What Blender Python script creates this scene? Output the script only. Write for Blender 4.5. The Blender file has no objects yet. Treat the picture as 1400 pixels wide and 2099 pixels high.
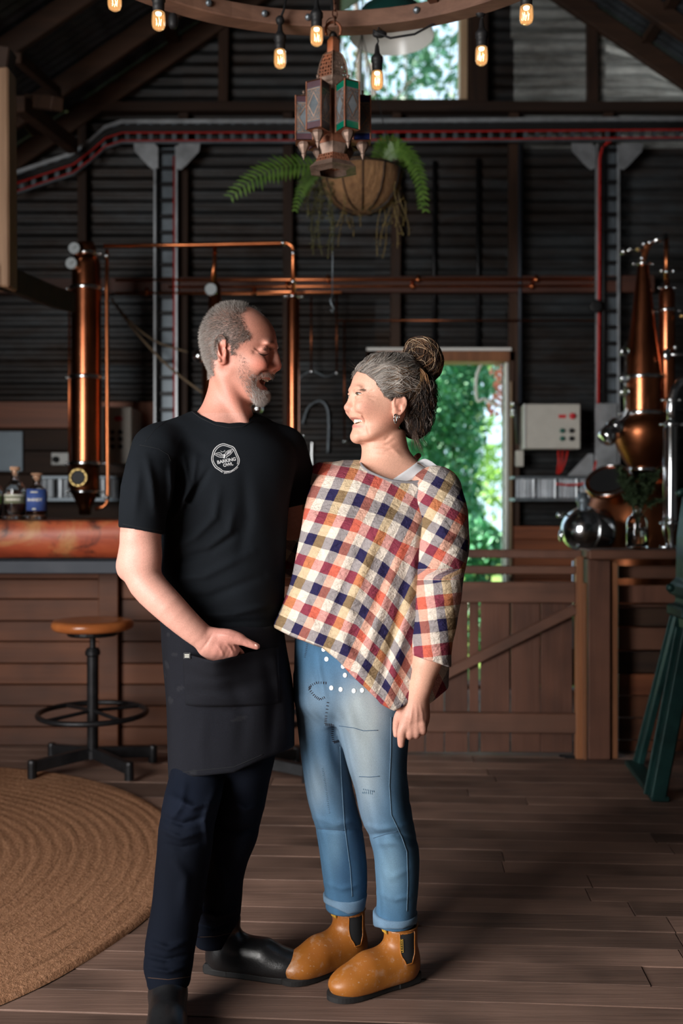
import bpy, bmesh, math, random
import numpy as np
from mathutils import Vector, Matrix, noise as mnoise
from mathutils.bvhtree import BVHTree
random.seed(7); rng = np.random.default_rng(7)
scene = bpy.context.scene
COL = scene.collection
# ------------------------------------------------------------------ camera
F = 2041.0      # focal length in pixels of the 1400 x 2099 frame
HC = 1.22       # eye height
HY = 1030.0     # horizon row
cam_d = bpy.data.cameras.new('camera'); cam = bpy.data.objects.new('camera', cam_d); COL.objects.link(cam)
cam_d.sensor_fit = 'VERTICAL'; cam_d.sensor_height = 36.0; cam_d.lens = F/2099*36.0
cam_d.shift_y = -(1049.5-HY)/2099
cam.location = (0, 0, HC); cam.rotation_euler = (math.pi/2, 0, 0)
cam_d.clip_start = .05; cam_d.clip_end = 200
cam_d.dof.use_dof = True; cam_d.dof.focus_distance = 2.52; cam_d.dof.aperture_fstop = 2.2
scene.camera = cam
# ------------------------------------------------------------------ world, sun, daylight through the big barn door
world = bpy.data.worlds.new('world'); scene.world = world; world.use_nodes = True
bg = world.node_tree.nodes['Background']; bg.inputs[0].default_value = (.62, .82, 1, 1); bg.inputs[1].default_value = 2.0
sun_d = bpy.data.lights.new('sun', 'SUN'); sun_d.energy = 24; sun_d.angle = .01; sun_d.color = (1, .93, .8)
sun = bpy.data.objects.new('sun', sun_d); COL.objects.link(sun)
sun.rotation_euler = Vector((.72, -.05, -.62)).to_track_quat('-Z', 'Y').to_euler()
def area(name, loc, target, sx, sy, energy, color=(1, 1, 1)):
    d = bpy.data.lights.new(name, 'AREA'); d.shape = 'RECTANGLE'; d.size = sx; d.size_y = sy; d.energy = energy; d.color = color
    o = bpy.data.objects.new(name, d); COL.objects.link(o); o.location = loc
    o.rotation_euler = (Vector(target)-Vector(loc)).to_track_quat('-Z', 'Y').to_euler(); return o
area('barn_door_daylight', (-2.9, -.3, 1.7), (.1, 2.7, .95), 2.2, 2.3, 122, (1, .965, .925)).data.spread = math.radians(108)
scene.view_settings.view_transform = 'Standard'; scene.view_settings.look = 'None'
scene.view_settings.exposure = 0; scene.view_settings.gamma = 1; scene.view_settings.use_curve_mapping = False
scene.cycles.use_denoising = True
scene.cycles.max_bounces = 8; scene.cycles.sample_clamp_indirect = 6

# ------------------------------------------------------------------ helpers
def W(px, py, D): return Vector(((px-700)/F*D, D, HC-(py-HY)/F*D))
def S(D): return D/F                                   # metres per pixel at depth D
def floorD(py): return F*HC/(py-HY)
WL = {}
def wl(o): return WL.get(o.name, Vector((0, 0, 0))) if o is not None else Vector((0, 0, 0))
def link(o, parent=None):
    COL.objects.link(o)
    if parent is not None: o.parent = parent
    return o
def tag(o, label=None, cat=None, group=None, kind=None):
    if label: o['label'] = label
    if cat: o['category'] = cat
    if group: o['group'] = group
    if kind: o['kind'] = kind
    return o
def thing(name, label, cat, loc=(0, 0, 0), group=None):
    o = bpy.data.objects.new(name, None); link(o); o.location = loc; o.empty_display_size = .05
    WL[o.name] = Vector(loc); return tag(o, label, cat, group)
def struct(name, loc=(0, 0, 0)):
    o = bpy.data.objects.new(name, None); link(o); o.location = loc; WL[o.name] = Vector(loc); o['kind'] = 'structure'; return o
def mesh_obj(name, verts, faces, mat, parent=None, smooth=False, bevel=0, uv=None, attrs=None, origin=None):
    """verts are world coordinates; with a parent they are stored relative to it"""
    v = np.asarray(verts, dtype=np.float64).reshape(-1, 3)
    base = np.array(wl(parent)) if parent is not None else np.array(origin if origin is not None else (0, 0, 0), dtype=float)
    if parent is None and origin is None and len(v):
        base = np.array(((v[:, 0].min()+v[:, 0].max())/2, (v[:, 1].min()+v[:, 1].max())/2, v[:, 2].min()))
    me = bpy.data.meshes.new(name)
    f = faces
    if isinstance(f, np.ndarray):
        n, k = f.shape
        me.vertices.add(len(v)); me.vertices.foreach_set('co', (v-base).astype(np.float32).ravel())
        me.loops.add(n*k); me.loops.foreach_set('vertex_index', f.astype(np.int32).ravel())
        me.polygons.add(n); me.polygons.foreach_set('loop_start', np.arange(0, n*k, k, dtype=np.int32))
        me.polygons.foreach_set('loop_total', np.full(n, k, dtype=np.int32))
        me.update(calc_edges=True)
    else:
        me.from_pydata([tuple(x) for x in (v-base)], [], f)
    me.validate()
    if smooth: me.polygons.foreach_set('use_smooth', np.ones(len(me.polygons), dtype=bool))
    if uv is not None:
        l = me.uv_layers.new(name='UVMap'); vi = np.empty(len(me.loops), dtype=np.int32); me.loops.foreach_get('vertex_index', vi)
        l.data.foreach_set('uv', np.asarray(uv, dtype=np.float32)[vi].ravel())
    for an, av in (attrs or {}).items():
        a = me.color_attributes.new(an, 'FLOAT_COLOR', 'POINT'); av = np.asarray(av, dtype=np.float32)
        a.data.foreach_set('color', np.concatenate([av, np.ones((len(av), 1), np.float32)], 1).ravel())
    if mat is not None:
        for m_ in (mat if isinstance(mat, (list, tuple)) else [mat]): me.materials.append(m_)
    me.update()
    o = bpy.data.objects.new(name, me); link(o, parent)
    if parent is None: o.location = base; WL[o.name] = Vector(base)
    else: WL[o.name] = wl(parent)
    if bevel:
        b = o.modifiers.new('bevel', 'BEVEL'); b.width = bevel; b.segments = 2 if bevel > .012 else 1; b.limit_method = 'ANGLE'; b.angle_limit = .6
    return o
def copy_tree(o, dloc, rotz=0, parent=None):
    c = o.copy(); COL.objects.link(c)
    if parent is None:
        c.location = Vector(o.location)+Vector(dloc); c.rotation_euler.z += rotz
    else: c.parent = parent
    WL[c.name] = WL.get(o.name, Vector((0, 0, 0)))+Vector(dloc)
    for ch in list(o.children): copy_tree(ch, dloc, 0, c)
    return c
def frames(path):
    P = [Vector(p) for p in path]; n = len(P); out = []
    t0 = (P[1]-P[0]).normalized(); ref = Vector((0, 0, 1)) if abs(t0.z) < .9 else Vector((1, 0, 0))
    u = t0.cross(ref).normalized()
    for i in range(n):
        t = (P[min(i+1, n-1)]-P[max(i-1, 0)])
        t = t.normalized() if t.length > 1e-9 else t0
        u = (u-t*u.dot(t)); u = u.normalized() if u.length > 1e-9 else t.orthogonal().normalized()
        out.append((P[i], u, t.cross(u)))
    return out
class MB:
    def __init__(s): s.v = []; s.f = []
    def add(s, v, f):
        b = len(s.v); s.v += [tuple(x) for x in v]; s.f += [tuple(i+b for i in q) for q in f]; return s
    def box(s, x0, x1, y0, y1, z0, z1):
        return s.add([(x, y, z) for z in (z0, z1) for y in (y0, y1) for x in (x0, x1)],
                     [(0, 2, 3, 1), (4, 5, 7, 6), (0, 1, 5, 4), (2, 6, 7, 3), (0, 4, 6, 2), (1, 3, 7, 5)])
    def beam(s, p0, p1, w, h, up=(0, 0, 1), jit=0):
        p0 = Vector(p0); p1 = Vector(p1); t = (p1-p0).normalized(); up = Vector(up)
        a = t.cross(up).normalized()*w/2; b = a.cross(t).normalized()*h/2
        vs = [p+sa*a+sb*b for p in (p0, p1) for sb in (-1, 1) for sa in (-1, 1)]
        if jit: vs = [v+Vector((random.uniform(-jit, jit), random.uniform(-jit, jit), random.uniform(-jit, jit))) for v in vs]
        return s.add(vs, [(0, 2, 3, 1), (4, 5, 7, 6), (0, 1, 5, 4), (2, 6, 7, 3), (0, 4, 6, 2), (1, 3, 7, 5)])
    def tube(s, path, r, n=10, caps=True, flat=1.0):
        fr = frames(path); m = len(fr); R = r if hasattr(r, '__len__') else [r]*m; vs = []; fs = []
        for i, (p, u, w) in enumerate(fr):
            for k in range(n):
                a = 2*math.pi*k/n; vs.append(p+u*math.cos(a)*R[i]+w*math.sin(a)*R[i]*flat)
        for i in range(m-1):
            for k in range(n): k2 = (k+1) % n; fs.append((i*n+k, i*n+k2, (i+1)*n+k2, (i+1)*n+k))
        if caps: fs.append(tuple(range(n-1, -1, -1))); fs.append(tuple((m-1)*n+k for k in range(n)))
        return s.add(vs, fs)
    def lathe(s, prof, c=(0, 0, 0), n=24, axis=(0, 0, 1), a0=0, a1=2*math.pi):
        """prof: list of (radius, height along axis)"""
        ax = Vector(axis).normalized(); u = ax.orthogonal().normalized()
        if abs(ax.z) > .99: u = Vector((1, 0, 0))
        w = ax.cross(u); c = Vector(c); full = abs(a1-a0-2*math.pi) < 1e-6; cols = n if full else n+1; vs = []; fs = []
        for (r, h) in prof:
            for k in range(cols):
                a = a0+(a1-a0)*k/n; vs.append(c+ax*h+(u*math.cos(a)+w*math.sin(a))*max(r, 1e-5))
        for i in range(len(prof)-1):
            for k in range(n):
                k2 = (k+1) % cols; fs.append((i*cols+k, i*cols+k2, (i+1)*cols+k2, (i+1)*cols+k))
        return s.add(vs, fs)
    def prism(s, pts, off):
        """closed polygon of 3-D points extruded by off"""
        n = len(pts); off = Vector(off); vs = [Vector(p) for p in pts]+[Vector(p)+off for p in pts]
        fs = [tuple(range(n-1, -1, -1)), tuple(range(n, 2*n))]+[(k, (k+1) % n, n+(k+1) % n, n+k) for k in range(n)]
        return s.add(vs, fs)
    def sphere(s, c, r, n=14, m=9, sc=(1, 1, 1)):
        c = Vector(c); vs = []; fs = []
        for i in range(m+1):
            th = math.pi*i/m
            for k in range(n):
                a = 2*math.pi*k/n; vs.append((c.x+r*sc[0]*math.sin(th)*math.cos(a), c.y+r*sc[1]*math.sin(th)*math.sin(a), c.z+r*sc[2]*math.cos(th)))
        for i in range(m):
            for k in range(n): k2 = (k+1) % n; fs.append((i*n+k, (i+1)*n+k, (i+1)*n+k2, i*n+k2))
        return s.add(vs, fs)
    def build(s, name, mat, parent=None, smooth=False, bevel=0, **kw):
        o = mesh_obj(name, s.v, s.f, mat, parent, smooth, bevel, **kw)
        if smooth == 'auto':
            pass
        return o
def arc_path(pts, r, n=6):
    """polyline with rounded corners"""
    P = [Vector(p) for p in pts]; out = [P[0]]
    for i in range(1, len(P)-1):
        a = (P[i-1]-P[i]); b = (P[i+1]-P[i]); d = min(r, a.length*.49, b.length*.49); a.normalize(); b.normalize()
        p0 = P[i]+a*d; p1 = P[i]+b*d
        for k in range(n+1): t = k/n; out.append(p0*(1-t)**2+P[i]*2*t*(1-t)+p1*t*t)
    out.append(P[-1]); return out
# ------------------------------------------------------------------ materials
def new_mat(name):
    m = bpy.data.materials.new(name); m.use_nodes = True; nt = m.node_tree; b = nt.nodes['Principled BSDF']; return m, nt, b
def N(nt, t, **kw):
    n = nt.nodes.new(t)
    for k, v in kw.items(): setattr(n, k, v)
    return n
def ramp(nt, fac, stops):
    r = N(nt, 'ShaderNodeValToRGB'); e = r.color_ramp.elements
    while len(e) < len(stops): e.new(.5)
    for i, (p, c) in enumerate(stops): e[i].position = p; e[i].color = (c[0], c[1], c[2], 1)
    nt.links.new(fac, r.inputs[0]); return r.outputs[0]
def coords(nt, scale=(1, 1, 1), kind='Object', rand=True):
    tc = N(nt, 'ShaderNodeTexCoord'); mp = N(nt, 'ShaderNodeMapping'); mp.inputs['Scale'].default_value = scale
    nt.links.new(tc.outputs[kind], mp.inputs['Vector'])
    if rand:
        oi = N(nt, 'ShaderNodeObjectInfo'); ml = N(nt, 'ShaderNodeMath', operation='MULTIPLY'); ml.inputs[1].default_value = 37.0
        nt.links.new(oi.outputs['Random'], ml.inputs[0]); cb = N(nt, 'ShaderNodeCombineXYZ')
        for i in range(3): nt.links.new(ml.outputs[0], cb.inputs[i])
        nt.links.new(cb.outputs[0], mp.inputs['Location'])
    return mp.outputs[0]
def noise_tex(nt, vec, scale, detail=4, rough=.6, dist=0):
    n = N(nt, 'ShaderNodeTexNoise'); n.inputs['Scale'].default_value = scale; n.inputs['Detail'].default_value = detail
    n.inputs['Roughness'].default_value = rough; n.inputs['Distortion'].default_value = dist
    nt.links.new(vec, n.inputs['Vector']); return n.outputs['Fac']
def bump(nt, b, h, strength=.3, dist=.01):
    n = N(nt, 'ShaderNodeBump'); n.inputs['Strength'].default_value = strength; n.inputs['Distance'].default_value = dist
    nt.links.new(h, n.inputs['Height']); nt.links.new(n.outputs[0], b.inputs['Normal'])
def mixc(nt, fac, a, b, mode='MIX'):
    m = N(nt, 'ShaderNodeMix', data_type='RGBA', blend_type=mode)
    for s_, v in ((m.inputs[0], fac), (m.inputs[6], a), (m.inputs[7], b)):
        if isinstance(v, (int, float)): s_.default_value = v
        elif isinstance(v, (tuple, list)): s_.default_value = (v[0], v[1], v[2], 1)
        else: nt.links.new(v, s_)
    return m.outputs[2]
def randval(nt, col, lo=.7, hi=1.25):
    oi = N(nt, 'ShaderNodeObjectInfo'); mr = N(nt, 'ShaderNodeMapRange'); mr.inputs[3].default_value = lo; mr.inputs[4].default_value = hi
    nt.links.new(oi.outputs['Random'], mr.inputs[0]); hs = N(nt, 'ShaderNodeHueSaturation')
    nt.links.new(mr.outputs[0], hs.inputs['Value']); nt.links.new(col, hs.inputs['Color']); return hs.outputs[0]
def wood(name, dark, light, axis=0, rough=.6, scale=9, stretch=.07, vary=(.7, 1.25), knots=None, bstr=.35):
    m, nt, b = new_mat(name); sc = [1, 1, 1]; sc[axis] = stretch
    v = coords(nt, tuple(sc)); f = noise_tex(nt, v, scale, 6, .65, 1.2)
    f2 = noise_tex(nt, coords(nt, (1, 1, 1)), 1.7, 3, .6)
    mid = tuple((a+c)/2 for a, c in zip(dark, light))
    c = ramp(nt, f, [(.25, dark), (.5, mid), (.75, light)])
    c = mixc(nt, .55, c, ramp(nt, f2, [(.3, tuple(x*.45 for x in dark)), (.62, tuple(min(1, x*1.1) for x in light))]), 'MIX') if knots else c
    c = randval(nt, c, *vary); nt.links.new(c, b.inputs['Base Color']); b.inputs['Roughness'].default_value = rough
    f3 = noise_tex(nt, v, scale*6, 3, .6); bump(nt, b, f3, bstr, .004); return m
def metal(name, c, rough=.3, metallic=1.0, var=.15, nscale=6, bstr=0):
    m, nt, b = new_mat(name); f = noise_tex(nt, coords(nt), nscale, 4, .6)
    nt.links.new(ramp(nt, f, [(.3, tuple(x*(1-var) for x in c)), (.7, tuple(min(1, x*(1+var)) for x in c))]), b.inputs['Base Color'])
    b.inputs['Metallic'].default_value = metallic
    r = N(nt, 'ShaderNodeMapRange'); r.inputs[3].default_value = rough*.8; r.inputs[4].default_value = rough*1.25
    nt.links.new(f, r.inputs[0]); nt.links.new(r.outputs[0], b.inputs['Roughness'])
    if bstr: bump(nt, b, noise_tex(nt, coords(nt), nscale*6, 3), bstr, .004)
    return m
def plain(name, c, rough=.6, var=.12, nscale=14, spec=.4, bstr=0, emit=0):
    m, nt, b = new_mat(name); f = noise_tex(nt, coords(nt), nscale, 4, .6)
    nt.links.new(ramp(nt, f, [(.3, tuple(x*(1-var) for x in c)), (.7, tuple(min(1, x*(1+var)) for x in c))]), b.inputs['Base Color'])
    b.inputs['Roughness'].default_value = rough; b.inputs['Specular IOR Level'].default_value = spec
    if emit: b.inputs['Emission Color'].default_value = (*c, 1); b.inputs['Emission Strength'].default_value = emit
    if bstr: bump(nt, b, noise_tex(nt, coords(nt), nscale*8, 3), bstr, .003)
    return m
def glass_mat(name, c=(1, 1, 1), rough=.02, ior=1.45):
    m, nt, b = new_mat(name); b.inputs['Base Color'].default_value = (*c, 1); b.inputs['Roughness'].default_value = rough
    b.inputs['Transmission Weight'].default_value = 1; b.inputs['IOR'].default_value = ior; return m
def iron_sheet(name, galv, rust, amount=.5, rough=.55):
    m, nt, b = new_mat(name); v = coords(nt, (.35, .35, 1.4)); f = noise_tex(nt, v, 2.2, 6, .7, .4); g = noise_tex(nt, coords(nt), 9, 5, .7)
    c1 = ramp(nt, g, [(.3, tuple(x*.7 for x in galv)), (.7, galv)])
    c2 = ramp(nt, g, [(.3, tuple(x*.55 for x in rust)), (.7, rust)])
    c = mixc(nt, ramp(nt, f, [(amount-.12, (0, 0, 0)), (amount+.16, (1, 1, 1))]), c1, c2)
    st = noise_tex(nt, coords(nt, (.18, .18, 3.2)), 3.1, 5, .7, .3); c = mixc(nt, ramp(nt, st, [(.34, (.85, .85, .85)), (.56, (0, 0, 0))]), c, (.006, .005, .0045))
    c = randval(nt, c, .6, 1.35); nt.links.new(c, b.inputs['Base Color']); b.inputs['Roughness'].default_value = rough; b.inputs['Metallic'].default_value = .35
    bump(nt, b, g, .15, .003); return m
def vcol(name, rough=.6, attr='Col', nscale=180, namt=.18, bstr=.12, spec=.35, sss=0, sheen=0, bdist=.002):
    """colour from a surface attribute with fine procedural grain"""
    m, nt, b = new_mat(name); a = N(nt, 'ShaderNodeAttribute'); a.attribute_name = attr
    f = noise_tex(nt, coords(nt, rand=False), nscale, 4, .65)
    g = ramp(nt, f, [(.3, (1-namt,)*3), (.7, (1+namt,)*3)])
    nt.links.new(mixc(nt, 1.0, a.outputs['Color'], g, 'MULTIPLY'), b.inputs['Base Color'])
    b.inputs['Roughness'].default_value = rough; b.inputs['Specular IOR Level'].default_value = spec
    if bstr: bump(nt, b, f, bstr, bdist)
    if sss:
        b.inputs['Subsurface Weight'].default_value = sss; b.inputs['Subsurface Radius'].default_value = (.012, .004, .002); b.inputs['Subsurface Scale'].default_value = .5
    if sheen: b.inputs['Sheen Weight'].default_value = sheen
    return m
M = {}
M['floor'] = wood('weathered_floor_boards', (.035, .02, .015), (.3, .18, .135), 0, .6, 15, .045, (.7, 1.2), knots=True, bstr=.5)
M['old_timber'] = wood('old_brown_timber', (.016, .0065, .0032), (.06, .025, .011), 2, .75, 10, .08)
M['old_timber_x'] = wood('old_brown_timber_across', (.016, .0065, .0032), (.06, .025, .011), 0, .75, 10, .08)
M['pale_timber'] = wood('pale_weathered_timber', (.16, .085, .045), (.36, .22, .13), 2, .7, 10, .08)
M['cladding'] = wood('bar_cladding_boards', (.034, .009, .0032), (.16, .05, .0165), 0, .65, 8, .06, (.7, 1.25), knots=True)
M['red_cladding'] = wood('red_brown_boards', (.11, .032, .014), (.3, .095, .038), 0, .55, 8, .06)
M['gate_wood'] = wood('gate_boards', (.04, .015, .009), (.145, .058, .034), 2, .65, 11, .06, (.75, 1.2), knots=True)
M['gate_wood_x'] = wood('gate_rails', (.05, .019, .01), (.17, .07, .04), 0, .65, 11, .06, (.75, 1.2), knots=True)
M['red_wood'] = wood('orange_hardwood_strip', (.12, .045, .02), (.3, .12, .05), 2, .55, 9, .07)
M['seat_wood'] = wood('varnished_seat', (.28, .075, .02), (.5, .17, .05), 0, .22, 7, .12, (.95, 1.05))
M['girt'] = wood('dark_red_beam', (.03, .011, .007), (.1, .034, .02), 0, .6, 9, .07)
M['sheet'] = iron_sheet('corrugated_iron', (.055, .066, .074), (.03, .016, .009), .46)
M['sheet_brightened'] = iron_sheet('brightened_corrugated_iron', (.75, .8, .78), (.16, .13, .1), .6)  # pale colour stands in for brighter light on the upper right sheets
M['sheet_roof'] = iron_sheet('roof_corrugated_iron', (.07, .085, .1), (.035, .028, .024), .62)
M['copper'] = metal('polished_copper', (.46, .15, .068), .24, 1, .25, 3)
M['copper_dark'] = metal('aged_copper', (.26, .085, .036), .34, 1, .25, 4)
M['copper_pipe'] = metal('copper_pipe', (.75, .25, .1), .3, 1, .15, 8)
M['steel'] = metal('stainless_steel', (.62, .64, .66), .16, 1, .06)
M['galv'] = metal('galvanised_steel', (.17, .2, .225), .45, .75, .2, 12)
M['galv_light'] = metal('bright_galvanised_steel', (.5, .53, .56), .42, .7, .2, 12)
M['brass'] = metal('brass_fitting', (.7, .5, .2), .3)
M['black_iron'] = metal('black_iron', (.02, .02, .022), .42, .6, .3, 20, .2)
M['black_rubber'] = plain('black_rubber', (.012, .012, .013), .55)
M['red_cable'] = plain('red_cable', (.5, .02, .015), .5)
M['enamel_grey'] = plain('grey_enamel_box', (.52, .5, .45), .45, .05)
M['white_plastic'] = plain('white_plastic', (.6, .6, .58), .5, .05)
M['red_plastic'] = plain('red_button', (.6, .03, .04), .4)
M['green_plastic'] = plain('green_button', (.02, .12, .09), .4)
M['beam_steel'] = metal('painted_steel_beam', (.03, .036, .048), .55, .3)
M['gauge_face'] = plain('gauge_face', (.45, .5, .52), .3, .05)
# ================================================================== the shed
DW = 6.64                                              # depth of the back wall
k_ = DW/F
def bx(px): return (px-700)*k_
def bz(py): return HC-(py-HY)*k_
XL, XR = -3.1, 3.9
RIDGE_X, RIDGE_Z, SLOPE = .446, 5.24, .68
def roof_z(x): return RIDGE_Z-SLOPE*abs(x-RIDGE_X)
# ---- floor boards, each its own piece
floor = struct('floor')
ang = math.radians(-3.6); dx, dy = math.cos(ang), math.sin(ang)
bw = .108
def board_mesh(L, w, seed):
    r = random.Random(seed); m = MB(); n = max(2, int(L/.35)); c = .001; vs = []; fs = []
    prof = [(-w/2, -.02), (-w/2, -c), (-w/2+c, 0), (w/2-c, 0), (w/2, -c), (w/2, -.02)]
    for i in range(n+1):
        x = -L/2+L*i/n; sag = r.uniform(-.0012, .0012); sw = r.uniform(-.0015, .0015)
        for (y, z) in prof: vs.append((x, y+sw*.6, z+(sag if z > -.01 else 0)))
    k = len(prof)
    for i in range(n):
        for j in range(k-1): fs.append((i*k+j, i*k+j+1, (i+1)*k+j+1, (i+1)*k+j))
    fs.append(tuple(range(k-1, -1, -1))); fs.append(tuple(n*k+j for j in range(k))); return m.add(vs, fs)
row = 0; y0 = 1.75
while y0+row*bw < 6.55:
    yc = y0+row*bw; r = random.Random(row*13+5)
    joints = [-3.4, r.uniform(-2.2, -1.2), r.uniform(.35, 1.3), 4.1]
    if 18 < row: joints = [-3.4, r.uniform(-1.0, .8), 4.1]
    for a, b_ in zip(joints[:-1], joints[1:]):
        L = b_-a-.004; xc = (a+b_)/2
        m = board_mesh(L, bw-.002-r.uniform(0, .002), row*31+int(a*10)); zoff = r.uniform(-.0015, .0005)
        vs = [(xc*dx+v[0]*dx-v[1]*dy, yc+(xc+v[0])*dy+v[1]*dx, v[2]+zoff) for v in m.v]
        me_o = mesh_obj('floorboard', vs, m.f, M['floor'], None)
        me_o.parent = floor
    row += 1
M['underfloor'] = plain('dark_underfloor', (.01, .008, .007), .9)
MB().box(-3.6, 4.3, -4.5, 1.82, -.05, -.004).build('floor_near', M['floor'])['kind'] = 'structure'
MB().box(-3.4, 4.2, 1.6, 6.7, -.06, -.022).build('subfloor', M['underfloor'], floor)
# ---- corrugated sheets
def sheet_h(x0, x1, z0, z1, y, mat, parent, pitch=.076, amp=.009, ztop=None):
    """horizontal corrugations; ztop(x) trims the top to the gable"""
    nx = 2 if ztop is None else 9; n = max(2, int((z1-z0)/pitch*6)); vs = []; fs = []
    for i in range(n+1):
        z = z0+(z1-z0)*i/n
        for j in range(nx):
            x = x0+(x1-x0)*j/(nx-1); zz = z if ztop is None else min(z, ztop(x))
            vs.append((x, y-amp*math.sin(2*math.pi*z/pitch), zz))
    for i in range(n):
        for j in range(nx-1): fs.append((i*nx+j, i*nx+j+1, (i+1)*nx+j+1, (i+1)*nx+j))
    return mesh_obj('iron_sheet', vs, fs, mat, None if parent is None else parent, smooth=True)
wall_back = struct('wall_back')
door_x0, door_x1, door_z = bx(772), bx(1033), bz(745)
win_x0, win_x1, win_z0 = bx(690), bx(950), bz(215)
rows = [0, .70, 1.42, 2.14, 2.86, 3.58, 4.30, 5.02, 5.3]
seams = [XL-.2, bx(-40), bx(378), bx(808), bx(1050), bx(1245), XR+.2]
for i in range(len(rows)-1):
    z0, z1 = rows[i], rows[i+1]+.02
    for a, b_ in zip(seams[:-1], seams[1:]):
        pieces = [(a, b_, z0, z1)]
        for (ox0, ox1, oz0, oz1) in ((door_x0, door_x1, -1, door_z), (win_x0, win_x1, win_z0, 9)):
            nxt = []
            for (p, q, r0, r1) in pieces:
                if q <= ox0 or p >= ox1 or r1 <= oz0 or r0 >= oz1: nxt.append((p, q, r0, r1)); continue
                if p < ox0: nxt.append((p, ox0, r0, r1))
                if q > ox1: nxt.append((ox1, q, r0, r1))
                if r0 < oz0: nxt.append((max(p, ox0), min(q, ox1), r0, oz0))
                if r1 > oz1: nxt.append((max(p, ox0), min(q, ox1), oz1, r1))
            pieces = nxt
        for (p, q, r0, r1) in pieces:
            if q-p < .03 or r1-r0 < .03: continue
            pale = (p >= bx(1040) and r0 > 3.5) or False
            mat = M['sheet_brightened'] if (p >= bx(1049)-.01 and z0 > 3.5) else M['sheet']
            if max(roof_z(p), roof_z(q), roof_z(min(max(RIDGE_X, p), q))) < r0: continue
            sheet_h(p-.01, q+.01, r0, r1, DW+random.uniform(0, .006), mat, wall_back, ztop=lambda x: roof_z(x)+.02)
def stud(px, w, y0, y1, prot=.075, mat='old_timber', jit=.004):
    m = MB().beam((bx(px), DW-prot/2-.012, bz(y1)), (bx(px)+random.uniform(-.01, .01), DW-prot/2-.012, bz(y0)), prot, w*k_, (1, 0, 0), jit)
    return m.build('stud', M[mat], wall_back, bevel=.004)
for (px, w, a, b_) in ((-60, 22, 300, 1400), (175, 17, 250, 1400), (378, 19, 240, 1400), (590, 20, 240, 1400), (809, 19, 240, 722), (1050, 20, 240, 1400), (1243, 20, 240, 1400), (1420, 20, 240, 1400),
                       (460, 20, 20, 226), (1210, 20, -20, 226), (690, 18, -150, 226)):
    stud(px, w, a, b_)
stud(978, 34, -150, 226, .09); stud(962, 12, -150, 226, .05)
m = MB().beam((XL, DW-.06, bz(230)), (XR, DW-.06, bz(230)), .1, .06, (0, 0, 1), .004); m.build('wall_plate', M['old_timber_x'], wall_back, bevel=.005)
m = MB().beam((bx(235), DW-.075, bz(592)), (bx(1330), DW-.075, bz(590)), .1, .105, (0, 0, 1), .004); m.build('girt', M['girt'], wall_back, bevel=.005)
m = MB().beam((XL, DW-.055, bz(592)), (bx(235), DW-.055, bz(592)), .08, .1, (0, 0, 1), .004); m.build('girt', M['girt'], wall_back, bevel=.005)
# timber lining low on the back wall (left, behind the bar; right of the door)
for (x0, x1, ya, yb, mt) in ((-160, 345, 826, 880, 'red_cladding'), (-160, 345, 881, 925, 'old_timber_x'), (-160, 345, 926, 972, 'old_timber_x'), (-160, 345, 973, 1020, 'old_timber_x'), (-160, 345, 1021, 1090, 'old_timber_x')):
    MB().box(bx(x0), bx(x1), DW-.105, DW-.085, bz(yb)+.002, bz(ya)-.002).build('lining_board', M[mt], wall_back, bevel=.003)
for i in range(9):
    ya = 1078+i*27
    MB().box(bx(1047), bx(1420), DW-.11, DW-.088, bz(ya+26.2), bz(ya)).build('lining_board', M['red_cladding'], wall_back, bevel=.003)
# ---- window
M['pale_frame'] = wood('pale_window_frame', (.4, .26, .15), (.62, .44, .28), 2, .6)
window = struct('window_1')
MB().box(win_x1-.03, win_x1+.02, DW-.06, DW+.08, win_z0, 5.0).build('window_jamb', M['pale_frame'], window, bevel=.004)
MB().box(win_x0-.02, win_x0+.03, DW-.06, DW+.08, win_z0, 4.9).build('window_jamb', M['pale_frame'], window, bevel=.004)
MB().box(win_x0-.1, win_x1+.12, DW-.1, DW+.06, win_z0-.06, win_z0).build('window_sill', M['old_timber_x'], window, bevel=.004)
m, nt, b = new_mat('window_pane'); nt.nodes.remove(b); tr = N(nt, 'ShaderNodeBsdfTransparent'); gl = N(nt, 'ShaderNodeBsdfGlossy'); gl.inputs['Roughness'].default_value = .03
mx = N(nt, 'ShaderNodeMixShader'); mx.inputs[0].default_value = .06; nt.links.new(tr.outputs[0], mx.inputs[1]); nt.links.new(gl.outputs[0], mx.inputs[2])
nt.links.new(mx.outputs[0], nt.nodes['Material Output'].inputs[0]); M['pane'] = m
MB().box(win_x0, win_x1, DW+.02, DW+.024, win_z0, 5.0).build('window_pane', M['pane'], window)
# ---- door frame
M['white_paint'] = plain('white_paint', (.75, .75, .72), .5, .06)
door = struct('door_1')
MB().box(door_x1, door_x1+.018, DW-.05, DW+.1, 0, door_z).build('door_stop', M['white_paint'], door, bevel=.002)
MB().box(door_x1+.018, door_x1+.055, DW-.1, DW+.08, 0, bz(722)).build('door_jamb', M['old_timber'], door, bevel=.004)
MB().box(door_x1+.022, door_x1+.034, DW-.125, DW-.1, bz(1180), bz(786)).build('door_edge_strip', M['pale_timber'], door, bevel=.002)
MB().box(door_x0-.07, door_x0, DW-.1, DW+.08, 0, bz(722)).build('door_jamb', M['old_timber'], door, bevel=.004)
MB().box(door_x0-.07, door_x1+.055, DW-.1, DW+.08, door_z, bz(724)).build('door_lintel', M['red_wood'], door, bevel=.004)
MB().box(door_x0-.07, door_x1+.03, DW-.115, DW-.09, bz(724), bz(718)).build('door_flashing', M['white_paint'], door)
MB().box(door_x0, door_x1, DW-.1, DW+.1, -.02, .02).build('door_sill', M['old_timber_x'], door, bevel=.004)
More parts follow.
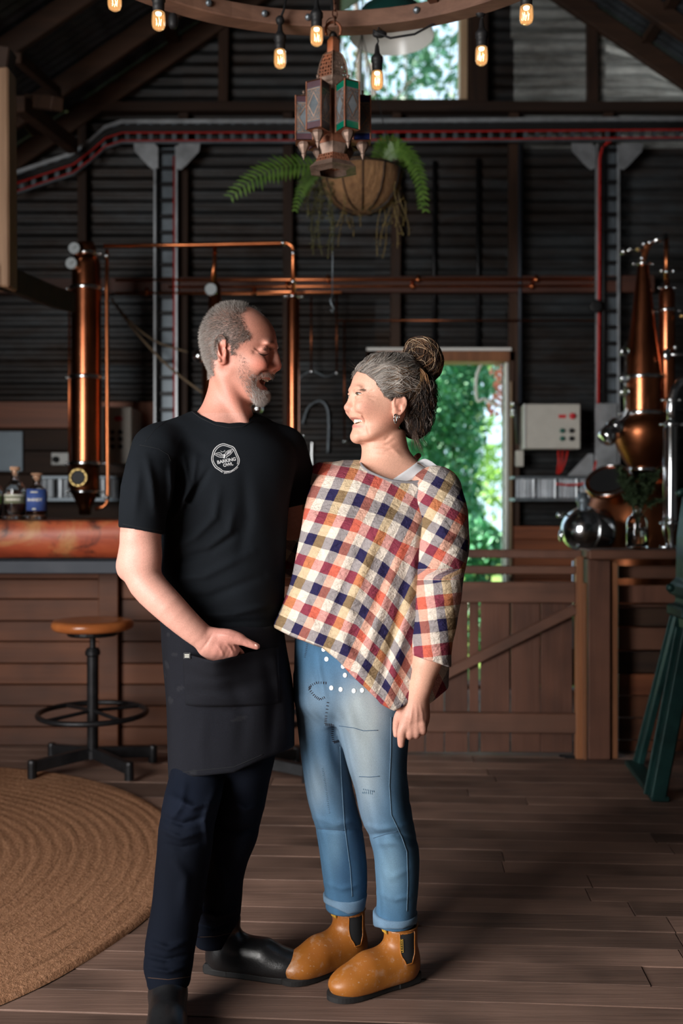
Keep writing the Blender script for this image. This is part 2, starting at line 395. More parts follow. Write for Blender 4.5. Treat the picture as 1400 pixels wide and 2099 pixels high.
# ---- roof
ceiling = struct('ceiling')
def roof_sheet(side, y0, y1):
    xa = RIDGE_X; xb = XL-.3 if side < 0 else XR+.3; vs = []; fs = []; pitch = .076; n = int((y1-y0)/pitch*6)
    L = abs(xb-xa); nx, nz = (-SLOPE*side, 1) if False else (side*SLOPE, 1); ln = math.hypot(nx, nz); nx /= ln; nz /= ln
    for i in range(n+1):
        y = y0+(y1-y0)*i/n; o = .009*math.sin(2*math.pi*y/pitch)
        for x in (xa, xb): vs.append((x+nx*o, y, roof_z(x)+.09+nz*o))
    for i in range(n): fs.append((2*i, 2*i+1, 2*i+3, 2*i+2))
    mesh_obj('roof_sheet', vs, fs, M['sheet_roof'], ceiling, smooth=True)
y = -1.4
while y < 7.0:
    for s_ in (-1, 1): roof_sheet(s_, y, y+.77)
    y += .76
M['rafter'] = wood('rafter_timber', (.018, .008, .004), (.065, .029, .014), 0, .75, 9, .1)
for yy in (6.55, 6.1, 5.42, 4.74, 4.06, 3.38, 2.7):
    for s_ in (-1, 1):
        xe = XL if s_ < 0 else XR
        MB().beam((RIDGE_X+.02*s_, yy, roof_z(RIDGE_X)-.01), (xe, yy, roof_z(xe)-.01), .05, .12, (0, 0, 1), .004).build('rafter', M['rafter'], ceiling, bevel=.005)
for xx in (-2.0, -1.1, 2.0, 2.9):
    MB().beam((xx, -1.4, roof_z(xx)+.065), (xx, 6.6, roof_z(xx)+.065), .07, .04, (0, 0, 1), .004).build('purlin', M['rafter'], ceiling)
# ---- side walls and the front wall; the big barn door opening is in the left wall, out of view
def sheet_side(x, y0, y1, z0, z1, parent):
    pitch = .076; n = int((z1-z0)/pitch*4); vs = []; fs = []
    for i in range(n+1):
        z = z0+(z1-z0)*i/n
        for yy in (y0, y1): vs.append((x+.009*math.sin(2*math.pi*z/pitch), yy, z))
    for i in range(n): fs.append((2*i, 2*i+1, 2*i+3, 2*i+2))
    mesh_obj('iron_sheet', vs, fs, M['sheet'], parent, smooth=True)
for nm, x, segs in (('wall_left', XL-.15, ((-1.4, -1.25), (-1.25, 1.3), (1.3, 4.4), (4.4, 6.7))), ('wall_right', XR+.15, ((-1.4, 2.0), (2.0, 4.4), (4.4, 6.7)))):
    w_ = struct(nm); zt = roof_z(x)+.1
    for (a, b_) in segs:
        for z0 in np.arange(0 if (nm == 'wall_right' or a != -1.25) else 3.2, zt, .72): sheet_side(x, a, b_, z0, min(z0+.74, zt), w_)
wall_front = struct('wall_front')
for (p, q, r0, r1) in ((XL-.1, XR+.1, 0, 5.3),):
    for z0 in np.arange(r0, r1, .72):
        sheet_h(p, q, z0, min(z0+.74, r1), -1.35, M['sheet'], wall_front, ztop=lambda x: roof_z(x)+.08)
# ---- trusses and the hanging loft post at the upper left
tm = thing('loft_post', 'thick pale rough timber post hanging at the left edge, above a curved beam', 'post', W(8, 590, 4.4))
MB().beam(W(4, 592, 4.4), W(2, 148, 4.4), .105, .11, (0, 1, 0), .004).build('post', M['pale_timber'], tm, bevel=.008)
MB().beam(W(-25, 118, 4.4), W(24, 128, 4.4), .09, .1, (0, 0, 1), .004).build('cap_block', M['rafter'], tm, bevel=.006)
pts = [W(-40, 560, 4.25), W(20, 574, 4.45), W(70, 594, 4.75), W(110, 609, 5.1), W(140, 618, 5.35)]
bm_ = MB(); fr = frames(pts); vs = []; fs = []
for (p, u, w_) in fr:
    for (a, b_) in ((-1, -1), (1, -1), (1, 1), (-1, 1)): vs.append(p+Vector((0, .035*a, 0))+Vector((0, 0, .055*b_))+Vector((.03*a, 0, 0)))
for i in range(len(pts)-1):
    for k in range(4): fs.append((i*4+k, i*4+(k+1) % 4, (i+1)*4+(k+1) % 4, (i+1)*4+k))
fs += [(3, 2, 1, 0), tuple((len(pts)-1)*4+k for k in range(4))]
bm_.add(vs, fs).build('curved_beam', M['rafter'], tm, bevel=.006)
for nm, lab, a, b_, w_, h_ in (
        ('timber_brace', 'slanting brown timber brace in the dark upper left corner below the rafters', W(38, 212, 5.6), W(150, 300, 6.3), .07, .09),
        ('timber_strut', 'slim grey strut sloping down from the rafter end at upper left', W(34, 118, 5.3), W(118, 190, 5.9), .05, .06),
        ('timber_stub', 'short sawn timber stub pointing out beside the upper left brace', W(60, 208, 5.8), W(118, 212, 5.5), .07, .075)):
    tag(MB().beam(a, b_, w_, h_, (0, 0, 1), .003).build(nm, M['rafter'], None, bevel=.005), lab, 'timber')
# ================================================================== bar, stools, bottles, gate, fence
DP = 4.98
def at(px, py, D): return W(px, py, D)
bar = thing('bar_counter', 'timber clad bar with a thick live edge red slab top on the left', 'bar', (-1.0, DP, 0))
s_ = S(DP)
xa, xb_ = -2.9, (800-700)*S(DP)
seam = [1187, 1228, 1273, 1315, 1360, 1403, 1447, 1490, 1530]
for i, y in enumerate(seam):
    top = HC-((seam[i-1] if i else 1150)-HY)*s_; bot = HC-(y-HY)*s_
    if i == len(seam)-1: bot = .003
    for (p, q) in ((xa, (226-700)*s_), ((226-700)*s_, xb_)):
        MB().box(p+.001, q-.001, DP, DP+.022+random.uniform(0, .004), bot+.0025, top-.0025).build('board', M['cladding'], bar, bevel=.003)
MB().box((206-700)*s_, (246-700)*s_, DP-.045, DP-.001, .002, 1.02).build('post', M['cladding'], bar, bevel=.004)
MB().box(xa, xb_, DP+.03, DP+.34, .0, 1.0).build('carcass', M['underfloor'], bar)
# steel beam under the slab
Db = 4.72; sb = S(Db)
MB().box(-2.9, (790-700)*sb, Db, Db+.06, HC-(1176-HY)*sb, HC-(1149-HY)*sb).build('steel_beam', M['beam_steel'], bar, bevel=.004)
MB().box(-2.9, (790-700)*sb, Db+.06, DP+.3, HC-(1156-HY)*sb, HC-(1147-HY)*sb).build('steel_plate', M['beam_steel'], bar)
# live-edge slab
m, nt, b = new_mat('red_gum_slab'); v = coords(nt, (.22, 1, 1), rand=False); f = noise_tex(nt, v, 7, 6, .65, 1.6); g = noise_tex(nt, coords(nt, (1, 1, 1.6), rand=False), 3.1, 4, .6, .8)
c = ramp(nt, f, [(.25, (.2, .035, .018)), (.5, (.4, .075, .03)), (.75, (.5, .12, .045))])
c = mixc(nt, ramp(nt, g, [(.52, (0, 0, 0)), (.64, (.85, .85, .85))]), c, (.5, .24, .09))
g2 = noise_tex(nt, coords(nt, (1.1, 1, 2.2), rand=False), 2.3, 5, .7, 1.2)
c = mixc(nt, ramp(nt, g2, [(.54, (0, 0, 0)), (.66, (.9, .9, .9))]), c, (.05, .017, .014))
nt.links.new(c, b.inputs['Base Color']); b.inputs['Roughness'].default_value = .48; bump(nt, b, f, .25, .006); M['slab'] = m
Ds = 4.60; ss = S(Ds); zt = HC-(1067-HY)*ss; zb = HC-(1146-HY)*ss
nx = 60; prof = []
vs = []; fs = []; x0 = -2.9; x1 = (775-700)*ss
for i in range(nx+1):
    x = x0+(x1-x0)*i/nx; w1 = .018*mnoise.noise((x*2.3, 0, 0)); w2 = .02*mnoise.noise((x*1.9, 5, 0)); w3 = .012*mnoise.noise((x*4.1, 9, 0))
    ring = [(5.36, zt), (4.72, zt), (Ds+.03+w1, zt), (Ds+.006+w1, zt-.012), (Ds+w2*.6, zt-.07), (Ds+.012+w2, zb+.05+w3*.3), (Ds+.05+w2, zb+.008+w3), (Ds+.1, zb+w3), (5.36, zb)]
    vs += [(x, a, z) for (a, z) in ring]
k = len(ring)
for i in range(nx):
    for j in range(k): j2 = (j+1) % k; fs.append((i*k+j, (i+1)*k+j, (i+1)*k+j2, i*k+j2))
fs += [tuple(range(k)), tuple(nx*k+j for j in range(k-1, -1, -1))]
o = mesh_obj('slab_top', vs, fs, M['slab'], bar, smooth=True)
# ---- stools
def make_stool(px, D):
    c = Vector(((px-700)/F*D, D, 0)); z0 = .0
    st = thing('bar_stool', 'round orange wooden seat stool with black iron foot ring, by the bar post', 'stool', c, 'bar stools along the bar')
    zs = HC-(1270-HY)*S(4.53)
    r = .184
    prof = [(0, zs-.045), (r-.02, zs-.045), (r-.004, zs-.036), (r, zs-.02), (r-.003, zs-.008), (r-.014, zs-.001), (r-.05, zs), (0, zs-.004)]
    MB().lathe(prof, c, 40).build('seat', M['seat_wood'], st, smooth=True)
    MB().lathe([(0, zs-.07), (.11, zs-.07), (.115, zs-.062), (.115, zs-.046), (0, zs-.046)], c, 24).build('seat_plate', M['black_iron'], st)
    MB().lathe([(.014, zs-.07), (.014, .52)], c, 12).build('screw_post', M['black_iron'], st, smooth=True)
    MB().lathe([(.0, .565), (.026, .56), (.034, .545), (.034, .53), (.026, .522), (.025, .10), (.03, .095), (.03, .06), (0, .06)], c, 18).build('column', M['black_iron'], st)
    zr = .265; R = .24
    ring = [(c.x+R*math.cos(a), c.y+R*math.sin(a), zr) for a in np.linspace(0, 2*math.pi, 49)]
    fr_ = MB().tube(ring, .0125, 8, False).build('foot_ring', M['black_iron'], st, smooth=True)
    for a in (.7, 2.35, 3.95, 5.5):
        MB().tube([(c.x+.02*math.cos(a), c.y+.02*math.sin(a), zr+.01), (c.x+(R-.01)*math.cos(a), c.y+(R-.01)*math.sin(a), zr)], .009, 6).build('spoke', M['black_iron'], fr_)
    for a in (.42, 2.55, 3.75, 5.55):
        d = Vector((math.cos(a), math.sin(a), 0)); q = c+d*.275
        lg = MB().beam(c+d*.02+Vector((0, 0, .085)), q+Vector((0, 0, .062)), .032, .05).build('leg', M['black_iron'], st, bevel=.003)
        MB().lathe([(0, .095), (.019, .09), (.021, .08), (.021, .012), (0, .012)], q, 10).build('foot_pad', M['black_iron'], lg)
    return st
st1 = make_stool(190, 4.52)
c2 = Vector(((512-700)/F*4.4, 4.4, 0))
st2 = copy_tree(st1, c2-st1.location, .35); st2['label'] = "black iron bar stool whose feet show between the man's and the woman's legs"
# ---- bottles on the bar
M['glass'] = glass_mat('clear_glass'); M['cork'] = plain('cork', (.55, .32, .2), .8, .25, 60)
M['brandy'] = glass_mat('amber_brandy', (.55, .16, .03), .02, 1.36)
M['water'] = glass_mat('clear_spirit', (.95, .98, 1), .01, 1.34)
M['label_blue'] = plain('blue_paper_label', (.045, .09, .3), .6, .06); M['label_olive'] = plain('olive_paper_label', (.2, .22, .14), .6, .08); M['label_band'] = plain('cream_label_band', (.6, .6, .5), .6)
M['print_white'] = plain('cream_print', (.75, .72, .62), .6, .03)
M['label_green'] = plain('green_paper_label', (.12, .22, .06), .6, .08)
def text_mesh(txt, size, space=1.0, bold=0):
    cu = bpy.data.curves.new('t', 'FONT'); cu.body = txt; cu.size = size; cu.align_x = 'CENTER'; cu.align_y = 'CENTER'; cu.space_character = space; cu.resolution_u = 3; cu.offset = bold
    ob = bpy.data.objects.new('t', cu); COL.objects.link(ob); dg = bpy.context.evaluated_depsgraph_get(); me = ob.evaluated_get(dg).to_mesh()
    v = [tuple(x.co) for x in me.vertices]; f = [tuple(p.vertices) for p in me.polygons]
    ob.evaluated_get(dg).to_mesh_clear(); bpy.data.objects.remove(ob); bpy.data.curves.remove(cu); return v, f
def bottle(px, D, zbase, r, h, label, fill, lab_mat, lab_z, text, stopper):
    c = Vector(((px-700)/F*D, D, zbase)); t = thing('spirit_bottle', label, 'bottle', c, 'spirit bottles on the bar slab')
    hs = h*.68; rn = r*.36
    out = [(0, .004), (r*.9, .004), (r, .014), (r, hs*.86), (r*.93, hs*.95), (r*.7, hs*1.03), (rn*1.15, hs*1.1), (rn, hs*1.15), (rn, h*.9), (rn*1.25, h*.91), (rn*1.25, h*.95), (rn*.8, h*.95)]
    inn = [(rn*.75, h*.93), (rn*.75, hs*1.15), (r*.6, hs*1.0), (r*.88, hs*.93), (r*.93, hs*.84), (r*.93, .024), (0, .02)]
    MB().lathe(out+inn, c, 32).build('glass_body', M['glass'], t, smooth=True)
    MB().lathe([(0, .0215), (r*.925, .0255), (r*.925, hs*.8), (0, hs*.8)], c, 28).build('spirit', fill, t, smooth=True)
    MB().lathe([(0, h*.86), (rn*.72, h*.86), (rn*.72, h*.951), (rn*1.3, h*.952), (rn*1.35, h*1.02), (0, h*1.02)] if stopper == 'cork' else
               [(0, h*.86), (rn*.7, h*.86), (rn*.8, h*.95), (rn*1.7, h*1.0), (rn*1.5, h*1.02), (0, h*1.03)], c, 18).build('stopper', M['cork'], t)
    a0 = -math.pi/2; z0, z1 = lab_z
    lb = MB().lathe([(r+.0006, z0), (r+.0012, z0), (r+.0012, z1), (r+.0006, z1)], c, 28, a0=a0-1.35, a1=a0+1.35).build('paper_label', lab_mat, t, smooth=True)
    def wrap(v, f, zc, nm, mt):
        mesh_obj(nm, [(c.x+(r+.0018)*math.cos(a0+x/r), c.y+(r+.0018)*math.sin(a0+x/r), c.z+zc+y) for (x, y, _) in v], f, mt, lb)
    if text:
        v, f = text_mesh(text, (z1-z0)*.185, 1.0, .0005); wrap(v, f, (z0+z1)/2, 'lettering', M['print_white'])
        for zz, ww in ((z1-(z1-z0)*.14, .25), (z0+(z1-z0)*.08, .12)):
            n = 8; vv = []; ff = []
            for i in range(n+1):
                x = (-.5+i/n)*r*2*ww*1.4
                vv += [(x, -.003, 0), (x, .003, 0)]
            for i in range(n): ff.append((2*i, 2*i+2, 2*i+3, 2*i+1))
            wrap(vv, ff, zz, 'printed_crest', M['label_band'])
    else:
        MB().lathe([(r+.0013, z1-.004), (r+.002, z1-.004), (r+.002, z1+.005), (r+.0013, z1+.005)], c, 28, a0=a0-1.35, a1=a0+1.35).build('label_band', M['label_band'], lb)
        vv = []; ff = []; rr = random.Random(3)
        x = -r*.75
        while x < r*.75:
            w_ = rr.uniform(.002, .005); b0 = len(vv); hgt = .006
            vv += [(x, -hgt, 0), (x+w_, -hgt, 0), (x+w_, hgt, 0), (x, hgt, 0)]; ff.append((b0, b0+1, b0+2, b0+3)); x += w_+.0015
        wrap(vv, ff, (z0+z1)/2, 'lettering', M['print_white'])
    return t
Dt = 4.66; st_ = S(Dt)
zt_ = zt+.0005
bottle(31, Dt, zt_, 21*st_, .245, 'clear glass spirit bottle with olive label and cork, beside the blue labelled bottle', M['water'], M['label_olive'], (.078, .116), None, 'cork')
bottle(76, Dt-.02, zt_, 20.5*st_, .215, 'amber brandy bottle with a blue label reading BRANDY on the bar', M['brandy'], M['label_blue'], (.045, .145), 'BRANDY', 'flare')
bottle(-15, Dt+.02, zt_, 20*st_, .235, 'dark bottle with green label cut off by the left edge of the photo', M['water'], M['label_green'], (.078, .118), None, 'cork')
# ---- gate (rotated a touch: right end nearer)
def gp(px, py): return W(px, py, 4.83-(px-830)/370*.07)
gate = thing('timber_gate', 'weathered ledged and braced timber stock gate between bar and post', 'gate', gp(1000, 1555))
def gbar(name, a, b_, w, mat, dep=.03, off=0, parent=gate, bevel=.004):
    p, q = gp(*a), gp(*b_); p.y += off; q.y += off
    return MB().beam(p, q, dep, w*S(4.79), (0, 0, 1) if abs(a[1]-b_[1]) < abs(a[0]-b_[0]) else (1, 0, 0), .002).build(name, M[mat], parent, bevel=bevel)
bx_ = [790, 832, 872, 912, 962, 985, 1048, 1110, 1176]
gaps = [2, 2, 2, 3, 3.5, 3.5, 3, 2]
for i in range(len(bx_)-1):
    l, r = bx_[i]+gaps[max(0, i-1)]/2, bx_[i+1]-gaps[i]/2; m = (l+r)/2; w = r-l
    p, q = gp(m, 1544), gp(m, 1236); p.y += .03; q.y += .03
    MB().beam(p, q, .02, w*S(4.79), (1, 0, 0), .0015).build('board', M['gate_wood'], gate, bevel=.002)
gbar('top_pipe_rail', (780, 1133), (1192, 1136), 17, 'gate_wood', .035)
gbar('rail', (780, 1167), (1180, 1169), 17, 'gate_wood_x', .03)
gbar('rail', (780, 1213), (1180, 1214), 42, 'gate_wood_x', .032)
gbar('rail', (780, 1478), (1182, 1482), 40, 'gate_wood_x', .032)
br = gbar('brace', (880, 1398), (1180, 1247), 20, 'gate_wood_x', .03, -.002)
p0, p1 = gp(1187, 1556), gp(1187, 1140)
MB().beam(p0, p1, .04, 15*S(4.79), (1, 0, 0), .002).build('hinge_stile', M['red_wood'], gate, bevel=.003)
MB().beam(gp(1146, 1551), gp(1196, 1553), .012, .018, (0, 0, 1)).build('drop_bolt', M['black_iron'], gate)
# post and fence on the right
Dq = 4.72
post = thing('gate_post', 'square grey brown timber gate post right of the gate', 'post', W(1229, 1572, Dq)*1)
post.location.z = 0; WL[post.name] = Vector(post.location)
q = S(Dq)
MB().box((1206-700)*q, (1252-700)*q, Dq, Dq+.1, 0, HC-(1146-HY)*q).build('shaft', M['gate_wood'], post, bevel=.005)
MB().box((1196-700)*q, (1203-700)*q, Dq-.004, Dq+.03, 0, HC-(1195-HY)*q).build('edge_strip', M['red_wood'], post, bevel=.002)
MB().box((1255-700)*q, (1269-700)*q, Dq+.02, Dq+.06, 0, HC-(1150-HY)*q).build('edge_strip', M['red_wood'], post, bevel=.002)
fence = thing('timber_fence', 'low fence of mismatched horizontal boards with a shelf top at right', 'fence', (1.7, Dq+.1, 0))
MB().box((1203-700)*q, 2.6, Dq-.06, Dq+.16, HC-(1145-HY)*q, HC-(1126-HY)*q).build('shelf', M['gate_wood_x'], fence, bevel=.005)
fy = [(1160, 1186, .03, 'gate_wood_x'), (1200, 1236, .03, 'gate_wood'), (1239, 1245, .05, 'gate_wood_x'), (1246, 1284, .08, 'old_timber_x'), (1287, 1332, .05, 'gate_wood_x'), (1336, 1379, .07, 'old_timber_x'), (1382, 1425, .05, 'red_cladding'), (1427, 1470, .05, 'cladding'), (1472, 1516, .06, 'cladding'), (1518, 1566, .06, 'cladding')]
for (a, b_, dp_, mt) in fy:
    D_ = Dq+.08+dp_; q2 = S(D_)
    MB().box((1268-700)*q2, 2.6, D_, D_+.02, max(.003, HC-(b_-HY)*q2), HC-(a-HY)*q2).build('board', M[mt], fence, bevel=.003)
# ---- braided rug
m, nt, b = new_mat('jute_braid'); v = coords(nt, rand=False); f = noise_tex(nt, v, 70, 4, .7); g = noise_tex(nt, v, 2.5, 3)
tc = N(nt, 'ShaderNodeTexCoord'); mp = N(nt, 'ShaderNodeMapping'); mp.inputs['Scale'].default_value = (26, 70, 1); nt.links.new(tc.outputs['UV'], mp.inputs['Vector']); st = noise_tex(nt, mp.outputs[0], 1.0, 5, .75)
c = ramp(nt, f, [(.25, (.2, .09, .045)), (.5, (.38, .185, .1)), (.75, (.52, .28, .165))])
c = mixc(nt, ramp(nt, st, [(.3, (.85, .85, .85)), (.5, (0, 0, 0))]), c, (.1, .045, .022)); c = mixc(nt, .25, c, ramp(nt, g, [(.3, (.24, .12, .065)), (.7, (.46, .25, .14))]))
nt.links.new(c, b.inputs['Base Color']); b.inputs['Roughness'].default_value = .95; b.inputs['Specular IOR Level'].default_value = .1; bump(nt, b, f, .9, .006); M['jute'] = m
RC = Vector((-1.87, 3.25, .002)); R_ = 1.34; vs = []; fs = []
nr = 134; na = 150; step = R_/67; ruv = []
for i in range(nr+1):
    r = max(.004, i*R_/nr)
    for k in range(na):
        a = 2*math.pi*k/na; z = .0085 if i % 2 == 0 else .0122
        rr = r+(.0025*math.sin(k*37+i) if i == nr else .0012*math.sin(3*a+i))
        if i == nr: z = 0
        ruv.append((abs(((a+math.pi/2) % (2*math.pi))/(2*math.pi)), r+.004*a)); vs.append((RC.x+rr*math.cos(a), RC.y+rr*math.sin(a), RC.z+z+.0012*math.sin(k*12.9+i*7.7)))
for i in range(nr):
    for k in range(na): k2 = (k+1) % na; fs.append((i*na+k, i*na+k2, (i+1)*na+k2, (i+1)*na+k))
tag(mesh_obj('braided_rug', vs, fs, M['jute'], None, smooth=True, uv=ruv), 'large round braided jute rug on the floorboards at left', 'rug')
# ================================================================== stills, pipes, cable trays, electrics
def lathe_px(m, px, D, rows, n=28):
    """rows: (half width px, py)"""
    s = S(D); c = ((px-700)*s, D, 0)
    return m.lathe([(max(w, .05)*s, HC-(y-HY)*s) for (w, y) in rows], c, n)
def px_tube(m, pts, rpx, D, n=10, corner=0):
    path = [W(x, y, d if len(q) else D) if False else W(x, y, (q[0] if q else D)) for (x, y, *q) in pts]
    if corner: path = arc_path(path, corner*S(D))
    return m.tube(path, rpx*S(D), n)
def clamp(parent, px, py, D, rpx, h=8, mat='steel'):
    m = MB(); lathe_px(m, px, D, [(rpx-.5, py+h/2), (rpx+3, py+h/2), (rpx+4, py+h/4), (rpx+4, py-h/4), (rpx+3, py-h/2), (rpx-.5, py-h/2)], 26)
    s = S(D)
    for sg in (-1, 1):
        c_ = W(px+sg*(rpx+9), py, D); m.tube([W(px+sg*(rpx+2), py, D), c_], 2*s, 6); m.sphere(c_, 3.2*s, 8, 6)
    return m.build('clamp_ring', M[mat], parent, smooth=True)
# ---- tall column still behind the bar
D1 = 5.85
col = thing('column_still', 'tall copper column still with two round gauges standing behind the bar', 'still', W(175, 1052, D1))
m = MB(); lathe_px(m, 177, D1, [(20, 520), (20, 506), (17, 502), (16, 498), (0, 497)]); m.build('top_cap', M['copper_dark'], col, smooth=True)
m = MB(); lathe_px(m, 177, D1, [(29, 592), (29, 545), (27, 532), (22, 522), (0, 521)]); m.build('upper_section', M['copper'], col, smooth=True)
m = MB(); lathe_px(m, 177, D1, [(30, 772), (30, 594)]); m.build('middle_section', M['copper'], col, smooth=True)
m = MB(); lathe_px(m, 177, D1, [(31, 948), (31, 776)]); m.build('lower_section', M['copper'], col, smooth=True)
m = MB(); lathe_px(m, 174, D1, [(0, 1056), (12, 1055), (13, 1040), (18, 1030), (27, 1012), (30, 1008), (30, 952), (0, 950)]); m.build('boiler_head', M['copper_dark'], col, smooth=True)
clamp(col, 177, 520, D1, 20); clamp(col, 177, 592, D1, 30); clamp(col, 177, 774, D1, 31); clamp(col, 176, 950, D1, 31); clamp(col, 174, 1008, D1, 27, 6)
c_ = W(161, 979, D1-.09); s1 = S(D1)
m = MB().lathe([(19*s1, 0), (20*s1, -.012), (15*s1, -.014), (13.5*s1, -.008)], c_+Vector((0, .0, 0)), 24, (0, 1, 0)); sg = m.build('sight_glass', M['brass'], col, smooth=True)
MB().lathe([(0, -.006), (14*s1, -.006)], c_, 20, (0, 1, 0)).build('dark_port', M['black_rubber'], sg)
for k in range(10):
    a = 2*math.pi*k/10; p = c_+Vector((math.cos(a)*17*s1, -.012, math.sin(a)*17*s1)); MB().sphere(p, 2.2*s1, 6, 4).build('bolt', M['brass'], sg)
for (gx, gy) in ((152, 509), (146, 540)):
    c_ = W(gx, gy, D1-.1); g = MB().lathe([(0, .02), (12*s1, .02), (13*s1, .01), (13*s1, -.006), (11.5*s1, -.008)], c_, 22, (0, 1, 0)).build('gauge', M['steel'], col, smooth=True)
    MB().lathe([(0, -.005), (11.5*s1, -.005)], c_, 20, (0, 1, 0)).build('dial', M['gauge_face'], g)
    MB().beam(c_+Vector((-.004, -.007, -.004)), c_+Vector((.016, -.007, .012)), .002, .003).build('needle', M['black_rubber'], g)
m = MB(); px_tube(m, [(152, 521), (149, 530)], 2, D1-.09, 6); px_tube(m, [(160, 515), (175, 517, D1-.02)], 2.5, D1-.09, 6); m.build('gauge_stem', M['steel'], col)
m = MB(); px_tube(m, [(142, 590), (142, 1000)], 2.2, D1, 8); m.build('side_tube', M['copper_pipe'], col, smooth=True)
# vapour line: down pipe, cross pipe and condenser
vl = thing('copper_vapour_pipe', 'long thin copper pipe running from the column across to the condenser', 'pipe', W(219, 1042, D1))
m = MB(); px_tube(m, [(196, 1044), (219, 1036), (221, 1010), (219, 600), (219, 512)], 3.8, D1-.02, 10, 10); m.build('down_pipe', M['copper_pipe'], vl, smooth=True)
m = MB(); px_tube(m, [(213, 504), (400, 502), (590, 498), (601, 506), (601, 600)], 4.4, D1-.02, 10, 14); m.build('cross_pipe', M['copper_pipe'], vl, smooth=True)
for (x, y) in ((219, 524), (219, 1020), (580, 498), (601, 519), (601, 577)):
    m = MB().sphere(W(x, y, D1-.02), 6*s1, 10, 7); m.build('union_nut', M['steel'], vl, smooth=True)
cd = thing('copper_condenser', 'slim vertical copper condenser tube with a bright streak, right of the man\'s head', 'condenser', W(601, 905, D1))
m = MB(); lathe_px(m, 601, D1, [(0, 912), (4, 910), (4, 900), (12, 893), (13, 885), (13, 615), (11, 607), (5, 600), (4, 585)], 24); m.build('tube', M['copper'], cd, smooth=True)
clamp(cd, 601, 608, D1, 9, 5); clamp(cd, 601, 893, D1, 11, 5)
hk = thing('copper_helmet_column', 'short copper column with a hanging round gauge above the man\'s head', 'still', W(440, 900, D1+.15))
m = MB(); lathe_px(m, 440, D1+.15, [(26, 900), (26, 700), (13, 680), (13, 585), (4, 575), (4, 506)], 22); m.build('column', M['copper_dark'], hk, smooth=True)
m = MB(); px_tube(m, [(441, 506), (439, 545), (434, 580)], 4, D1, 8); m.build('feed_pipe', M['copper_pipe'], hk, smooth=True)
c_ = W(432, 593, D1-.05); g = MB().lathe([(0, .02), (13*s1, .02), (14*s1, .01), (14*s1, -.006), (12*s1, -.008)], c_, 22, (0, 1, 0)).build('gauge', M['steel'], hk, smooth=True)
MB().lathe([(0, -.005), (12*s1, -.005)], c_, 20, (0, 1, 0)).build('dial', M['gauge_face'], g)
m = MB().sphere(W(408, 730, D1), 13*s1, 14, 10); m.build('sight_dome', M['steel'], hk, smooth=True)
m = MB().sphere(W(528, 838, D1+.1), 12*s1, 14, 10); m.build('sight_dome', M['steel'], hk, smooth=True)
# ---- pot still on the right
D2 = 5.9; s2 = S(D2)
ps = thing('pot_still', 'large copper pot still with tapered swan neck and round bulb on the right', 'still', W(1300, 1135, D2))
m = MB(); lathe_px(m, 1318, D2, [(38, 772), (29, 700), (22, 640), (15, 580), (11, 545), (10, 540), (0, 539)], 32); m.build('swan_neck', M['copper'], ps, smooth=True)
m = MB(); lathe_px(m, 1318, D2, [(38, 846), (38, 776)], 32); m.build('neck_ring', M['copper'], ps, smooth=True)
m = MB(); lathe_px(m, 1318, D2, [(26, 962), (38, 945), (52, 920), (60, 895), (60, 875), (52, 860), (40, 850)], 36); m.build('bulb', M['copper_dark'], ps, smooth=True)
clamp(ps, 1318, 774, D2, 38, 8); clamp(ps, 1318, 848, D2, 40, 9); clamp(ps, 1318, 541, D2, 11, 7); clamp(ps, 1318, 962, D2, 27, 8)
m = MB(); lathe_px(m, 1300, D2+.12, [(0, 1330), (100, 1325), (104, 1300), (104, 1080), (98, 1035), (80, 1000), (50, 975), (28, 964)], 44); m.build('pot', M['copper_dark'], ps, smooth=True)
# manway hatch leaning open
c_ = W(1248, 988, D2-.2); ax = Vector((-.35, -.55, .75)).normalized()
m = MB().lathe([(0, .012), (44*s2, .012), (48*s2, .004), (48*s2, -.012), (44*s2, -.02), (0, -.024)], c_, 34, ax); hm = m.build('manway_lid', M['copper'], ps, smooth=True)
ring = [c_+ax*.014+(ax.orthogonal().normalized()*math.cos(a)+ax.cross(ax.orthogonal().normalized())*math.sin(a))*46*s2 for a in np.linspace(0, 2*math.pi, 41)]
MB().tube(ring, .006, 8, False).build('rim', M['steel'], hm, smooth=True)
MB().lathe([(0, .016), (38*s2, .016)], c_, 28, ax).build('dark_opening', M['black_rubber'], hm)
# agitator motor / lamp head
p0, p1 = W(1242, 898, D2-.12), W(1290, 848, D2-.05); d_ = (p1-p0)
m = MB().lathe([(0, -.02), (15*s2, -.018), (19*s2, .0), (19*s2, .06), (14*s2, .065), (20*s2, .07), (19*s2, .12), (10*s2, .15), (8*s2, d_.length)], p0, 20, d_); m.build('lamp_head', M['steel'], ps, smooth=True)
m = MB(); px_tube(m, [(1283, 846), (1283, 700)], 4, D2-.06, 10); m.build('sight_tube', M['steel'], ps, smooth=True)
for y in (720, 775, 803):
    c_ = W(1281, y, D2-.1); MB().lathe([(7*s2, .012), (11*s2, .01), (11*s2, -.008), (7*s2, -.01), (6.5*s2, 0)], c_, 16, (.3, -1, 0)).build('port_ring', M['steel'], ps, smooth=True)
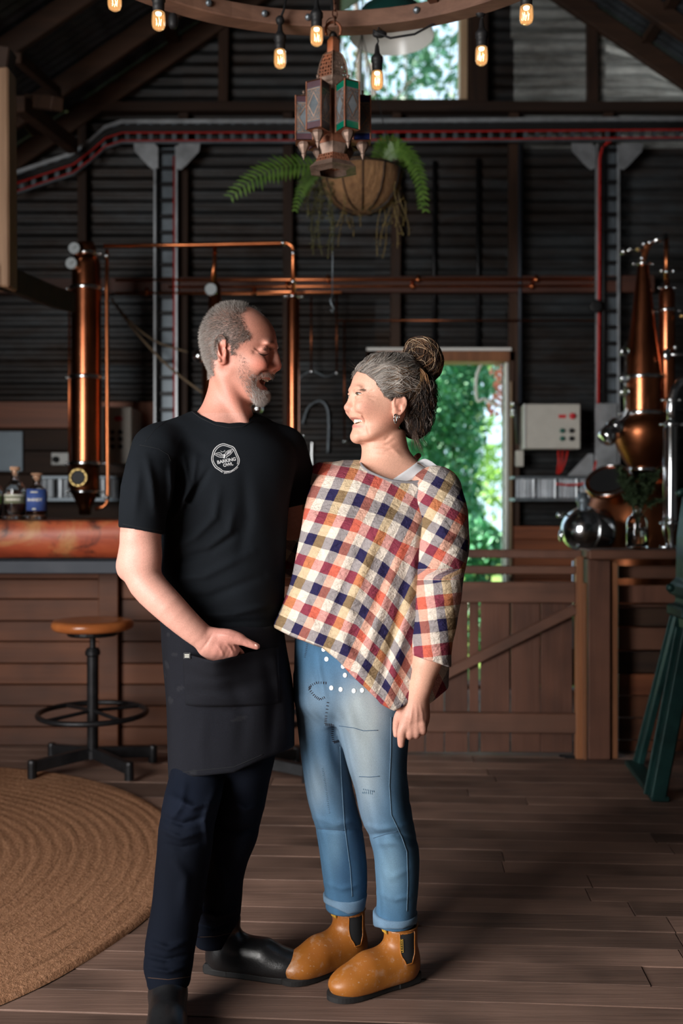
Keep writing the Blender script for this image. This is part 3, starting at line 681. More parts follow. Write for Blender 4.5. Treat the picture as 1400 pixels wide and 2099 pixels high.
# lyne arm and the valve at the top
la = thing('lyne_arm', 'bright steel and copper arm with valve fittings on top of the pot still', 'pipe', W(1320, 540, D2))
m = MB(); px_tube(m, [(1318, 540), (1320, 524), (1330, 500), (1364, 482)], 6, D2, 10); m.build('arm', M['copper_pipe'], la, smooth=True)
m = MB(); px_tube(m, [(1338, 496, D2-.03), (1366, 482, D2-.03)], 6.5, D2-.03, 10); m.build('sleeve', M['steel'], la, smooth=True)
m = MB(); px_tube(m, [(1366, 484), (1366, 575)], 4.5, D2, 10); m.build('drop_pipe', M['copper_pipe'], la, smooth=True)
m = MB(); px_tube(m, [(1318, 512), (1278, 514)], 2.6, D2, 8)
for (x, y, r) in ((1278, 516, 8), (1292, 511, 5), (1308, 511, 6), (1320, 500, 7), (1332, 497, 7), (1316, 530, 7), (1356, 555, 5), (1366, 557, 6), (1380, 556, 5)): m.sphere(W(x, y, D2), r*s2, 9, 6)
m.build('valve_fittings', M['steel'], la, smooth=True)['kind'] = 'stuff'
MB().sphere(W(1307, 511, D2-.03), 4*s2, 9, 6).build('brass_valve', M['brass'], la, smooth=True)
# second copper column
c2_ = thing('copper_spirit_column', 'narrow shiny copper column beside the pot still at the right edge', 'still', W(1367, 1130, D2))
m = MB(); lathe_px(m, 1367, D2, [(0, 1130), (16, 1128), (16, 640), (16, 602), (12, 592), (6, 586), (5, 572)], 28); m.build('tube', M['copper'], c2_, smooth=True)
clamp(c2_, 1367, 637, D2, 17, 7); clamp(c2_, 1367, 590, D2, 7, 6)
m = MB(); px_tube(m, [(1367, 727, D2-.09), (1400, 727, D2-.09), (1440, 727, D2-.09)], 3, D2, 8); m.sphere(W(1367, 727, D2-.1), 8*s2, 10, 7, (1, .6, 1.6)); m.sphere(W(1384, 712, D2-.1), 6*s2, 9, 6); m.build('valve', M['steel'], c2_, smooth=True)
MB().sphere(W(1397, 648, D2-.05), 5*s2, 9, 6).build('brass_knob', M['brass'], c2_, smooth=True)
m = MB(); px_tube(m, [(1350, 735, D2-.02), (1350, 905, D2-.02)], 2.2, D2, 8); m.build('thin_line', M['steel'], c2_, smooth=True)
# chrome U pipe
cu_ = thing('steel_pipe', 'chrome transfer pipe bending over at the right edge of the photo', 'pipe', W(1376, 1120, 5.5)); s3 = S(5.5)
m = MB(); px_tube(m, [(1376, 870), (1376, 825), (1384, 795), (1400, 779), (1440, 772)], 9, 5.5, 14, 12); m.build('bend', M['steel'], cu_, smooth=True)
m = MB(); lathe_px(m, 1376, 5.5, [(5, 1120), (5, 1090), (12, 1075), (13, 1060), (13, 872), (9, 860)], 20); m.build('sleeve', M['steel'], cu_, smooth=True)
m = MB(); px_tube(m, [(1361, 1060), (1360, 1085), (1368, 1120)], 2.5, 5.5, 8); px_tube(m, [(1361, 875), (1361, 1060)], 1.8, 5.5, 8); m.build('side_line', M['steel'], cu_, smooth=True)
clamp(cu_, 1376, 870, 5.5, 13, 7); clamp(cu_, 1376, 1072, 5.5, 13, 6); clamp(cu_, 1376, 820, 5.5, 9, 6)
m = MB(); px_tube(m, [(1352, 1122), (1398, 1120)], 4, 5.5, 8); m.build('foot_valve', M['steel'], cu_, smooth=True)
# stainless drum with a round door
sd = thing('stainless_drum', 'round polished stainless drum with small handles in front of the pot still', 'tank', W(1197, 1130, 5.4)); s4 = S(5.4)
c_ = W(1196, 1086, 5.42); ax = Vector((-.85, -.5, .08)).normalized()
m = MB().lathe([(0, .12), (14*s4, .115), (30*s4, .095), (40*s4, .065), (46*s4, .03), (47*s4, .0), (47*s4, -.12), (40*s4, -.14), (0, -.15)], c_, 40, ax); m.build('drum', M['steel'], sd, smooth=True)
ring = [c_+ax*.0+(ax.orthogonal().normalized()*math.cos(a)+ax.cross(ax.orthogonal().normalized())*math.sin(a))*48*s4 for a in np.linspace(0, 2*math.pi, 41)]
MB().tube(ring, .007, 8, False).build('band', M['steel'], sd, smooth=True)
m = MB(); lathe_px(m, 1195, 5.42, [(11, 1052), (11, 1032), (14, 1030), (14, 1022), (9, 1018), (8, 1010), (0, 1009)], 18); m.build('outlet', M['galv'], sd, smooth=True)
m = MB(); px_tube(m, [(1146, 1056), (1156, 1052), (1165, 1058)], 3, 5.3, 8); m.sphere(W(1147, 1056, 5.3), 6*s4, 10, 7); m.build('handle', M['steel'], sd, smooth=True)
m = MB(); m.sphere(W(1150, 1098, 5.3), 8*s4, 10, 7, (.6, 1, 1.6)); m.build('knob', M['steel'], sd, smooth=True)
m = MB(); px_tube(m, [(1178, 1128), (1185, 1150)], 6, 5.35, 8); m.build('drum_leg', M['steel'], sd, smooth=True)
m = MB(); px_tube(m, [(1178, 1150), (1178, 1330)], 5, 5.35, 8); px_tube(m, [(1215, 1130), (1215, 1330)], 5, 5.45, 8); m.build('drum_leg', M['steel'], sd, smooth=True)
# vase bottle with greenery on the fence shelf
zsh = HC-(1126-HY)*S(4.72); vb = W(1306, 1126, 4.74); vb.z = zsh+.0005; sv = S(4.74); M['vase_water'] = glass_mat('vase_water', (.9, .97, .92), .01, 1.33)
va = thing('glass_vase', 'clear bottle vase with dark feathery greenery standing on the fence shelf', 'vase', vb)
r = 22*sv; MB().lathe([(0, .003), (r*.92, .003), (r, .012), (r, .13), (r*.85, .15), (r*.5, .163), (r*.4, .172), (r*.4, .2), (r*.5, .204), (r*.5, .212), (r*.36, .212), (r*.34, .175), (r*.8, .147), (r*.94, .128), (r*.94, .016), (0, .012)], vb, 28).build('glass_body', M['glass'], va, smooth=True)
MB().lathe([(0, .014), (r*.935, .018), (r*.935, .1), (0, .1)], vb, 24).build('water', M['vase_water'], va, smooth=True)
M['dark_leaf'] = plain('dark_feathery_leaf', (.03, .05, .02), .6, .3)
for k in range(24):
    rr = random.Random(k); m = MB(); a = rr.uniform(0, 6.28); sp = rr.uniform(.02, .12); hgt = rr.uniform(.22, .4)
    P0 = vb+Vector((0, 0, .06)); P1 = vb+Vector((sp*.1*math.cos(a), sp*.1*math.sin(a), .22)); P2 = vb+Vector((sp*math.cos(a), sp*.7*math.sin(a), hgt))
    path = [P0*(1-t)**2+P1*2*t*(1-t)+P2*t*t for t in np.linspace(0, 1, 7)]; m.tube(path, .0013, 5)
    for q in range(110):
        t = rr.uniform(.62, 1); p = P0*(1-t)**2+P1*2*t*(1-t)+P2*t*t; d_ = Vector((rr.gauss(0, 1), rr.gauss(0, 1), rr.gauss(.5, 1))).normalized(); e = d_.orthogonal().normalized()*.0045; L = rr.uniform(.015, .04)
        m.add([p-e, p+e, p+d_*L], [(0, 1, 2)])
    m.build('sprig', M['dark_leaf'], va)
# ---- copper pipes along the girt
for i, (y, x0, x1, r) in enumerate(((573, 236, 1216, 3.2), (587, 345, 1216, 2.6), (600, 236, 600, 3.0))):
    lab = ('uppermost of the three copper pipes running along the dark wall beam', 'middle copper pipe of the three running along the dark wall beam', 'lowest and shortest copper pipe fixed along the dark wall beam')[i]
    t = thing('wall_pipe', lab, 'pipe', W(x0, y, DW-.15), 'copper pipes along the wall beam')
    m = MB(); px_tube(m, [(x0, y+1), (700, y), (x1, y-1)], r, DW-.15, 10); m.build('pipe', M['copper_pipe'], t, smooth=True)
    for x in ((672, 857, 1099), (845, 1090, 588), (300, 520))[i]:
        mm = MB(); px_tube(mm, [(x-4, y), (x+4, y)], r+2, DW-.15, 10); px_tube(mm, [(x, y-10), (x, y+6)], 2.5, DW-.15, 8); mm.build('coupling', M['copper_pipe'], t, smooth=True)
tp = thing('thin_wall_pipe', 'thin horizontal copper line with droppers across the middle of the wall', 'pipe', W(960, 657, DW-.13))
m = MB(); px_tube(m, [(690, 657), (1232, 657)], 2, DW-.13, 8); m.build('pipe', M['copper_dark'], tp, smooth=True)
for (x, a, b_) in ((638, 608, 762), (690, 594, 765), (706, 657, 905)):
    m = MB(); px_tube(m, [(x, a), (x, b_)], 2, DW-.13, 8); m.build('dropper', M['copper_dark'], tp, smooth=True)
    MB().sphere(W(x, b_, DW-.14), 5*k_, 9, 6).build('tap_end', M['steel'], tp, smooth=True)
dp = [('dark_wall_pipe', 'left one of two dark vertical pipes on the wall above the door', 890, 330, 715, 4), ('dark_wall_pipe', 'right one of two dark vertical pipes on the wall above the door', 980, 325, 715, 4.5)]
for (nm, lab, x, a, b_, r) in dp:
    m = MB(); px_tube(m, [(x, a), (x, b_)], r, DW-.03, 8); tag(m.build(nm, M['black_iron'], None, smooth=True), lab, 'pipe', 'dark pipes above the door')
m = MB(); px_tube(m, [(1066, 296), (1066, 830)], 4.5, DW-.12, 10); tag(m.build('wall_conduit', M['beam_steel'], None, smooth=True), 'long vertical steel conduit just right of the door', 'conduit')
fl = thing('hose_fitting', 'chrome hose fitting hanging beside the door frame', 'fitting', W(1056, 905, DW-.2))
m = MB(); px_tube(m, [(1056, 826), (1058, 850), (1062, 910)], 4, DW-.2, 8, 4); m.build('hose', M['black_rubber'], fl, smooth=True)
m = MB(); 
for y in (828, 842, 850): m.sphere(W(1052, y, DW-.2), 5*k_, 9, 6)
m.build('chrome_joint', M['steel'], fl, smooth=True)
# hoses and ropes
def hose(name, label, pts, r, D, mat, cat='hose'):
    P = [W(x, y, D) for (x, y) in pts]; out = []
    for i in range(len(P)-1):
        p0, p1, p2, p3 = P[max(0, i-1)], P[i], P[i+1], P[min(len(P)-1, i+2)]
        for t in np.linspace(0, 1, 7)[:-1]:
            out.append(.5*((2*p1)+(-p0+p2)*t+(2*p0-5*p1+4*p2-p3)*t*t+(-p0+3*p1-3*p2+p3)*t**3))
    out.append(P[-1]); m = MB().tube(out, r*S(D), 8); return tag(m.build(name, mat, None, smooth=True), label, cat)
M['rope'] = plain('old_rope', (.22, .16, .1), .9)
hose('slack_rope', 'slack rope running down from the copper pipe towards the man\'s shoulder', [(228, 612), (262, 660), (300, 705), (350, 755), (415, 805), (470, 840)], 2.4, 6.3, M['rope'], 'rope')
hose('slack_line', 'thinner line branching off the slack rope behind the ladder', [(228, 612), (270, 662), (320, 700), (385, 722)], 1.8, 6.3, M['rope'], 'rope')
hose('bent_hose', 'pale hose looped over behind the man\'s shoulder', [(296, 900), (300, 850), (322, 828), (345, 830), (356, 850), (360, 880)], 4, DW-.03, M['rope'])
hose('thin_wire', 'thin drooping wire between the taps right of the condenser', [(614, 776), (638, 760), (668, 772), (690, 763)], 1.5, DW-.14, M['galv'], 'wire')
hose('curved_hose', 'grey hose arching over in the dark gap between the two faces', [(620, 870), (632, 835), (655, 822), (670, 835), (674, 870), (672, 930)], 2.6, DW-.03, M['galv'])
hose('hanging_hose', 'dark hose hanging down right of the copper condenser', [(604, 905), (612, 930), (622, 960), (628, 1010)], 2.5, 5.8, M['galv'])
hose('black_tap_hose', 'short black hose with chrome ends hanging in the gap between the faces', [(640, 905), (639, 930), (640, 955)], 3, DW-.02, M['steel'])
# ---- cable trays
def tray_line(py, path_off, mat, r, nm, parent, D):
    pass
ct = thing('cable_tray', 'long steel cable tray with black and red cables along the top of the wall', 'cable tray', W(700, 270, DW-.16)); Dt_ = DW-.16
def tray_pt(x, off):
    base = [(30, 352), (150, 312), (186, 285), (216, 258), (250, 247), (700, 246), (1500, 240)]
    y = np.interp(x, [b[0] for b in base], [b[1] for b in base]); return (x, y+off)
xs = [30, 90, 150, 168, 186, 200, 216, 232, 250, 330, 450, 600, 750, 900, 1050, 1200, 1350, 1500]
def rail(off, h, nm, mat, dep=.02, D=Dt_):
    m = MB(); P = [W(*tray_pt(x, off), D) for x in xs]; s = S(D); vs = []; fs = []
    for p in P: vs += [p+Vector((0, -dep/2, -h*s/2)), p+Vector((0, dep/2, -h*s/2)), p+Vector((0, dep/2, h*s/2)), p+Vector((0, -dep/2, h*s/2))]
    for i in range(len(P)-1):
        for k in range(4): fs.append((i*4+k, i*4+(k+1) % 4, i*4+4+(k+1) % 4, i*4+4+k))
    return m.add(vs, fs).build(nm, M[mat], ct)
rail(3, 8, 'top_rail', 'galv_light'); rail(45, 6, 'bottom_rail', 'galv')
for (off, r, mt) in ((13, 4.5, 'black_rubber'), (19, 4, 'black_rubber'), (25, 1.8, 'red_cable'), (41, 1.5, 'red_cable')):
    m = MB().tube([W(*tray_pt(x, off), Dt_-.02) for x in xs], r*S(Dt_), 8); m.build('cable', M[mt], ct, smooth=True)
x = 45
while x < 1480:
    m = MB().beam(W(*tray_pt(x, 3), Dt_+.012), W(*tray_pt(x, 45), Dt_+.012), .012, .028, (1, 0, 0)); m.build('rung', M['galv'], ct); x += 24
def ladder(x0, x1, y0, y1, label, name='cable_ladder'):
    D = DW-.14; s = S(D); t = thing(name, label, 'cable ladder', W((x0+x1)/2, y1, D), 'vertical cable ladders')
    for x in (x0, x1): MB().beam(W(x, y1, D), W(x, y0, D), .03, 5*s, (1, 0, 0)).build('side_rail', M['galv_light'], t, bevel=.002)
    MB().box((x0+2-700)*s, (x1-2-700)*s, D+.03, D+.034, HC-(y1-HY)*s, HC-(y0-HY)*s).build('back_plate', M['galv'], t)
    y = y0+12
    while y < y1:
        MB().beam(W(x0, y, D+.01), W(x1, y, D+.01), .025, 8*s, (0, 0, 1)).build('rung', M['black_iron'], t); y += 33
    return t, D
lt, D_ = ladder(318, 362, 300, 905, 'left vertical steel cable ladder with a red cable on its right rail')
m = MB(); px_tube(m, [(357, 320), (357, 905)], 2.5, D_-.012, 8); m.build('red_wire', M['red_cable'], lt, smooth=True)
m = MB(); px_tube(m, [(323, 300), (324, 905)], 3, D_-.012, 8); m.build('black_wire', M['black_rubber'], lt, smooth=True)
rt, D_ = ladder(1223, 1267, 296, 1000, 'right vertical steel cable ladder with a thick black cable down its middle')
m = MB(); px_tube(m, [(1260, 285), (1238, 296), (1229, 320), (1228, 600), (1226, 845)], 3, D_-.012, 8, 20); m.build('red_wire', M['red_cable'], rt, smooth=True)
m = MB(); px_tube(m, [(1237, 300), (1237, 845)], 3.5, D_-.012, 8); m.build('black_wire', M['black_rubber'], rt, smooth=True)
MB().box((1218-700)*S(D_), (1262-700)*S(D_), D_-.03, D_-.02, HC-(1000-HY)*S(D_), HC-(828-HY)*S(D_)).build('cover_plate', M['galv_light'], rt, bevel=.002)
c_ = W(1221, 628, D_-.06); MB().lathe([(0, .02), (12*k_, .02), (13*k_, -.01), (10*k_, -.015), (0, -.012)], c_, 20, (0, 1, 0)).build('round_sensor', M['black_rubber'], rt, smooth=True)
for (sx, mir, lab) in ((300, 1, 'left ladder, left side'), (384, -1, 'left ladder, right side'), (1197, 1, 'right ladder, left side'), (1292, -1, 'right ladder, right side')):
    pts = [(-26, -24), (16, -24), (24, -16), (24, 26), (14, 30), (4, 22), (-24, -8)]
    pl = [W(sx+mir*x, 318+y, DW-.17) for (x, y) in pts]
    tag(MB().prism(pl, (0, .006, 0)).build('gusset_plate', M['galv_light'], None), 'angled steel gusset plate under the cable tray, ' + lab, 'bracket', 'gusset plates under the tray')
# ---- electrics
eb = thing('control_box', 'beige metal control box with red and green buttons right of the door', 'control box', W(1132, 920, DW-.26)); D_ = DW-.26; s = S(D_)
MB().box((1075-700)*s, (1190-700)*s, D_, D_+.17, HC-(920-HY)*s, HC-(828-HY)*s).build('case', M['enamel_grey'], eb, bevel=.006)
MB().box((1073-700)*s, (1077-700)*s, D_-.012, D_+.01, HC-(920-HY)*s, HC-(828-HY)*s).build('door_edge', M['white_plastic'], eb, bevel=.002)
for (x, y, r, mt) in ((1173, 853, 6.5, 'red_plastic'), (1152, 883, 5, 'green_plastic'), (1171, 883, 5, 'black_rubber'), (1152, 899, 5, 'green_plastic'), (1171, 899, 5, 'black_rubber')):
    MB().lathe([(0, -.02), (r*.8*s, -.02), (r*s, -.014), (r*s, .002)], W(x, y, D_), 16, (0, 1, 0)).build('button', M[mt], eb, smooth=True)
MB().box((1145-700)*s, (1160-700)*s, D_-.003, D_, HC-(857-HY)*s, HC-(850-HY)*s).build('nameplate', M['red_plastic'], eb)
for i, (a, b_) in enumerate((((1144, 922), (1142, 972)), ((1153, 922), (1146, 972)), ((1164, 922), (1150, 968)))):
    m = MB(); px_tube(m, [a, ((a[0]+b_[0])/2+2, 945), b_], 2, DW-.18, 8); tag(m.build('red_flex', M['red_cable'], None, smooth=True), ('left one', 'middle one', 'right one')[i]+' of three red cables hanging below the control box', 'cable', 'red cables below the control box')
lb_ = thing('button_box', 'grey control panel with six black buttons behind the copper column', 'control box', W(238, 950, 6.2)); s = S(6.2)
MB().box((206-700)*s, (269-700)*s, 6.2, DW-.1, HC-(950-HY)*s, HC-(834-HY)*s).build('case', M['enamel_grey'], lb_, bevel=.005)
for (x, y) in ((231, 886), (247, 886), (231, 900), (247, 900), (231, 915), (247, 915)): MB().lathe([(0, -.015), (4.5*s, -.015), (5*s, .002)], W(x, y, 6.2), 14, (0, 1, 0)).build('button', M['black_rubber'], lb_, smooth=True)
MB().sphere(W(242, 858, 6.19), 7*s, 12, 8, (1.2, .6, .8)).build('stop_button', M['red_plastic'], lb_, smooth=True)
tag(MB().lathe([(0, -.03), (7*s, -.03), (8*s, .0), (10*s, .03)], W(282, 856, DW-.12), 16, (0, 1, 0)).build('round_switch', M['black_rubber'], None, smooth=True), 'small black round switch on the board right of the grey panel', 'switch')
so = thing('power_socket', 'white power outlet plate with a black plug on the lining boards', 'socket', W(122, 955, DW-.14)); s = S(DW-.14)
MB().box((105-700)*s, (141-700)*s, DW-.14, DW-.105, HC-(953-HY)*s, HC-(928-HY)*s).build('plate', M['white_plastic'], so, bevel=.004)
MB().lathe([(0, -.03), (6*s, -.03), (7*s, 0)], W(115, 942, DW-.14), 14, (0, 1, 0)).build('plug', M['black_rubber'], so, smooth=True)
M['board_blue'] = plain('whiteboard', (.3, .38, .45), .5, .1, 5)
tag(MB().box((-60-700)*s, (45-700)*s, DW-.13, DW-.105, HC-(966-HY)*s, HC-(884-HY)*s).build('notice_board', M['board_blue'], None, bevel=.003), 'pale blue notice board at the left edge above the bottles', 'notice board')
tag(MB().box((1050-700)*k_, (1064-700)*k_, DW-.17, DW-.1, HC-(958-HY)*k_, HC-(926-HY)*k_).build('switch_box', M['enamel_grey'], None, bevel=.003), 'small cream switch box between door and control box', 'switch')
gp_ = [W(1163, 975, DW-.14), (W(1216, 975, DW-.14)), W(1216, 930, DW-.14), W(1206, 930, DW-.14)]
tag(MB().prism(gp_, (0, .005, 0)).build('gusset_plate', M['galv_light'], None), 'slanting steel plate at the foot of the right cable ladder', 'bracket')
def duct(x0, x1, label):
    D = DW-.3; s = S(D); t = thing('slotted_duct', label, 'cable duct', W((x0+x1)/2, 1026, D))
    MB().box((x0-700)*s, (x1-700)*s, D, D+.2, HC-(981-HY)*s, HC-(976-HY)*s).build('lid', M['galv'], t)
    MB().box((x0-700)*s, (x1-700)*s, D-.02, D+.2, HC-(1027-HY)*s, HC-(1021-HY)*s).build('ledge', M['galv'], t)
    x = x0+3
    while x < x1-6:
        w = 38; n = 16; vs = []; fs = []
        for i in range(n+1):
            xx = min(x+w*i/n, x1)
            for yy in (982, 1020): vs.append(W(xx, yy, D+.02+.006*math.sin(i*1.9)))
        for i in range(n): fs.append((2*i, 2*i+2, 2*i+3, 2*i+1))
        mesh_obj('ribbed_panel', vs, fs, M['galv_light'], t); x += 44
    return t
duct(1054, 1215, 'ribbed grey cable duct below the control box'); duct(70, 330, 'ribbed grey duct behind the bottles on the bar')
hose('red_loop', 'red cable looping along the ribbed duct below the control box', [(1140, 992), (1170, 994), (1200, 990), (1214, 975), (1222, 945)], 2.2, DW-.34, M['red_cable'], 'cable')
# ================================================================== hanging things
M['rusty'] = metal('rusted_iron', (.17, .075, .045), .6, .5, .35, 9, .3)
M['rust_hoop'] = wood('weathered_wheel_hoop', (.07, .033, .022), (.22, .115, .075), 0, .7, 8, .3)
# wheel hoop
RCx, RCy, RR = -.04, 2.58, .9; zr = HC+(1030-47)/F*(RCy+RR)
wh = thing('wheel_hoop', 'big weathered cart wheel hoop hanging overhead and carrying the light bulbs', 'hoop', (RCx, RCy, zr))
m = MB(); vs = []; fs = []; n = 80
for k in range(n):
    a = 2*math.pi*k/n
    for (r, z) in ((RR-.035, -.028), (RR+.03, -.034), (RR+.034, .026), (RR-.03, .03)):
        j = .003*mnoise.noise((a*4, r*30, z*30)); vs.append((RCx+(r+j)*math.cos(a), RCy+(r+j)*math.sin(a), zr+z+j))
for k in range(n):
    k2 = (k+1) % n
    for q in range(4): fs.append((k*4+q, k*4+(q+1) % 4, k2*4+(q+1) % 4, k2*4+q))
m.add(vs, fs).build('rim', M['rust_hoop'], wh, bevel=.004)
for a in (math.radians(66), math.radians(156), math.radians(246), math.radians(336)):
    MB().beam((RCx, RCy, zr+.06), (RCx+(RR-.03)*math.cos(a), RCy+(RR-.03)*math.sin(a), zr+.03), .03, .03).build('spoke', M['rusty'], wh)
for a in (math.radians(105), math.radians(70), math.radians(118), math.radians(95)):
    p = Vector((RCx+(RR-.037)*math.cos(a), RCy+(RR-.037)*math.sin(a), zr)); MB().sphere(p, .012, 8, 6).build('bolt', M['galv'], wh)
MB().tube([(RCx, RCy, zr+.06), (RCx, RCy, roof_z(RCx)+.05)], .008, 8).build('suspension_rod', M['rusty'], wh)
# bulbs
m, nt, b = new_mat('bulb_glass'); b.inputs['Base Color'].default_value = (1, .82, .6, 1); b.inputs['Roughness'].default_value = .03; b.inputs['Transmission Weight'].default_value = 1; b.inputs['IOR'].default_value = 1.12
b.inputs['Emission Color'].default_value = (1, .5, .18, 1); b.inputs['Emission Strength'].default_value = .45; M['bulb'] = m
m, nt, b = new_mat('filament'); b.inputs['Emission Color'].default_value = (1, .66, .32, 1); b.inputs['Emission Strength'].default_value = 7; M['filament'] = m
M['cable'] = plain('black_flex', (.01, .01, .011), .6)
bulbs = [(235, 22, 3.0), (325, 62, 3.05), (574, 140, 3.4), (649, 94, 3.3), (773, 184, 3.45), (987, 134, 3.35), (1079, 50, 3.0)]
blabs = ['leftmost glowing bulb, cut by the top edge', 'glowing bulb second from the left below the hoop', 'glowing bulb hanging low to the left of the lantern', 'glowing bulb just above left of the lantern dome', 'lowest glowing bulb, in front of the window beside the lantern', 'glowing bulb hanging by the right edge of the window', 'rightmost glowing bulb near the top edge']
for (px, py, D), lab in zip(bulbs, blabs):
    s = S(D); c = W(px, py, D); t = thing('pendant_bulb', lab, 'light bulb', c, 'festoon bulbs on the hoop'); r = 13.2*3.3/D*s
    L = 38*s
    MB().lathe([(r*.78, L*.98), (r*.9, L*.93), (r*.96, L*.75), (r, L*.45), (r*.98, L*.28), (r*.84, L*.11), (r*.48, L*.015), (0, 0)], c, 22).build('glass', M['bulb'], t, smooth=True)
    for q in range(5):
        a = q*1.256; rr = r*.45
        MB().tube([(c.x+rr*math.cos(a), c.y+rr*math.sin(a), c.z+L*.62), (c.x+rr*.8*math.cos(a+.6), c.y+rr*.8*math.sin(a+.6), c.z+L*.25)], .0009, 5).build('filament', M['filament'], t)
    MB().lathe([(0, L*.9), (r*.5, L*.88), (r*.55, L*.97), (0, L)], c, 12).build('stem', M['filament'], t)
    z = L*.94
    MB().lathe([(0, z), (r*.82, z), (r*.86, z+.02), (r*.86, z+.034), (r, z+.036), (r, z+.05), (r*.8, z+.055), (r*.45, z+.066), (r*.32, z+.09), (.003, z+.1)], c, 18).build('socket', M['black_rubber'], t, smooth=True)
    top = Vector((c.x, c.y, c.z+z+.095)); ztop = max(zr-.02, top.z+.03); path = [top+(Vector((c.x+.012*math.sin(px), c.y, ztop))-top)*q+Vector((.004*math.sin(q*9+px), 0, 0)) for q in np.linspace(0, 1, 6)]
    MB().tube(path, .0028, 6).build('flex', M['cable'], t, smooth=True)
c = W(355, 58, 3.35); t = thing('empty_socket', 'black lamp socket without a bulb hanging from the hoop at left', 'socket', c)
MB().lathe([(0, 0), (.011, 0), (.016, .01), (.017, .034), (.012, .045), (.005, .06), (.003, .08)], c, 14).build('socket', M['black_rubber'], t, smooth=True)
MB().tube([c+Vector((0, 0, .08)), (c.x, c.y, zr)], .0028, 6).build('flex', M['cable'], t)
fc = thing('festoon_cable', 'black festoon cable draped along the overhead hoop', 'cable', W(780, 65, 3.45))
path = []
for i, (px, py) in enumerate(((985, 20), (960, 22), (905, 40), (850, 70), (800, 78), (775, 68), (765, 62))): path.append(W(px, py, 3.42))
MB().tube(path, .004, 7).build('drape', M['cable'], fc, smooth=True)
MB().sphere(W(778, 70, 3.43), .022, 9, 6, (1.2, .6, .6)).build('junction', M['cable'], fc, smooth=True)
MB().sphere(W(985, 22, 3.35), .018, 9, 6, (1.1, .7, 1.3)).build('junction', M['cable'], fc, smooth=True)
path = [W(573, 62, 3.4), W(574, 40, 3.4), W(582, 20, 3.4), W(588, -10, 3.4)]; MB().tube(path, .004, 7).build('drape', M['cable'], fc, smooth=True)
MB().sphere(W(574, 42, 3.4), .016, 9, 6).build('junction', M['cable'], fc, smooth=True)
# ---- Moroccan lantern
DL = 3.35; sl = S(DL); LC = Vector(((683-700)*sl, DL, 0))
def lz(py): return HC-(py-HY)*sl
lan = thing('moroccan_lantern', 'ornate rusted Moroccan metal lantern with glass panels and pierced dome', 'lantern', (LC.x, LC.y, lz(355)))
M['lan_metal'] = metal('patinated_lantern_metal', (.27, .185, .145), .55, .6, .45, 26, .25)
M['lan_rust'] = metal('rusty_red_metal', (.26, .1, .055), .6, .5, .4, 22, .2)
M['lan_glass'] = plain('smoky_blue_glass', (.13, .15, .165), .12, .4, 12, .7); M['green_glass'] = plain('green_glass_strip', (.0, .13, .075), .15, .3, 10, .7); M['blue_glass'] = plain('blue_glass_strip', (.012, .02, .09), .15, .3, 10, .7); M['plum'] = plain('plum_painted_strip', (.07, .035, .045), .4, .3)
def ring6(n, r, z, rot): return [Vector((LC.x+r*math.cos(rot+2*math.pi*k/n), LC.y+r*math.sin(rot+2*math.pi*k/n), z)) for k in range(n)]
def pierced(quad, nu, nv, hole, name, mat, parent, th=.0015):
    """a quad panel with a grid of real holes; quad = [bl, br, tr, tl]"""
    bl, br, tr, tl = [Vector(q) for q in quad]; m = MB(); nrm = (br-bl).cross(tl-bl).normalized()*th
    def pt(u, v): return (bl*(1-u)+br*u)*(1-v)+(tl*(1-u)+tr*u)*v
    for i in range(nu):
        for j in range(nv):
            u0, u1, v0, v1 = i/nu, (i+1)/nu, j/nv, (j+1)/nv; uc, vc = (u0+u1)/2, (v0+v1)/2
            h = hole*(.8+.4*((i+j) % 2)) if 0 < nu else hole
            out = [pt(u0, v0), pt(u1, v0), pt(u1, v1), pt(u0, v1)]; dm = [pt(uc, v0+(v1-v0)*(.5-h/2)), pt(u0+(u1-u0)*(.5+h/2), vc), pt(uc, v1-(v1-v0)*(.5-h/2)), pt(u0+(u1-u0)*(.5-h/2), vc)]
            m.add(out+dm, [(0, 1, 5, 4), (1, 2, 6, 5), (2, 3, 7, 6), (3, 0, 4, 7)])
    o = m.build(name, mat, parent); md = o.modifiers.new('thick', 'SOLIDIFY'); md.thickness = th*1.5; return o
rot = math.radians(-92)
n6 = 6
# top: loop, finial, neck
loop = [(LC.x+.026*math.cos(a), LC.y, lz(62)+.028*math.sin(a)) for a in np.linspace(-.6, math.pi+.6, 18)]
MB().tube(loop, .005, 8).build('carrying_loop', M['lan_rust'], lan, smooth=True)
MB().tube([(LC.x+.02*math.cos(a)-.004, LC.y, lz(50)+.022*math.sin(a)) for a in np.linspace(0, 2*math.pi, 22)], .0016, 6).build('hanging_ring', M['lan_metal'], lan, smooth=True)
m = MB()
for i, yy in enumerate((42, 28, 14)):
    m.tube([(LC.x+.006+.008*math.cos(a)*(1 if i % 2 else .3), LC.y+.008*math.cos(a)*(.3 if i % 2 else 1), lz(yy)+.015*math.sin(a)) for a in np.linspace(0, 2*math.pi, 12)], .0025, 5)
m.tube([(LC.x+.004, LC.y, lz(8)), (LC.x, LC.y, zr+.03)], .003, 5); m.build('chain', M['rusty'], lan)
m = MB(); 
for (r0, y0, r1, y1) in ((14, 110, 13.5, 86), (13.5, 86, 8, 78), (8, 78, 2, 72)):
    a_, b_ = ring6(n6, r0*sl, lz(y0), rot), ring6(n6, r1*sl, lz(y1), rot); m.add(a_+b_, [(k, (k+1) % 6, 6+(k+1) % 6, 6+k) for k in range(6)])
m.build('neck', M['lan_rust'], lan)
MB().lathe([(0, 0), (6*sl, .002), (9*sl, .012), (6*sl, .022), (0, .024)], (LC.x, LC.y, lz(80)), 12).build('finial', M['black_iron'], lan, smooth=True)
prof = [(14, 110), (22, 118), (29, 135), (33, 152), (35, 166), (37, 172)]
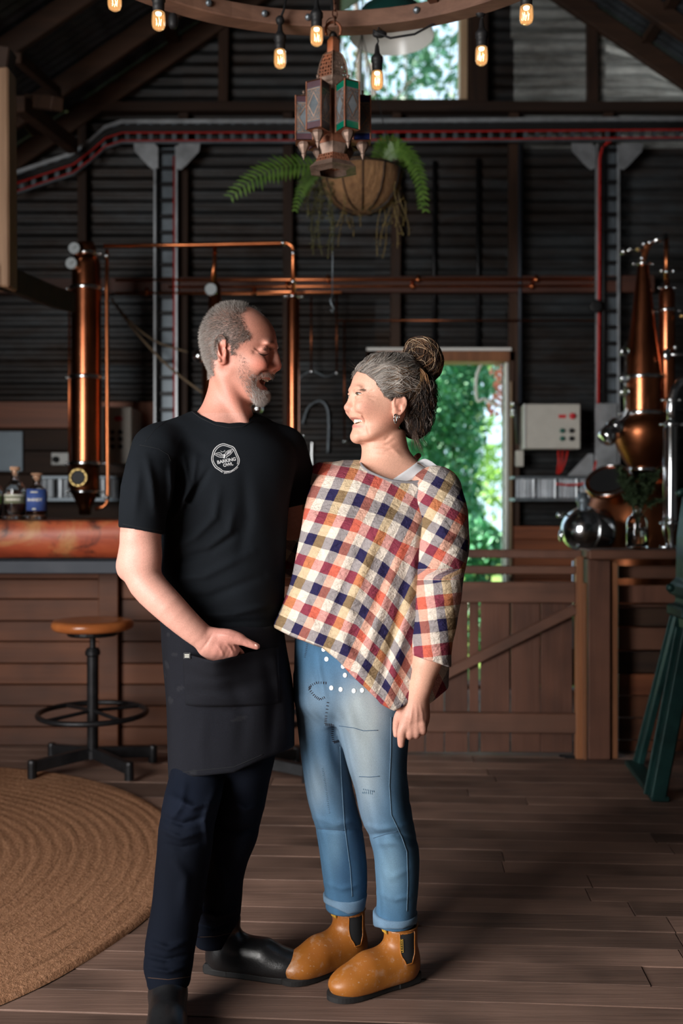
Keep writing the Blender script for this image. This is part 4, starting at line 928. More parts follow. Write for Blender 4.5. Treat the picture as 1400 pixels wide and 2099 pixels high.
for k in range(6):
    for i in range(len(prof)-1):
        a_, b_ = ring6(n6, prof[i+1][0]*sl, lz(prof[i+1][1]), rot), ring6(n6, prof[i][0]*sl, lz(prof[i][1]), rot)
        k2 = (k+1) % 6
        if 0 < i: pierced([a_[k], a_[k2], b_[k2], b_[k]], 5 if i < 4 else 8, 2 if i < 4 else 1, .72, 'dome_panel', M['lan_rust'] if k % 2 else M['lan_metal'], lan)
        else: MB().add([a_[k], a_[k2], b_[k2], b_[k]], [(0, 1, 2, 3)]).build('dome_shoulder', M['lan_metal'], lan)
for k in range(6):
    path = [ring6(n6, (r+.6)*sl, lz(y), rot)[k] for (r, y) in prof]; MB().tube(path, .0022, 6).build('dome_rib', M['lan_metal'], lan, smooth=True)
m = MB()
for (r0, y0, r1, y1) in ((38, 176, 38, 168), (38, 176, 40, 182), (40, 182, 36, 196), (36, 196, 30, 200)):
    a_, b_ = ring6(n6, r0*sl, lz(y0), rot), ring6(n6, r1*sl, lz(y1), rot); m.add(a_+b_, [(k, (k+1) % 6, 6+(k+1) % 6, 6+k) for k in range(6)])
m.build('dome_collar', M['lan_metal'], lan)
# core glass drum
m = MB(); a_, b_ = ring6(n6, 34*sl, lz(300), rot), ring6(n6, 34*sl, lz(190), rot); m.add(a_+b_, [(k, (k+1) % 6, 6+(k+1) % 6, 6+k) for k in range(6)]); m.build('core', M['lan_rust'], lan)
# six side boxes round the drum
strips = ['blue_glass', 'plum', 'plum', 'plum', 'plum', 'green_glass']
angs = [0, 60, 120, 180, 240, 300]
for q, ad in enumerate(angs):
    a = math.radians(ad); d = Vector((math.cos(a), math.sin(a), 0)); e = Vector((-math.sin(a), math.cos(a), 0)); R0 = 37*sl; R1 = 76*sl; hw = 17*sl
    z0, z1 = lz(293 if q in (3, 0) else 288), lz(202 if q in (3, 0) else 192)
    base = Vector((LC.x, LC.y, 0))
    bxp = MB()
    for (sg) in (-1, 1):
        for rr in (R0+4*sl, R1): bxp.tube([base+d*rr+e*hw*sg+Vector((0, 0, z0)), base+d*rr+e*hw*sg+Vector((0, 0, z1))], .0028, 6)
    bxp.add([base+d*R0-e*hw+Vector((0, 0, z1)), base+d*R0+e*hw+Vector((0, 0, z1)), base+d*(R1+.002)+e*hw+Vector((0, 0, z1)), base+d*(R1+.002)-e*hw+Vector((0, 0, z1))], [(0, 1, 2, 3)])
    bxp.add([base+d*R0-e*hw+Vector((0, 0, z0)), base+d*R0+e*hw+Vector((0, 0, z0)), base+d*(R1+.002)+e*hw+Vector((0, 0, z0)), base+d*(R1+.002)-e*hw+Vector((0, 0, z0))], [(3, 2, 1, 0)])
    bo = bxp.build('side_box', M['lan_rust'], lan)
    for side in (0, 1, 2):
        if side == 0: c0, c1 = base+d*R1-e*hw, base+d*R1+e*hw
        elif side == 1: c0, c1 = base+d*R0-e*hw, base+d*R1-e*hw
        else: c0, c1 = base+d*R1+e*hw, base+d*R0+e*hw
        Z = lambda t: Vector((0, 0, z0+(z1-z0)*t))
        for (ta, tb, mt) in ((.02, .15, strips[q]), (.85, .98, strips[q]), (.15, .85, 'lan_glass')):
            MB().add([c0+Z(ta), c1+Z(ta), c1+Z(tb), c0+Z(tb)], [(0, 1, 2, 3)]).build('glass_pane', M[mt], bo)
        out_n = (c1-c0).cross(Vector((0, 0, 1))).normalized()*.0015
        # diamond fretwork: solid frame with a diamond opening and small holes round it
        g0, g1 = c0*.94+c1*.06+out_n, c0*.06+c1*.94+out_n
        def pt(u, v): return g0*(1-u)+g1*u+Z(.17+.66*v)
        m = MB(); D_in = [pt(.5, .16), pt(.86, .5), pt(.5, .84), pt(.14, .5)]; D_o = [pt(.5, .08), pt(.97, .5), pt(.5, .92), pt(.03, .5)]
        m.add(D_in+D_o, [(k, (k+1) % 4, 4+(k+1) % 4, 4+k) for k in range(4)])
        for (u0, v0, u1, v1) in ((0, 0, 1, .035), (0, .965, 1, 1), (0, 0, .04, 1), (.96, 0, 1, 1)): m.add([pt(u0, v0), pt(u1, v0), pt(u1, v1), pt(u0, v1)], [(0, 1, 2, 3)])
        for su in (0, 1):
            for sv in (0, 1):
                for (u, v) in ((.12, .12), (.3, .1), (.12, .26), (.22, .2), (.1, .36), (.4, .06)):
                    uu = u if su == 0 else 1-u; vv = v if sv == 0 else 1-v; cx = [pt(uu+.065*math.cos(t), vv+.045*math.sin(t)) for t in np.linspace(0, 2*math.pi, 9)[:-1]]; ci = [pt(uu+.035*math.cos(t), vv+.024*math.sin(t)) for t in np.linspace(0, 2*math.pi, 9)[:-1]]
                    m.add(cx+ci, [(k, (k+1) % 8, 8+(k+1) % 8, 8+k) for k in range(8)])
        m.build('fretwork', M['lan_metal'], bo)
    ctr = base+d*((R0+R1)/2+4*sl)
    hh = .016
    m = MB(); pb = [ctr+d*sx*12*sl+e*sy*12*sl+Vector((0, 0, z1)) for (sx, sy) in ((-1, -1), (1, -1), (1, 1), (-1, 1))]; m.add(pb+[ctr+Vector((0, 0, z1+hh))], [(0, 1, 4), (1, 2, 4), (2, 3, 4), (3, 0, 4)]); m.sphere(ctr+Vector((0, 0, z1+hh+.004)), .005, 8, 6); m.lathe([(.006, z1+hh+.009), (.002, z1+hh+.006)], (ctr.x, ctr.y, 0), 8); m.build('cap', M['lan_metal'], bo)
    m = MB(); m.lathe([(11*sl, z0), (13*sl, z0-.01), (10*sl, z0-.02), (6*sl, z0-.03), (4*sl, z0-.036), (5*sl, z0-.04), (2*sl, z0-.05), (0, z0-.058)], (ctr.x, ctr.y, 0), 8); m.build('drop_finial', M['lan_metal'], bo)
# skirt
sk = [(34, 293), (25, 320), (33, 322), (40, 337), (54, 350), (42, 352), (31, 355)]
m = MB()
for i in range(len(sk)-1):
    (r0, y0), (r1, y1) = sk[i], sk[i+1]
    a_, b_ = ring6(n6, r1*sl, lz(y1), rot), ring6(n6, r0*sl, lz(y0), rot)
    if i == 2:
        for k in range(6): pierced([a_[k], a_[(k+1) % 6], b_[(k+1) % 6], b_[k]], 6, 2, .6, 'skirt_panel', M['lan_rust'], lan)
    else: m.add(a_+b_, [(k, (k+1) % 6, 6+(k+1) % 6, 6+k) for k in range(6)])
m.build('skirt', M['lan_metal'], lan)
# ---- enamel pendant lamp
M['enamel_white'] = plain('white_enamel', (.8, .8, .76), .25, .05, 8, .6); M['enamel_green'] = plain('green_enamel', (.015, .07, .06), .2, .1, 8, .6)
el = W(803, 75, 5.0); se = S(5.0); en = thing('enamel_lamp', 'big green enamel lampshade with white inside hanging in front of the window', 'lamp', el)
R = 86*se
MB().lathe([(R, -.002), (R, .006), (R*.92, .06), (R*.72, .13), (R*.4, .18), (R*.2, .2), (R*.16, .26), (0, .27)], el, 40).build('outer_shade', M['enamel_green'], en, smooth=True)
MB().lathe([(R, -.002), (R*.9, .055), (R*.7, .122), (R*.38, .172), (0, .19)], el, 40).build('inner_shade', M['enamel_white'], en, smooth=True)
MB().tube([(el.x, el.y, el.z+.27), (el.x, el.y, roof_z(el.x)+.05)], .006, 8).build('suspension_rod', M['black_iron'], en)
# ---- hanging fern basket
DF = 5.0; sf = S(DF); fc_ = W(742, 355, DF); hb = thing('hanging_fern_basket', 'coir hanging basket with green fern fronds and trailing dry stems', 'hanging basket', W(742, 440, DF))
m, nt, b = new_mat('coir'); f = noise_tex(nt, coords(nt, (1, 1, .3), rand=False), 45, 5, .7); g = noise_tex(nt, coords(nt, rand=False), 6, 3)
nt.links.new(mixc(nt, .5, ramp(nt, f, [(.3, (.08, .035, .015)), (.7, (.38, .2, .085))]), ramp(nt, g, [(.3, (.12, .055, .025)), (.7, (.4, .22, .1))])), b.inputs['Base Color']); b.inputs['Roughness'].default_value = .95; bump(nt, b, f, 1, .02); M['coir'] = m
R = 84*sf; vs = []; fs = []; nn = 40
pr = [(0, -.2), (.25, -.197), (.48, -.185), (.68, -.16), (.84, -.12), (.95, -.065), (1.0, 0), (.96, .014), (.9, .0), (.5, .03), (0, .04)]
for (r, z) in pr:
    for k in range(nn):
        a = 2*math.pi*k/nn; j = 1+.035*mnoise.noise((3*math.cos(a), 3*math.sin(a), z*20)); vs.append((fc_.x+R*r*j*math.cos(a), fc_.y+R*r*j*math.sin(a), fc_.z+z*1.0+.006*mnoise.noise((9*math.cos(a), 9*math.sin(a), z*9))))
for i in range(len(pr)-1):
    for k in range(nn): k2 = (k+1) % nn; fs.append((i*nn+k, i*nn+k2, (i+1)*nn+k2, (i+1)*nn+k))
mesh_obj('coir_liner', vs, fs, M['coir'], hb, smooth=True)
for k in range(12):
    a = 2*math.pi*k/12; path = [(fc_.x+R*1.03*r*math.cos(a), fc_.y+R*1.03*r*math.sin(a), fc_.z+z-.003) for (r, z) in pr[1:7]]; MB().tube(path, .003, 6).build('wire', M['black_iron'], hb)
MB().tube([(fc_.x+R*1.03*math.cos(a), fc_.y+R*1.03*math.sin(a), fc_.z) for a in np.linspace(0, 2*math.pi, 41)], .004, 6, False).build('rim_wire', M['black_iron'], hb, smooth=True)
for k in range(3):
    a = 2*math.pi*k/3+.5; MB().tube([(fc_.x+R*math.cos(a), fc_.y+R*math.sin(a), fc_.z), (fc_.x, fc_.y, fc_.z+.7)], .0025, 5).build('chain', M['black_iron'], hb)
MB().tube([(fc_.x, fc_.y, fc_.z+.7), (fc_.x, fc_.y, roof_z(fc_.x)+.05)], .003, 5).build('chain', M['black_iron'], hb)
def leafmat(name, c, c2):
    m, nt, b = new_mat(name); f = noise_tex(nt, coords(nt), 25, 4); nt.links.new(ramp(nt, f, [(.3, c), (.7, c2)]), b.inputs['Base Color']); b.inputs['Roughness'].default_value = .5
    b.inputs['Transmission Weight'].default_value = 0; b.inputs['Subsurface Weight'].default_value = 0; return m
M['fern'] = leafmat('fern_green', (.04, .1, .012), (.11, .2, .03)); M['dry'] = leafmat('dry_stem', (.1, .07, .02), (.2, .14, .045)); M['moss'] = leafmat('dry_moss', (.05, .05, .018), (.12, .11, .035))
def frond(pts, L0, D, mat, n=22, droop=.4):
    P = [W(x, y, D+dd) for (x, y, dd) in pts]; path = []
    for t in np.linspace(0, 1, 16):
        q = P[:]
        while len(q) > 1: q = [q[i]*(1-t)+q[i+1]*t for i in range(len(q)-1)]
        path.append(q[0])
    m = MB().tube(path, [.003*(1-.8*i/15) for i in range(16)], 5)
    for i in range(n):
        t = .12+.88*i/(n-1); f_ = t*15; a_ = int(min(14, f_)); p = path[a_].lerp(path[a_+1], f_-a_); tg = (path[a_+1]-path[a_]).normalized()
        for sg in (-1, 1):
            side = tg.cross(Vector((.1, -1, .15))).normalized()*sg; d_ = (side*1.0+tg*.35+Vector((0, 0, -droop))).normalized(); L = L0*math.sin(math.pi*min(1, .18+.82*(1-t)))**.7*(.85+.3*random.random())*(1.1-.5*t); wv_ = tg*(.008+.004*(1-t))
            m.add([p-wv_*.5, p+d_*L*.5-wv_*.9+Vector((0, 0, .004)), p+d_*L, p+d_*L*.5+wv_*.9+Vector((0, 0, .004)), p+wv_*.5], [(0, 1, 2, 3, 4)])
    return m.build('frond', mat, hb)
frond([(690, 355, 0), (610, 320, -.1), (540, 340, -.15), (474, 402, -.15)], .1, DF, M['fern'])
frond([(720, 350, 0), (660, 320, .05), (620, 360, .05), (605, 430, .02)], .06, DF, M['fern'])
frond([(780, 350, 0), (810, 270, -.05), (860, 300, -.1), (872, 430, -.1)], .075, DF, M['fern'], 26)
frond([(765, 350, 0), (775, 290, .1), (800, 270, .1), (835, 310, .1)], .06, DF, M['fern'], 18)
frond([(800, 355, 0), (835, 300, .1), (870, 360, .1), (862, 425, .1)], .06, DF, M['fern'], 20)
frond([(680, 350, 0), (640, 340, .1), (630, 370, .1), (628, 400, .1)], .05, DF, M['fern'], 14)
for k in range(26):
    rr = random.Random(k+50); x0 = rr.choice([rr.uniform(640, 675), rr.uniform(790, 840), rr.uniform(700, 760)]); L = rr.uniform(60, 170); dd = rr.uniform(-.15, .15); dr = rr.uniform(-25, 20)
    path = [W(x0+dr*t+6*math.sin(t*5+k), 372+L*t, DF+dd) for t in np.linspace(0, 1, 9)]; m = MB().tube(path, .0022, 5)
    for q in range(30 if x0 < 690 else 8):
        p = path[rr.randrange(8)]+Vector((rr.gauss(0, .012), rr.gauss(0, .012), rr.gauss(0, .015))); d_ = Vector((rr.gauss(0, 1), rr.gauss(0, 1), rr.gauss(-.6, 1))).normalized()*.025; e = d_.orthogonal().normalized()*.005; m.add([p-e, p+e, p+d_], [(0, 1, 2)])
    m.build('trailing_stem', M['moss'] if x0 < 690 else M['dry'], hb)
hcd = thing('pull_cord', 'thin pale pull cord with a small hook below the fern basket', 'cord', W(681, 630, 5.2)); s = S(5.2)
MB().tube([(W(680, 425, 5.2).x, 5.2, roof_z(0)+.05), W(680, 425, 5.2), W(682, 520, 5.2), W(681, 608, 5.2)], 1.4*s, 6).build('cord', M['galv'], hcd, smooth=True)
MB().tube([W(681, 606, 5.2), W(677, 615, 5.2), W(680, 625, 5.2), W(684, 632, 5.2), (W(681, 640, 5.2)), W(677, 634, 5.2)], 2*s, 6).build('hook', M['galv'], hcd, smooth=True)
# ---- green machine at the right edge
M['green_iron'] = metal('green_painted_iron', (.012, .05, .046), .45, .25, .35, 14, .2); M['machine_panel'] = plain('pale_green_panel', (.32, .4, .22), .35, .2, 6)
gm = thing('green_machine', 'old green painted cast iron machine on splayed legs at the right edge', 'machine', (1.3, 4.1, 0))
DG = 4.25
def angle_leg(a, b_, w, dep):
    m = MB(); m.beam(a, b_, dep, w, (1, 0, 0)); m.beam(a+Vector((0, dep/2, 0)), b_+Vector((0, dep/2, 0)), .008, w*1.6, (1, 0, 0)); return m
fl1 = W(1310, 1572, 2490/542.); fl1.z = .012; fl2 = W(1346, 1640, 2490/612.); fl2.z = .012
angle_leg(fl1, W(1388, 1262, 4.45), .03, .05).build('leg', M['green_iron'], gm, bevel=.004)
angle_leg(fl2, W(1412, 1290, 4.12), .06, .045).build('leg', M['green_iron'], gm, bevel=.004)
MB().beam(fl1+Vector((-.02, .03, 0)), fl2+Vector((.01, -.02, 0)), .075, .022, (0, 0, 1)).build('foot_bar', M['green_iron'], gm, bevel=.005)
for (dx_,) in ((.62,),):
    f3, f4 = fl1+Vector((dx_, 0, 0)), fl2+Vector((dx_, 0, 0))
    angle_leg(f3, W(1388, 1262, 4.45)+Vector((.34, 0, 0)), .03, .05).build('leg', M['green_iron'], gm, bevel=.004); angle_leg(f4, W(1412, 1290, 4.12)+Vector((.3, 0, 0)), .06, .045).build('leg', M['green_iron'], gm, bevel=.004)
    MB().beam(f3+Vector((.02, .03, 0)), f4+Vector((.01, -.02, 0)), .075, .022, (0, 0, 1)).build('foot_bar', M['green_iron'], gm, bevel=.005)
pts = [(1394, 1040), (1386, 1100), (1384, 1185), (1372, 1195), (1368, 1215), (1384, 1222), (1382, 1235), (1366, 1238), (1366, 1258), (1390, 1264), (1392, 1290), (1520, 1290), (1520, 1020), (1398, 1016)]
MB().prism([W(x, y, DG+.1) for (x, y) in pts], (0, -.2, 0)).build('body', M['green_iron'], gm, bevel=.006)
MB().prism([W(x, y, DG-.11) for (x, y) in ((1428, 1032), (1424, 1180), (1555, 1180), (1555, 1032))], (0, .01, 0)).build('panel', M['machine_panel'], gm, bevel=.004)
MB().tube([W(1388, 1014, DG-.14), W(1396, 1008, DG-.14), W(1420, 1006, DG-.14)], .014, 8).build('handle', M['green_iron'], gm, smooth=True)
MB().sphere(W(1374, 1205, DG-.15), .018, 9, 6).build('lug', M['green_iron'], gm, smooth=True)
# ================================================================== garden outside
M['grass'] = plain('sunlit_grass', (.13, .21, .04), .9, .4, 3); M['gravel'] = plain('pale_gravel', (.6, .56, .48), .9, .15, 20)
gl_ = MB().box(-14, 16, 6.75, 40, -.08, -.02).build('garden_lawn', M['grass']); gl_['kind'] = 'structure'
tag(MB().box(-10, 14, 11.0, 12.6, -.02, -.012).build('gravel_path', M['gravel']), 'pale sunlit gravel path across the lawn outside the door', 'path')
M['leaf_a'] = leafmat('garden_leaf', (.04, .22, .11), (.14, .45, .22)); M['leaf_b'] = leafmat('garden_leaf_light', (.08, .24, .03), (.25, .42, .08)); M['leaf_c'] = leafmat('tree_leaf', (.01, .09, .05), (.06, .2, .1)); M['bark'] = plain('bark', (.12, .09, .07), .9, .3)
def foliage(n, blobs, size, seed):
    r = np.random.default_rng(seed); wts = np.array([b[3]**2 for b in blobs]); idx = r.choice(len(blobs), n, p=wts/wts.sum())
    C = np.array([b[:3] for b in blobs])[idx]; R = np.array([b[3] for b in blobs])[idx]; d = r.normal(size=(n, 3)); d /= np.linalg.norm(d, axis=1)[:, None]
    c = C+d*(R*r.uniform(.55, 1.05, n)**.6)[:, None]; a = r.normal(size=(n, 3)); a /= np.linalg.norm(a, axis=1)[:, None]; b = np.cross(a, r.normal(size=(n, 3))); b /= np.linalg.norm(b, axis=1)[:, None]
    L = (size*r.uniform(.6, 1.3, n))[:, None]; v = np.stack([c-a*L*.6, c+b*L*.3, c+a*L*.6, c-b*L*.3], 1).reshape(-1, 3); return v, np.arange(4*n).reshape(-1, 4)
def shrub(name, label, base, blobs, n, size, mat, seed, cat='shrub', trunk=True):
    t = thing(name, label, cat, base); v, f = foliage(n, blobs, size, seed); o = mesh_obj('foliage', v, f, M[mat], t); o['kind'] = 'stuff'
    if trunk:
        top = Vector(blobs[0][:3]); b0 = Vector(base); MB().tube([b0, b0.lerp(top, .5)+Vector((.05, 0, 0)), top], [.06, .045, .02], 8).build('trunk', M['bark'], t, smooth=True)
        for q, bl in enumerate(blobs[1:6]): MB().tube([b0.lerp(top, .4), b0.lerp(Vector(bl[:3]), .7), Vector(bl[:3])], [.03, .02, .008], 6).build('branch', M['bark'], t, smooth=True)
    return t
def wb(px, py, D, r): w_ = W(px, py, D); return (w_.x, w_.y, w_.z, r)
D = 9.6
shrub('garden_hedge', 'tall leafy green shrub filling the doorway behind the woman', (W(900, 1030, D).x, D, -.02), [wb(880, 960, D, .5), wb(900, 800, D, .48), wb(940, 790, D, .38), wb(910, 880, D, .42), wb(925, 930, D+.3, .3), wb(890, 1080, D, .5), wb(915, 1040, D, .36), wb(975, 770, D+.2, .26), wb(840, 820, D, .6), wb(800, 1000, D, .6), wb(930, 690, D, .45)], 15000, .062, 'leaf_a', 3)
shrub('low_plant', 'low bright green plant at the foot of the doorway', (W(985, 1100, 8.3).x, 8.3, -.02), [wb(975, 1125, 8.3, .24), wb(1010, 1135, 8.4, .2), wb(950, 1120, 8.4, .26), wb(970, 1260, 8.3, .3)], 2500, .07, 'leaf_a', 5, 'plant', True)
shrub('lawn_shrub', 'light yellow green bush on the lawn beyond the shrub', (W(1000, 1060, 17).x, 17, -.02), [wb(955, 1020, 17, .8), wb(900, 950, 18, 1.3), wb(940, 700, 19, 1.0)], 1800, .16, 'leaf_b', 6)
tb = [wb(760, 120, 14, 1.0), wb(830, 60, 14, 1.1), wb(900, 140, 15, 1.1), wb(860, 190, 14, .9), wb(930, 40, 16, 1.0), wb(780, 10, 15, .9), wb(920, 200, 14, .9), wb(800, 210, 14, .8)]
shrub('gum_tree', 'tall tree with blue green leaves seen through the high window', (W(850, 300, 14).x, 14, -.02), tb, 1200, .15, 'leaf_c', 8, 'tree')
dtr = thing('bare_tree', 'bare pale branches crossing the high window against the sky', 'tree', (W(740, 300, 13).x, 13, -.02))
for k in range(16):
    rr = random.Random(k+9); p = W(740, 330, 13) if k else Vector((W(740, 300, 13).x, 13, 0)); path = [p]
    if k == 0: path = [p, W(742, 330, 13), W(735, 60, 13), W(725, -60, 13)]
    else:
        a = rr.uniform(-1.2, 1.2); d_ = Vector((math.sin(a), rr.uniform(-.3, .3), math.cos(a)))
        for q in range(6): d_ = (d_+Vector((rr.gauss(0, .25), rr.gauss(0, .2), rr.gauss(0, .15)))).normalized(); p = p+d_*.45; path.append(p)
    MB().tube(path, [.07*(1-.7*i/len(path)) for i in range(len(path))] if k == 0 else [.022*(1-.8*i/len(path)) for i in range(len(path))], 6).build('branch', M['bark'], dtr, smooth=True)
hose('bent_stick', 'bent pale stick hanging in the top of the doorway', [(988, 742), (976, 775), (978, 820), (992, 818), (1010, 828), (1034, 836)], 3, DW+.06, M['white_paint'], 'stick')
M['flower'] = plain('pink_leaf', (.7, .3, .22), .6, .2)
v, f = foliage(160, [wb(1020, 830, DW+.12, .075), wb(1024, 760, DW+.12, .06), wb(1028, 790, DW+.12, .05)], .04, 12); o = mesh_obj('autumn_leaves', v, f, M['flower'], None); tag(o, 'cluster of pink autumn leaves at the right side of the doorway', 'leaves', None, 'stuff')
# ================================================================== smooth solid modelling for the two figures
def smin(a, b, k):
    h = np.maximum(k-np.abs(a-b), 0)/k; return np.minimum(a, b)-h*h*k*.25
def smax(a, b, k): return -smin(-a, -b, k)
class Cap:                                              # round cone between two points
    def __init__(s, a, b, r1, r2=None):
        s.a = np.array(a, np.float32); s.b = np.array(b, np.float32); s.r1 = r1; s.r2 = r1 if r2 is None else r2
        s.c = (s.a+s.b)/2; s.R = np.linalg.norm(s.b-s.a)/2+max(s.r1, s.r2)
    def __call__(s, p):
        f = np.float32; bx, by, bz_ = [f(v) for v in s.b-s.a]; il = f(1/max(1e-12, float((s.b-s.a)@(s.b-s.a))))
        x = p[:, 0]-f(s.a[0]); y = p[:, 1]-f(s.a[1]); z = p[:, 2]-f(s.a[2]); t = (x*bx+y*by+z*bz_)*il; np.clip(t, 0, 1, out=t)
        x -= t*bx; y -= t*by; z -= t*bz_; x *= x; y *= y; x += y; z *= z; x += z; np.sqrt(x, out=x); t *= f(s.r2-s.r1); t += f(s.r1); x -= t; return x
class Ell:                                              # rotated ellipsoid
    def __init__(s, c, r, rot=None):
        s.c = np.array(c, np.float32); s.r = np.array(r, np.float32); s.M = np.array(rot if rot is not None else np.eye(3), np.float32); s.R = float(max(r))
    def __call__(s, p):
        q = (p-s.c)@s.M; q = q/s.r; k0 = np.sqrt(np.einsum('ij,ij->i', q, q)); q = q/s.r; k1 = np.sqrt(np.einsum('ij,ij->i', q, q))
        return np.where(k1 > 1e-9, k0*(k0-1)/np.maximum(k1, 1e-9), -s.r.min())
class Col:
    """upright column; rows of (z, cx, cy, rx, ry) from top to bottom, smooth in between; exponent n"""
    def __init__(s, rows, n=2.0, cap=.01):
        a = np.array(sorted(rows, key=lambda r: r[0]), np.float64); s.a = a; s.n = n; s.cap = cap
        z = a[:, 0]; s.zz = np.linspace(z[0], z[-1], 160); s.t = [catmull(z, a[:, i], s.zz) for i in range(1, 5)]
        s.c = np.array(((a[:, 1]-a[:, 3]).min()+(a[:, 1]+a[:, 3]).max(), (a[:, 2]-a[:, 4]).min()+(a[:, 2]+a[:, 4]).max(), z[0]+z[-1]), np.float32)/2
        s.R = float(np.linalg.norm([(a[:, 1]+a[:, 3]).max()-s.c[0], (a[:, 2]+a[:, 4]).max()-s.c[1], z[-1]-s.c[2]]))
    def __call__(s, p):
        z = p[:, 2]; cx, cy, rx, ry = [np.interp(z, s.zz, t) for t in s.t]
        u = np.abs((p[:, 0]-cx)/rx); v = np.abs((p[:, 1]-cy)/ry)
        k = (u**s.n+v**s.n)**(1/s.n); g = np.sqrt((u/rx)**2+(v/ry)**2)/np.maximum(np.sqrt(u*u+v*v), 1e-6)
        d = (k-1)/np.maximum(g, 1e-6); d = np.clip(d, -.2, 1)
        return smax(d, np.maximum(s.zz[0]-z, z-s.zz[-1]), s.cap)
def catmull(x, y, xs):
    x = np.asarray(x, float); y = np.asarray(y, float)
    if len(x) < 3: return np.interp(xs, x, y)
    m = np.zeros(len(x)); d = np.diff(y)/np.diff(x); m[1:-1] = (d[:-1]*np.diff(x)[1:]+d[1:]*np.diff(x)[:-1])/(x[2:]-x[:-2]); m[0] = d[0]; m[-1] = d[-1]
    i = np.clip(np.searchsorted(x, xs)-1, 0, len(x)-2); h = x[i+1]-x[i]; t = (xs-x[i])/h
    return (2*t**3-3*t**2+1)*y[i]+(t**3-2*t**2+t)*h*m[i]+(-2*t**3+3*t**2)*y[i+1]+(t**3-t**2)*h*m[i+1]
class Chain:                                            # limb: joined round cones along a smooth path
    def __init__(s, pts, rs, sub=3):
        pts = np.array([np.array(p, float) for p in pts]); rs = np.array(rs, float); n = len(pts)
        if n > 2:
            t = np.arange(n); xs = np.linspace(0, n-1, (n-1)*sub+1); pts = np.stack([catmull(t, pts[:, i], xs) for i in range(3)], 1); rs = catmull(t, rs, xs)
        s.segs = [Cap(pts[i], pts[i+1], rs[i], rs[i+1]) for i in range(len(pts)-1)]
        lo = (pts-rs[:, None]).min(0); hi = (pts+rs[:, None]).max(0); s.c = ((lo+hi)/2).astype(np.float32); s.R = float(np.linalg.norm(hi-lo)/2)
    def __call__(s, p):
        segs = s.segs
        if len(p) > 2000:
            lo, hi = p[::7].min(0), p[::7].max(0); c = (lo+hi)/2; rad = np.linalg.norm(hi-lo)/2+.003; ds = [np.linalg.norm(q.c-c) for q in segs]; mx_ = min(a-min(q.r1, q.r2) for a, q in zip(ds, segs))+2*rad
            segs = [q for a, q in zip(ds, segs) if a-q.R <= mx_]
        d = segs[0](p)
        for q in segs[1:]: np.minimum(d, q(p), out=d)
        return d
def chain(pts, rs): return [Chain(pts, rs)]
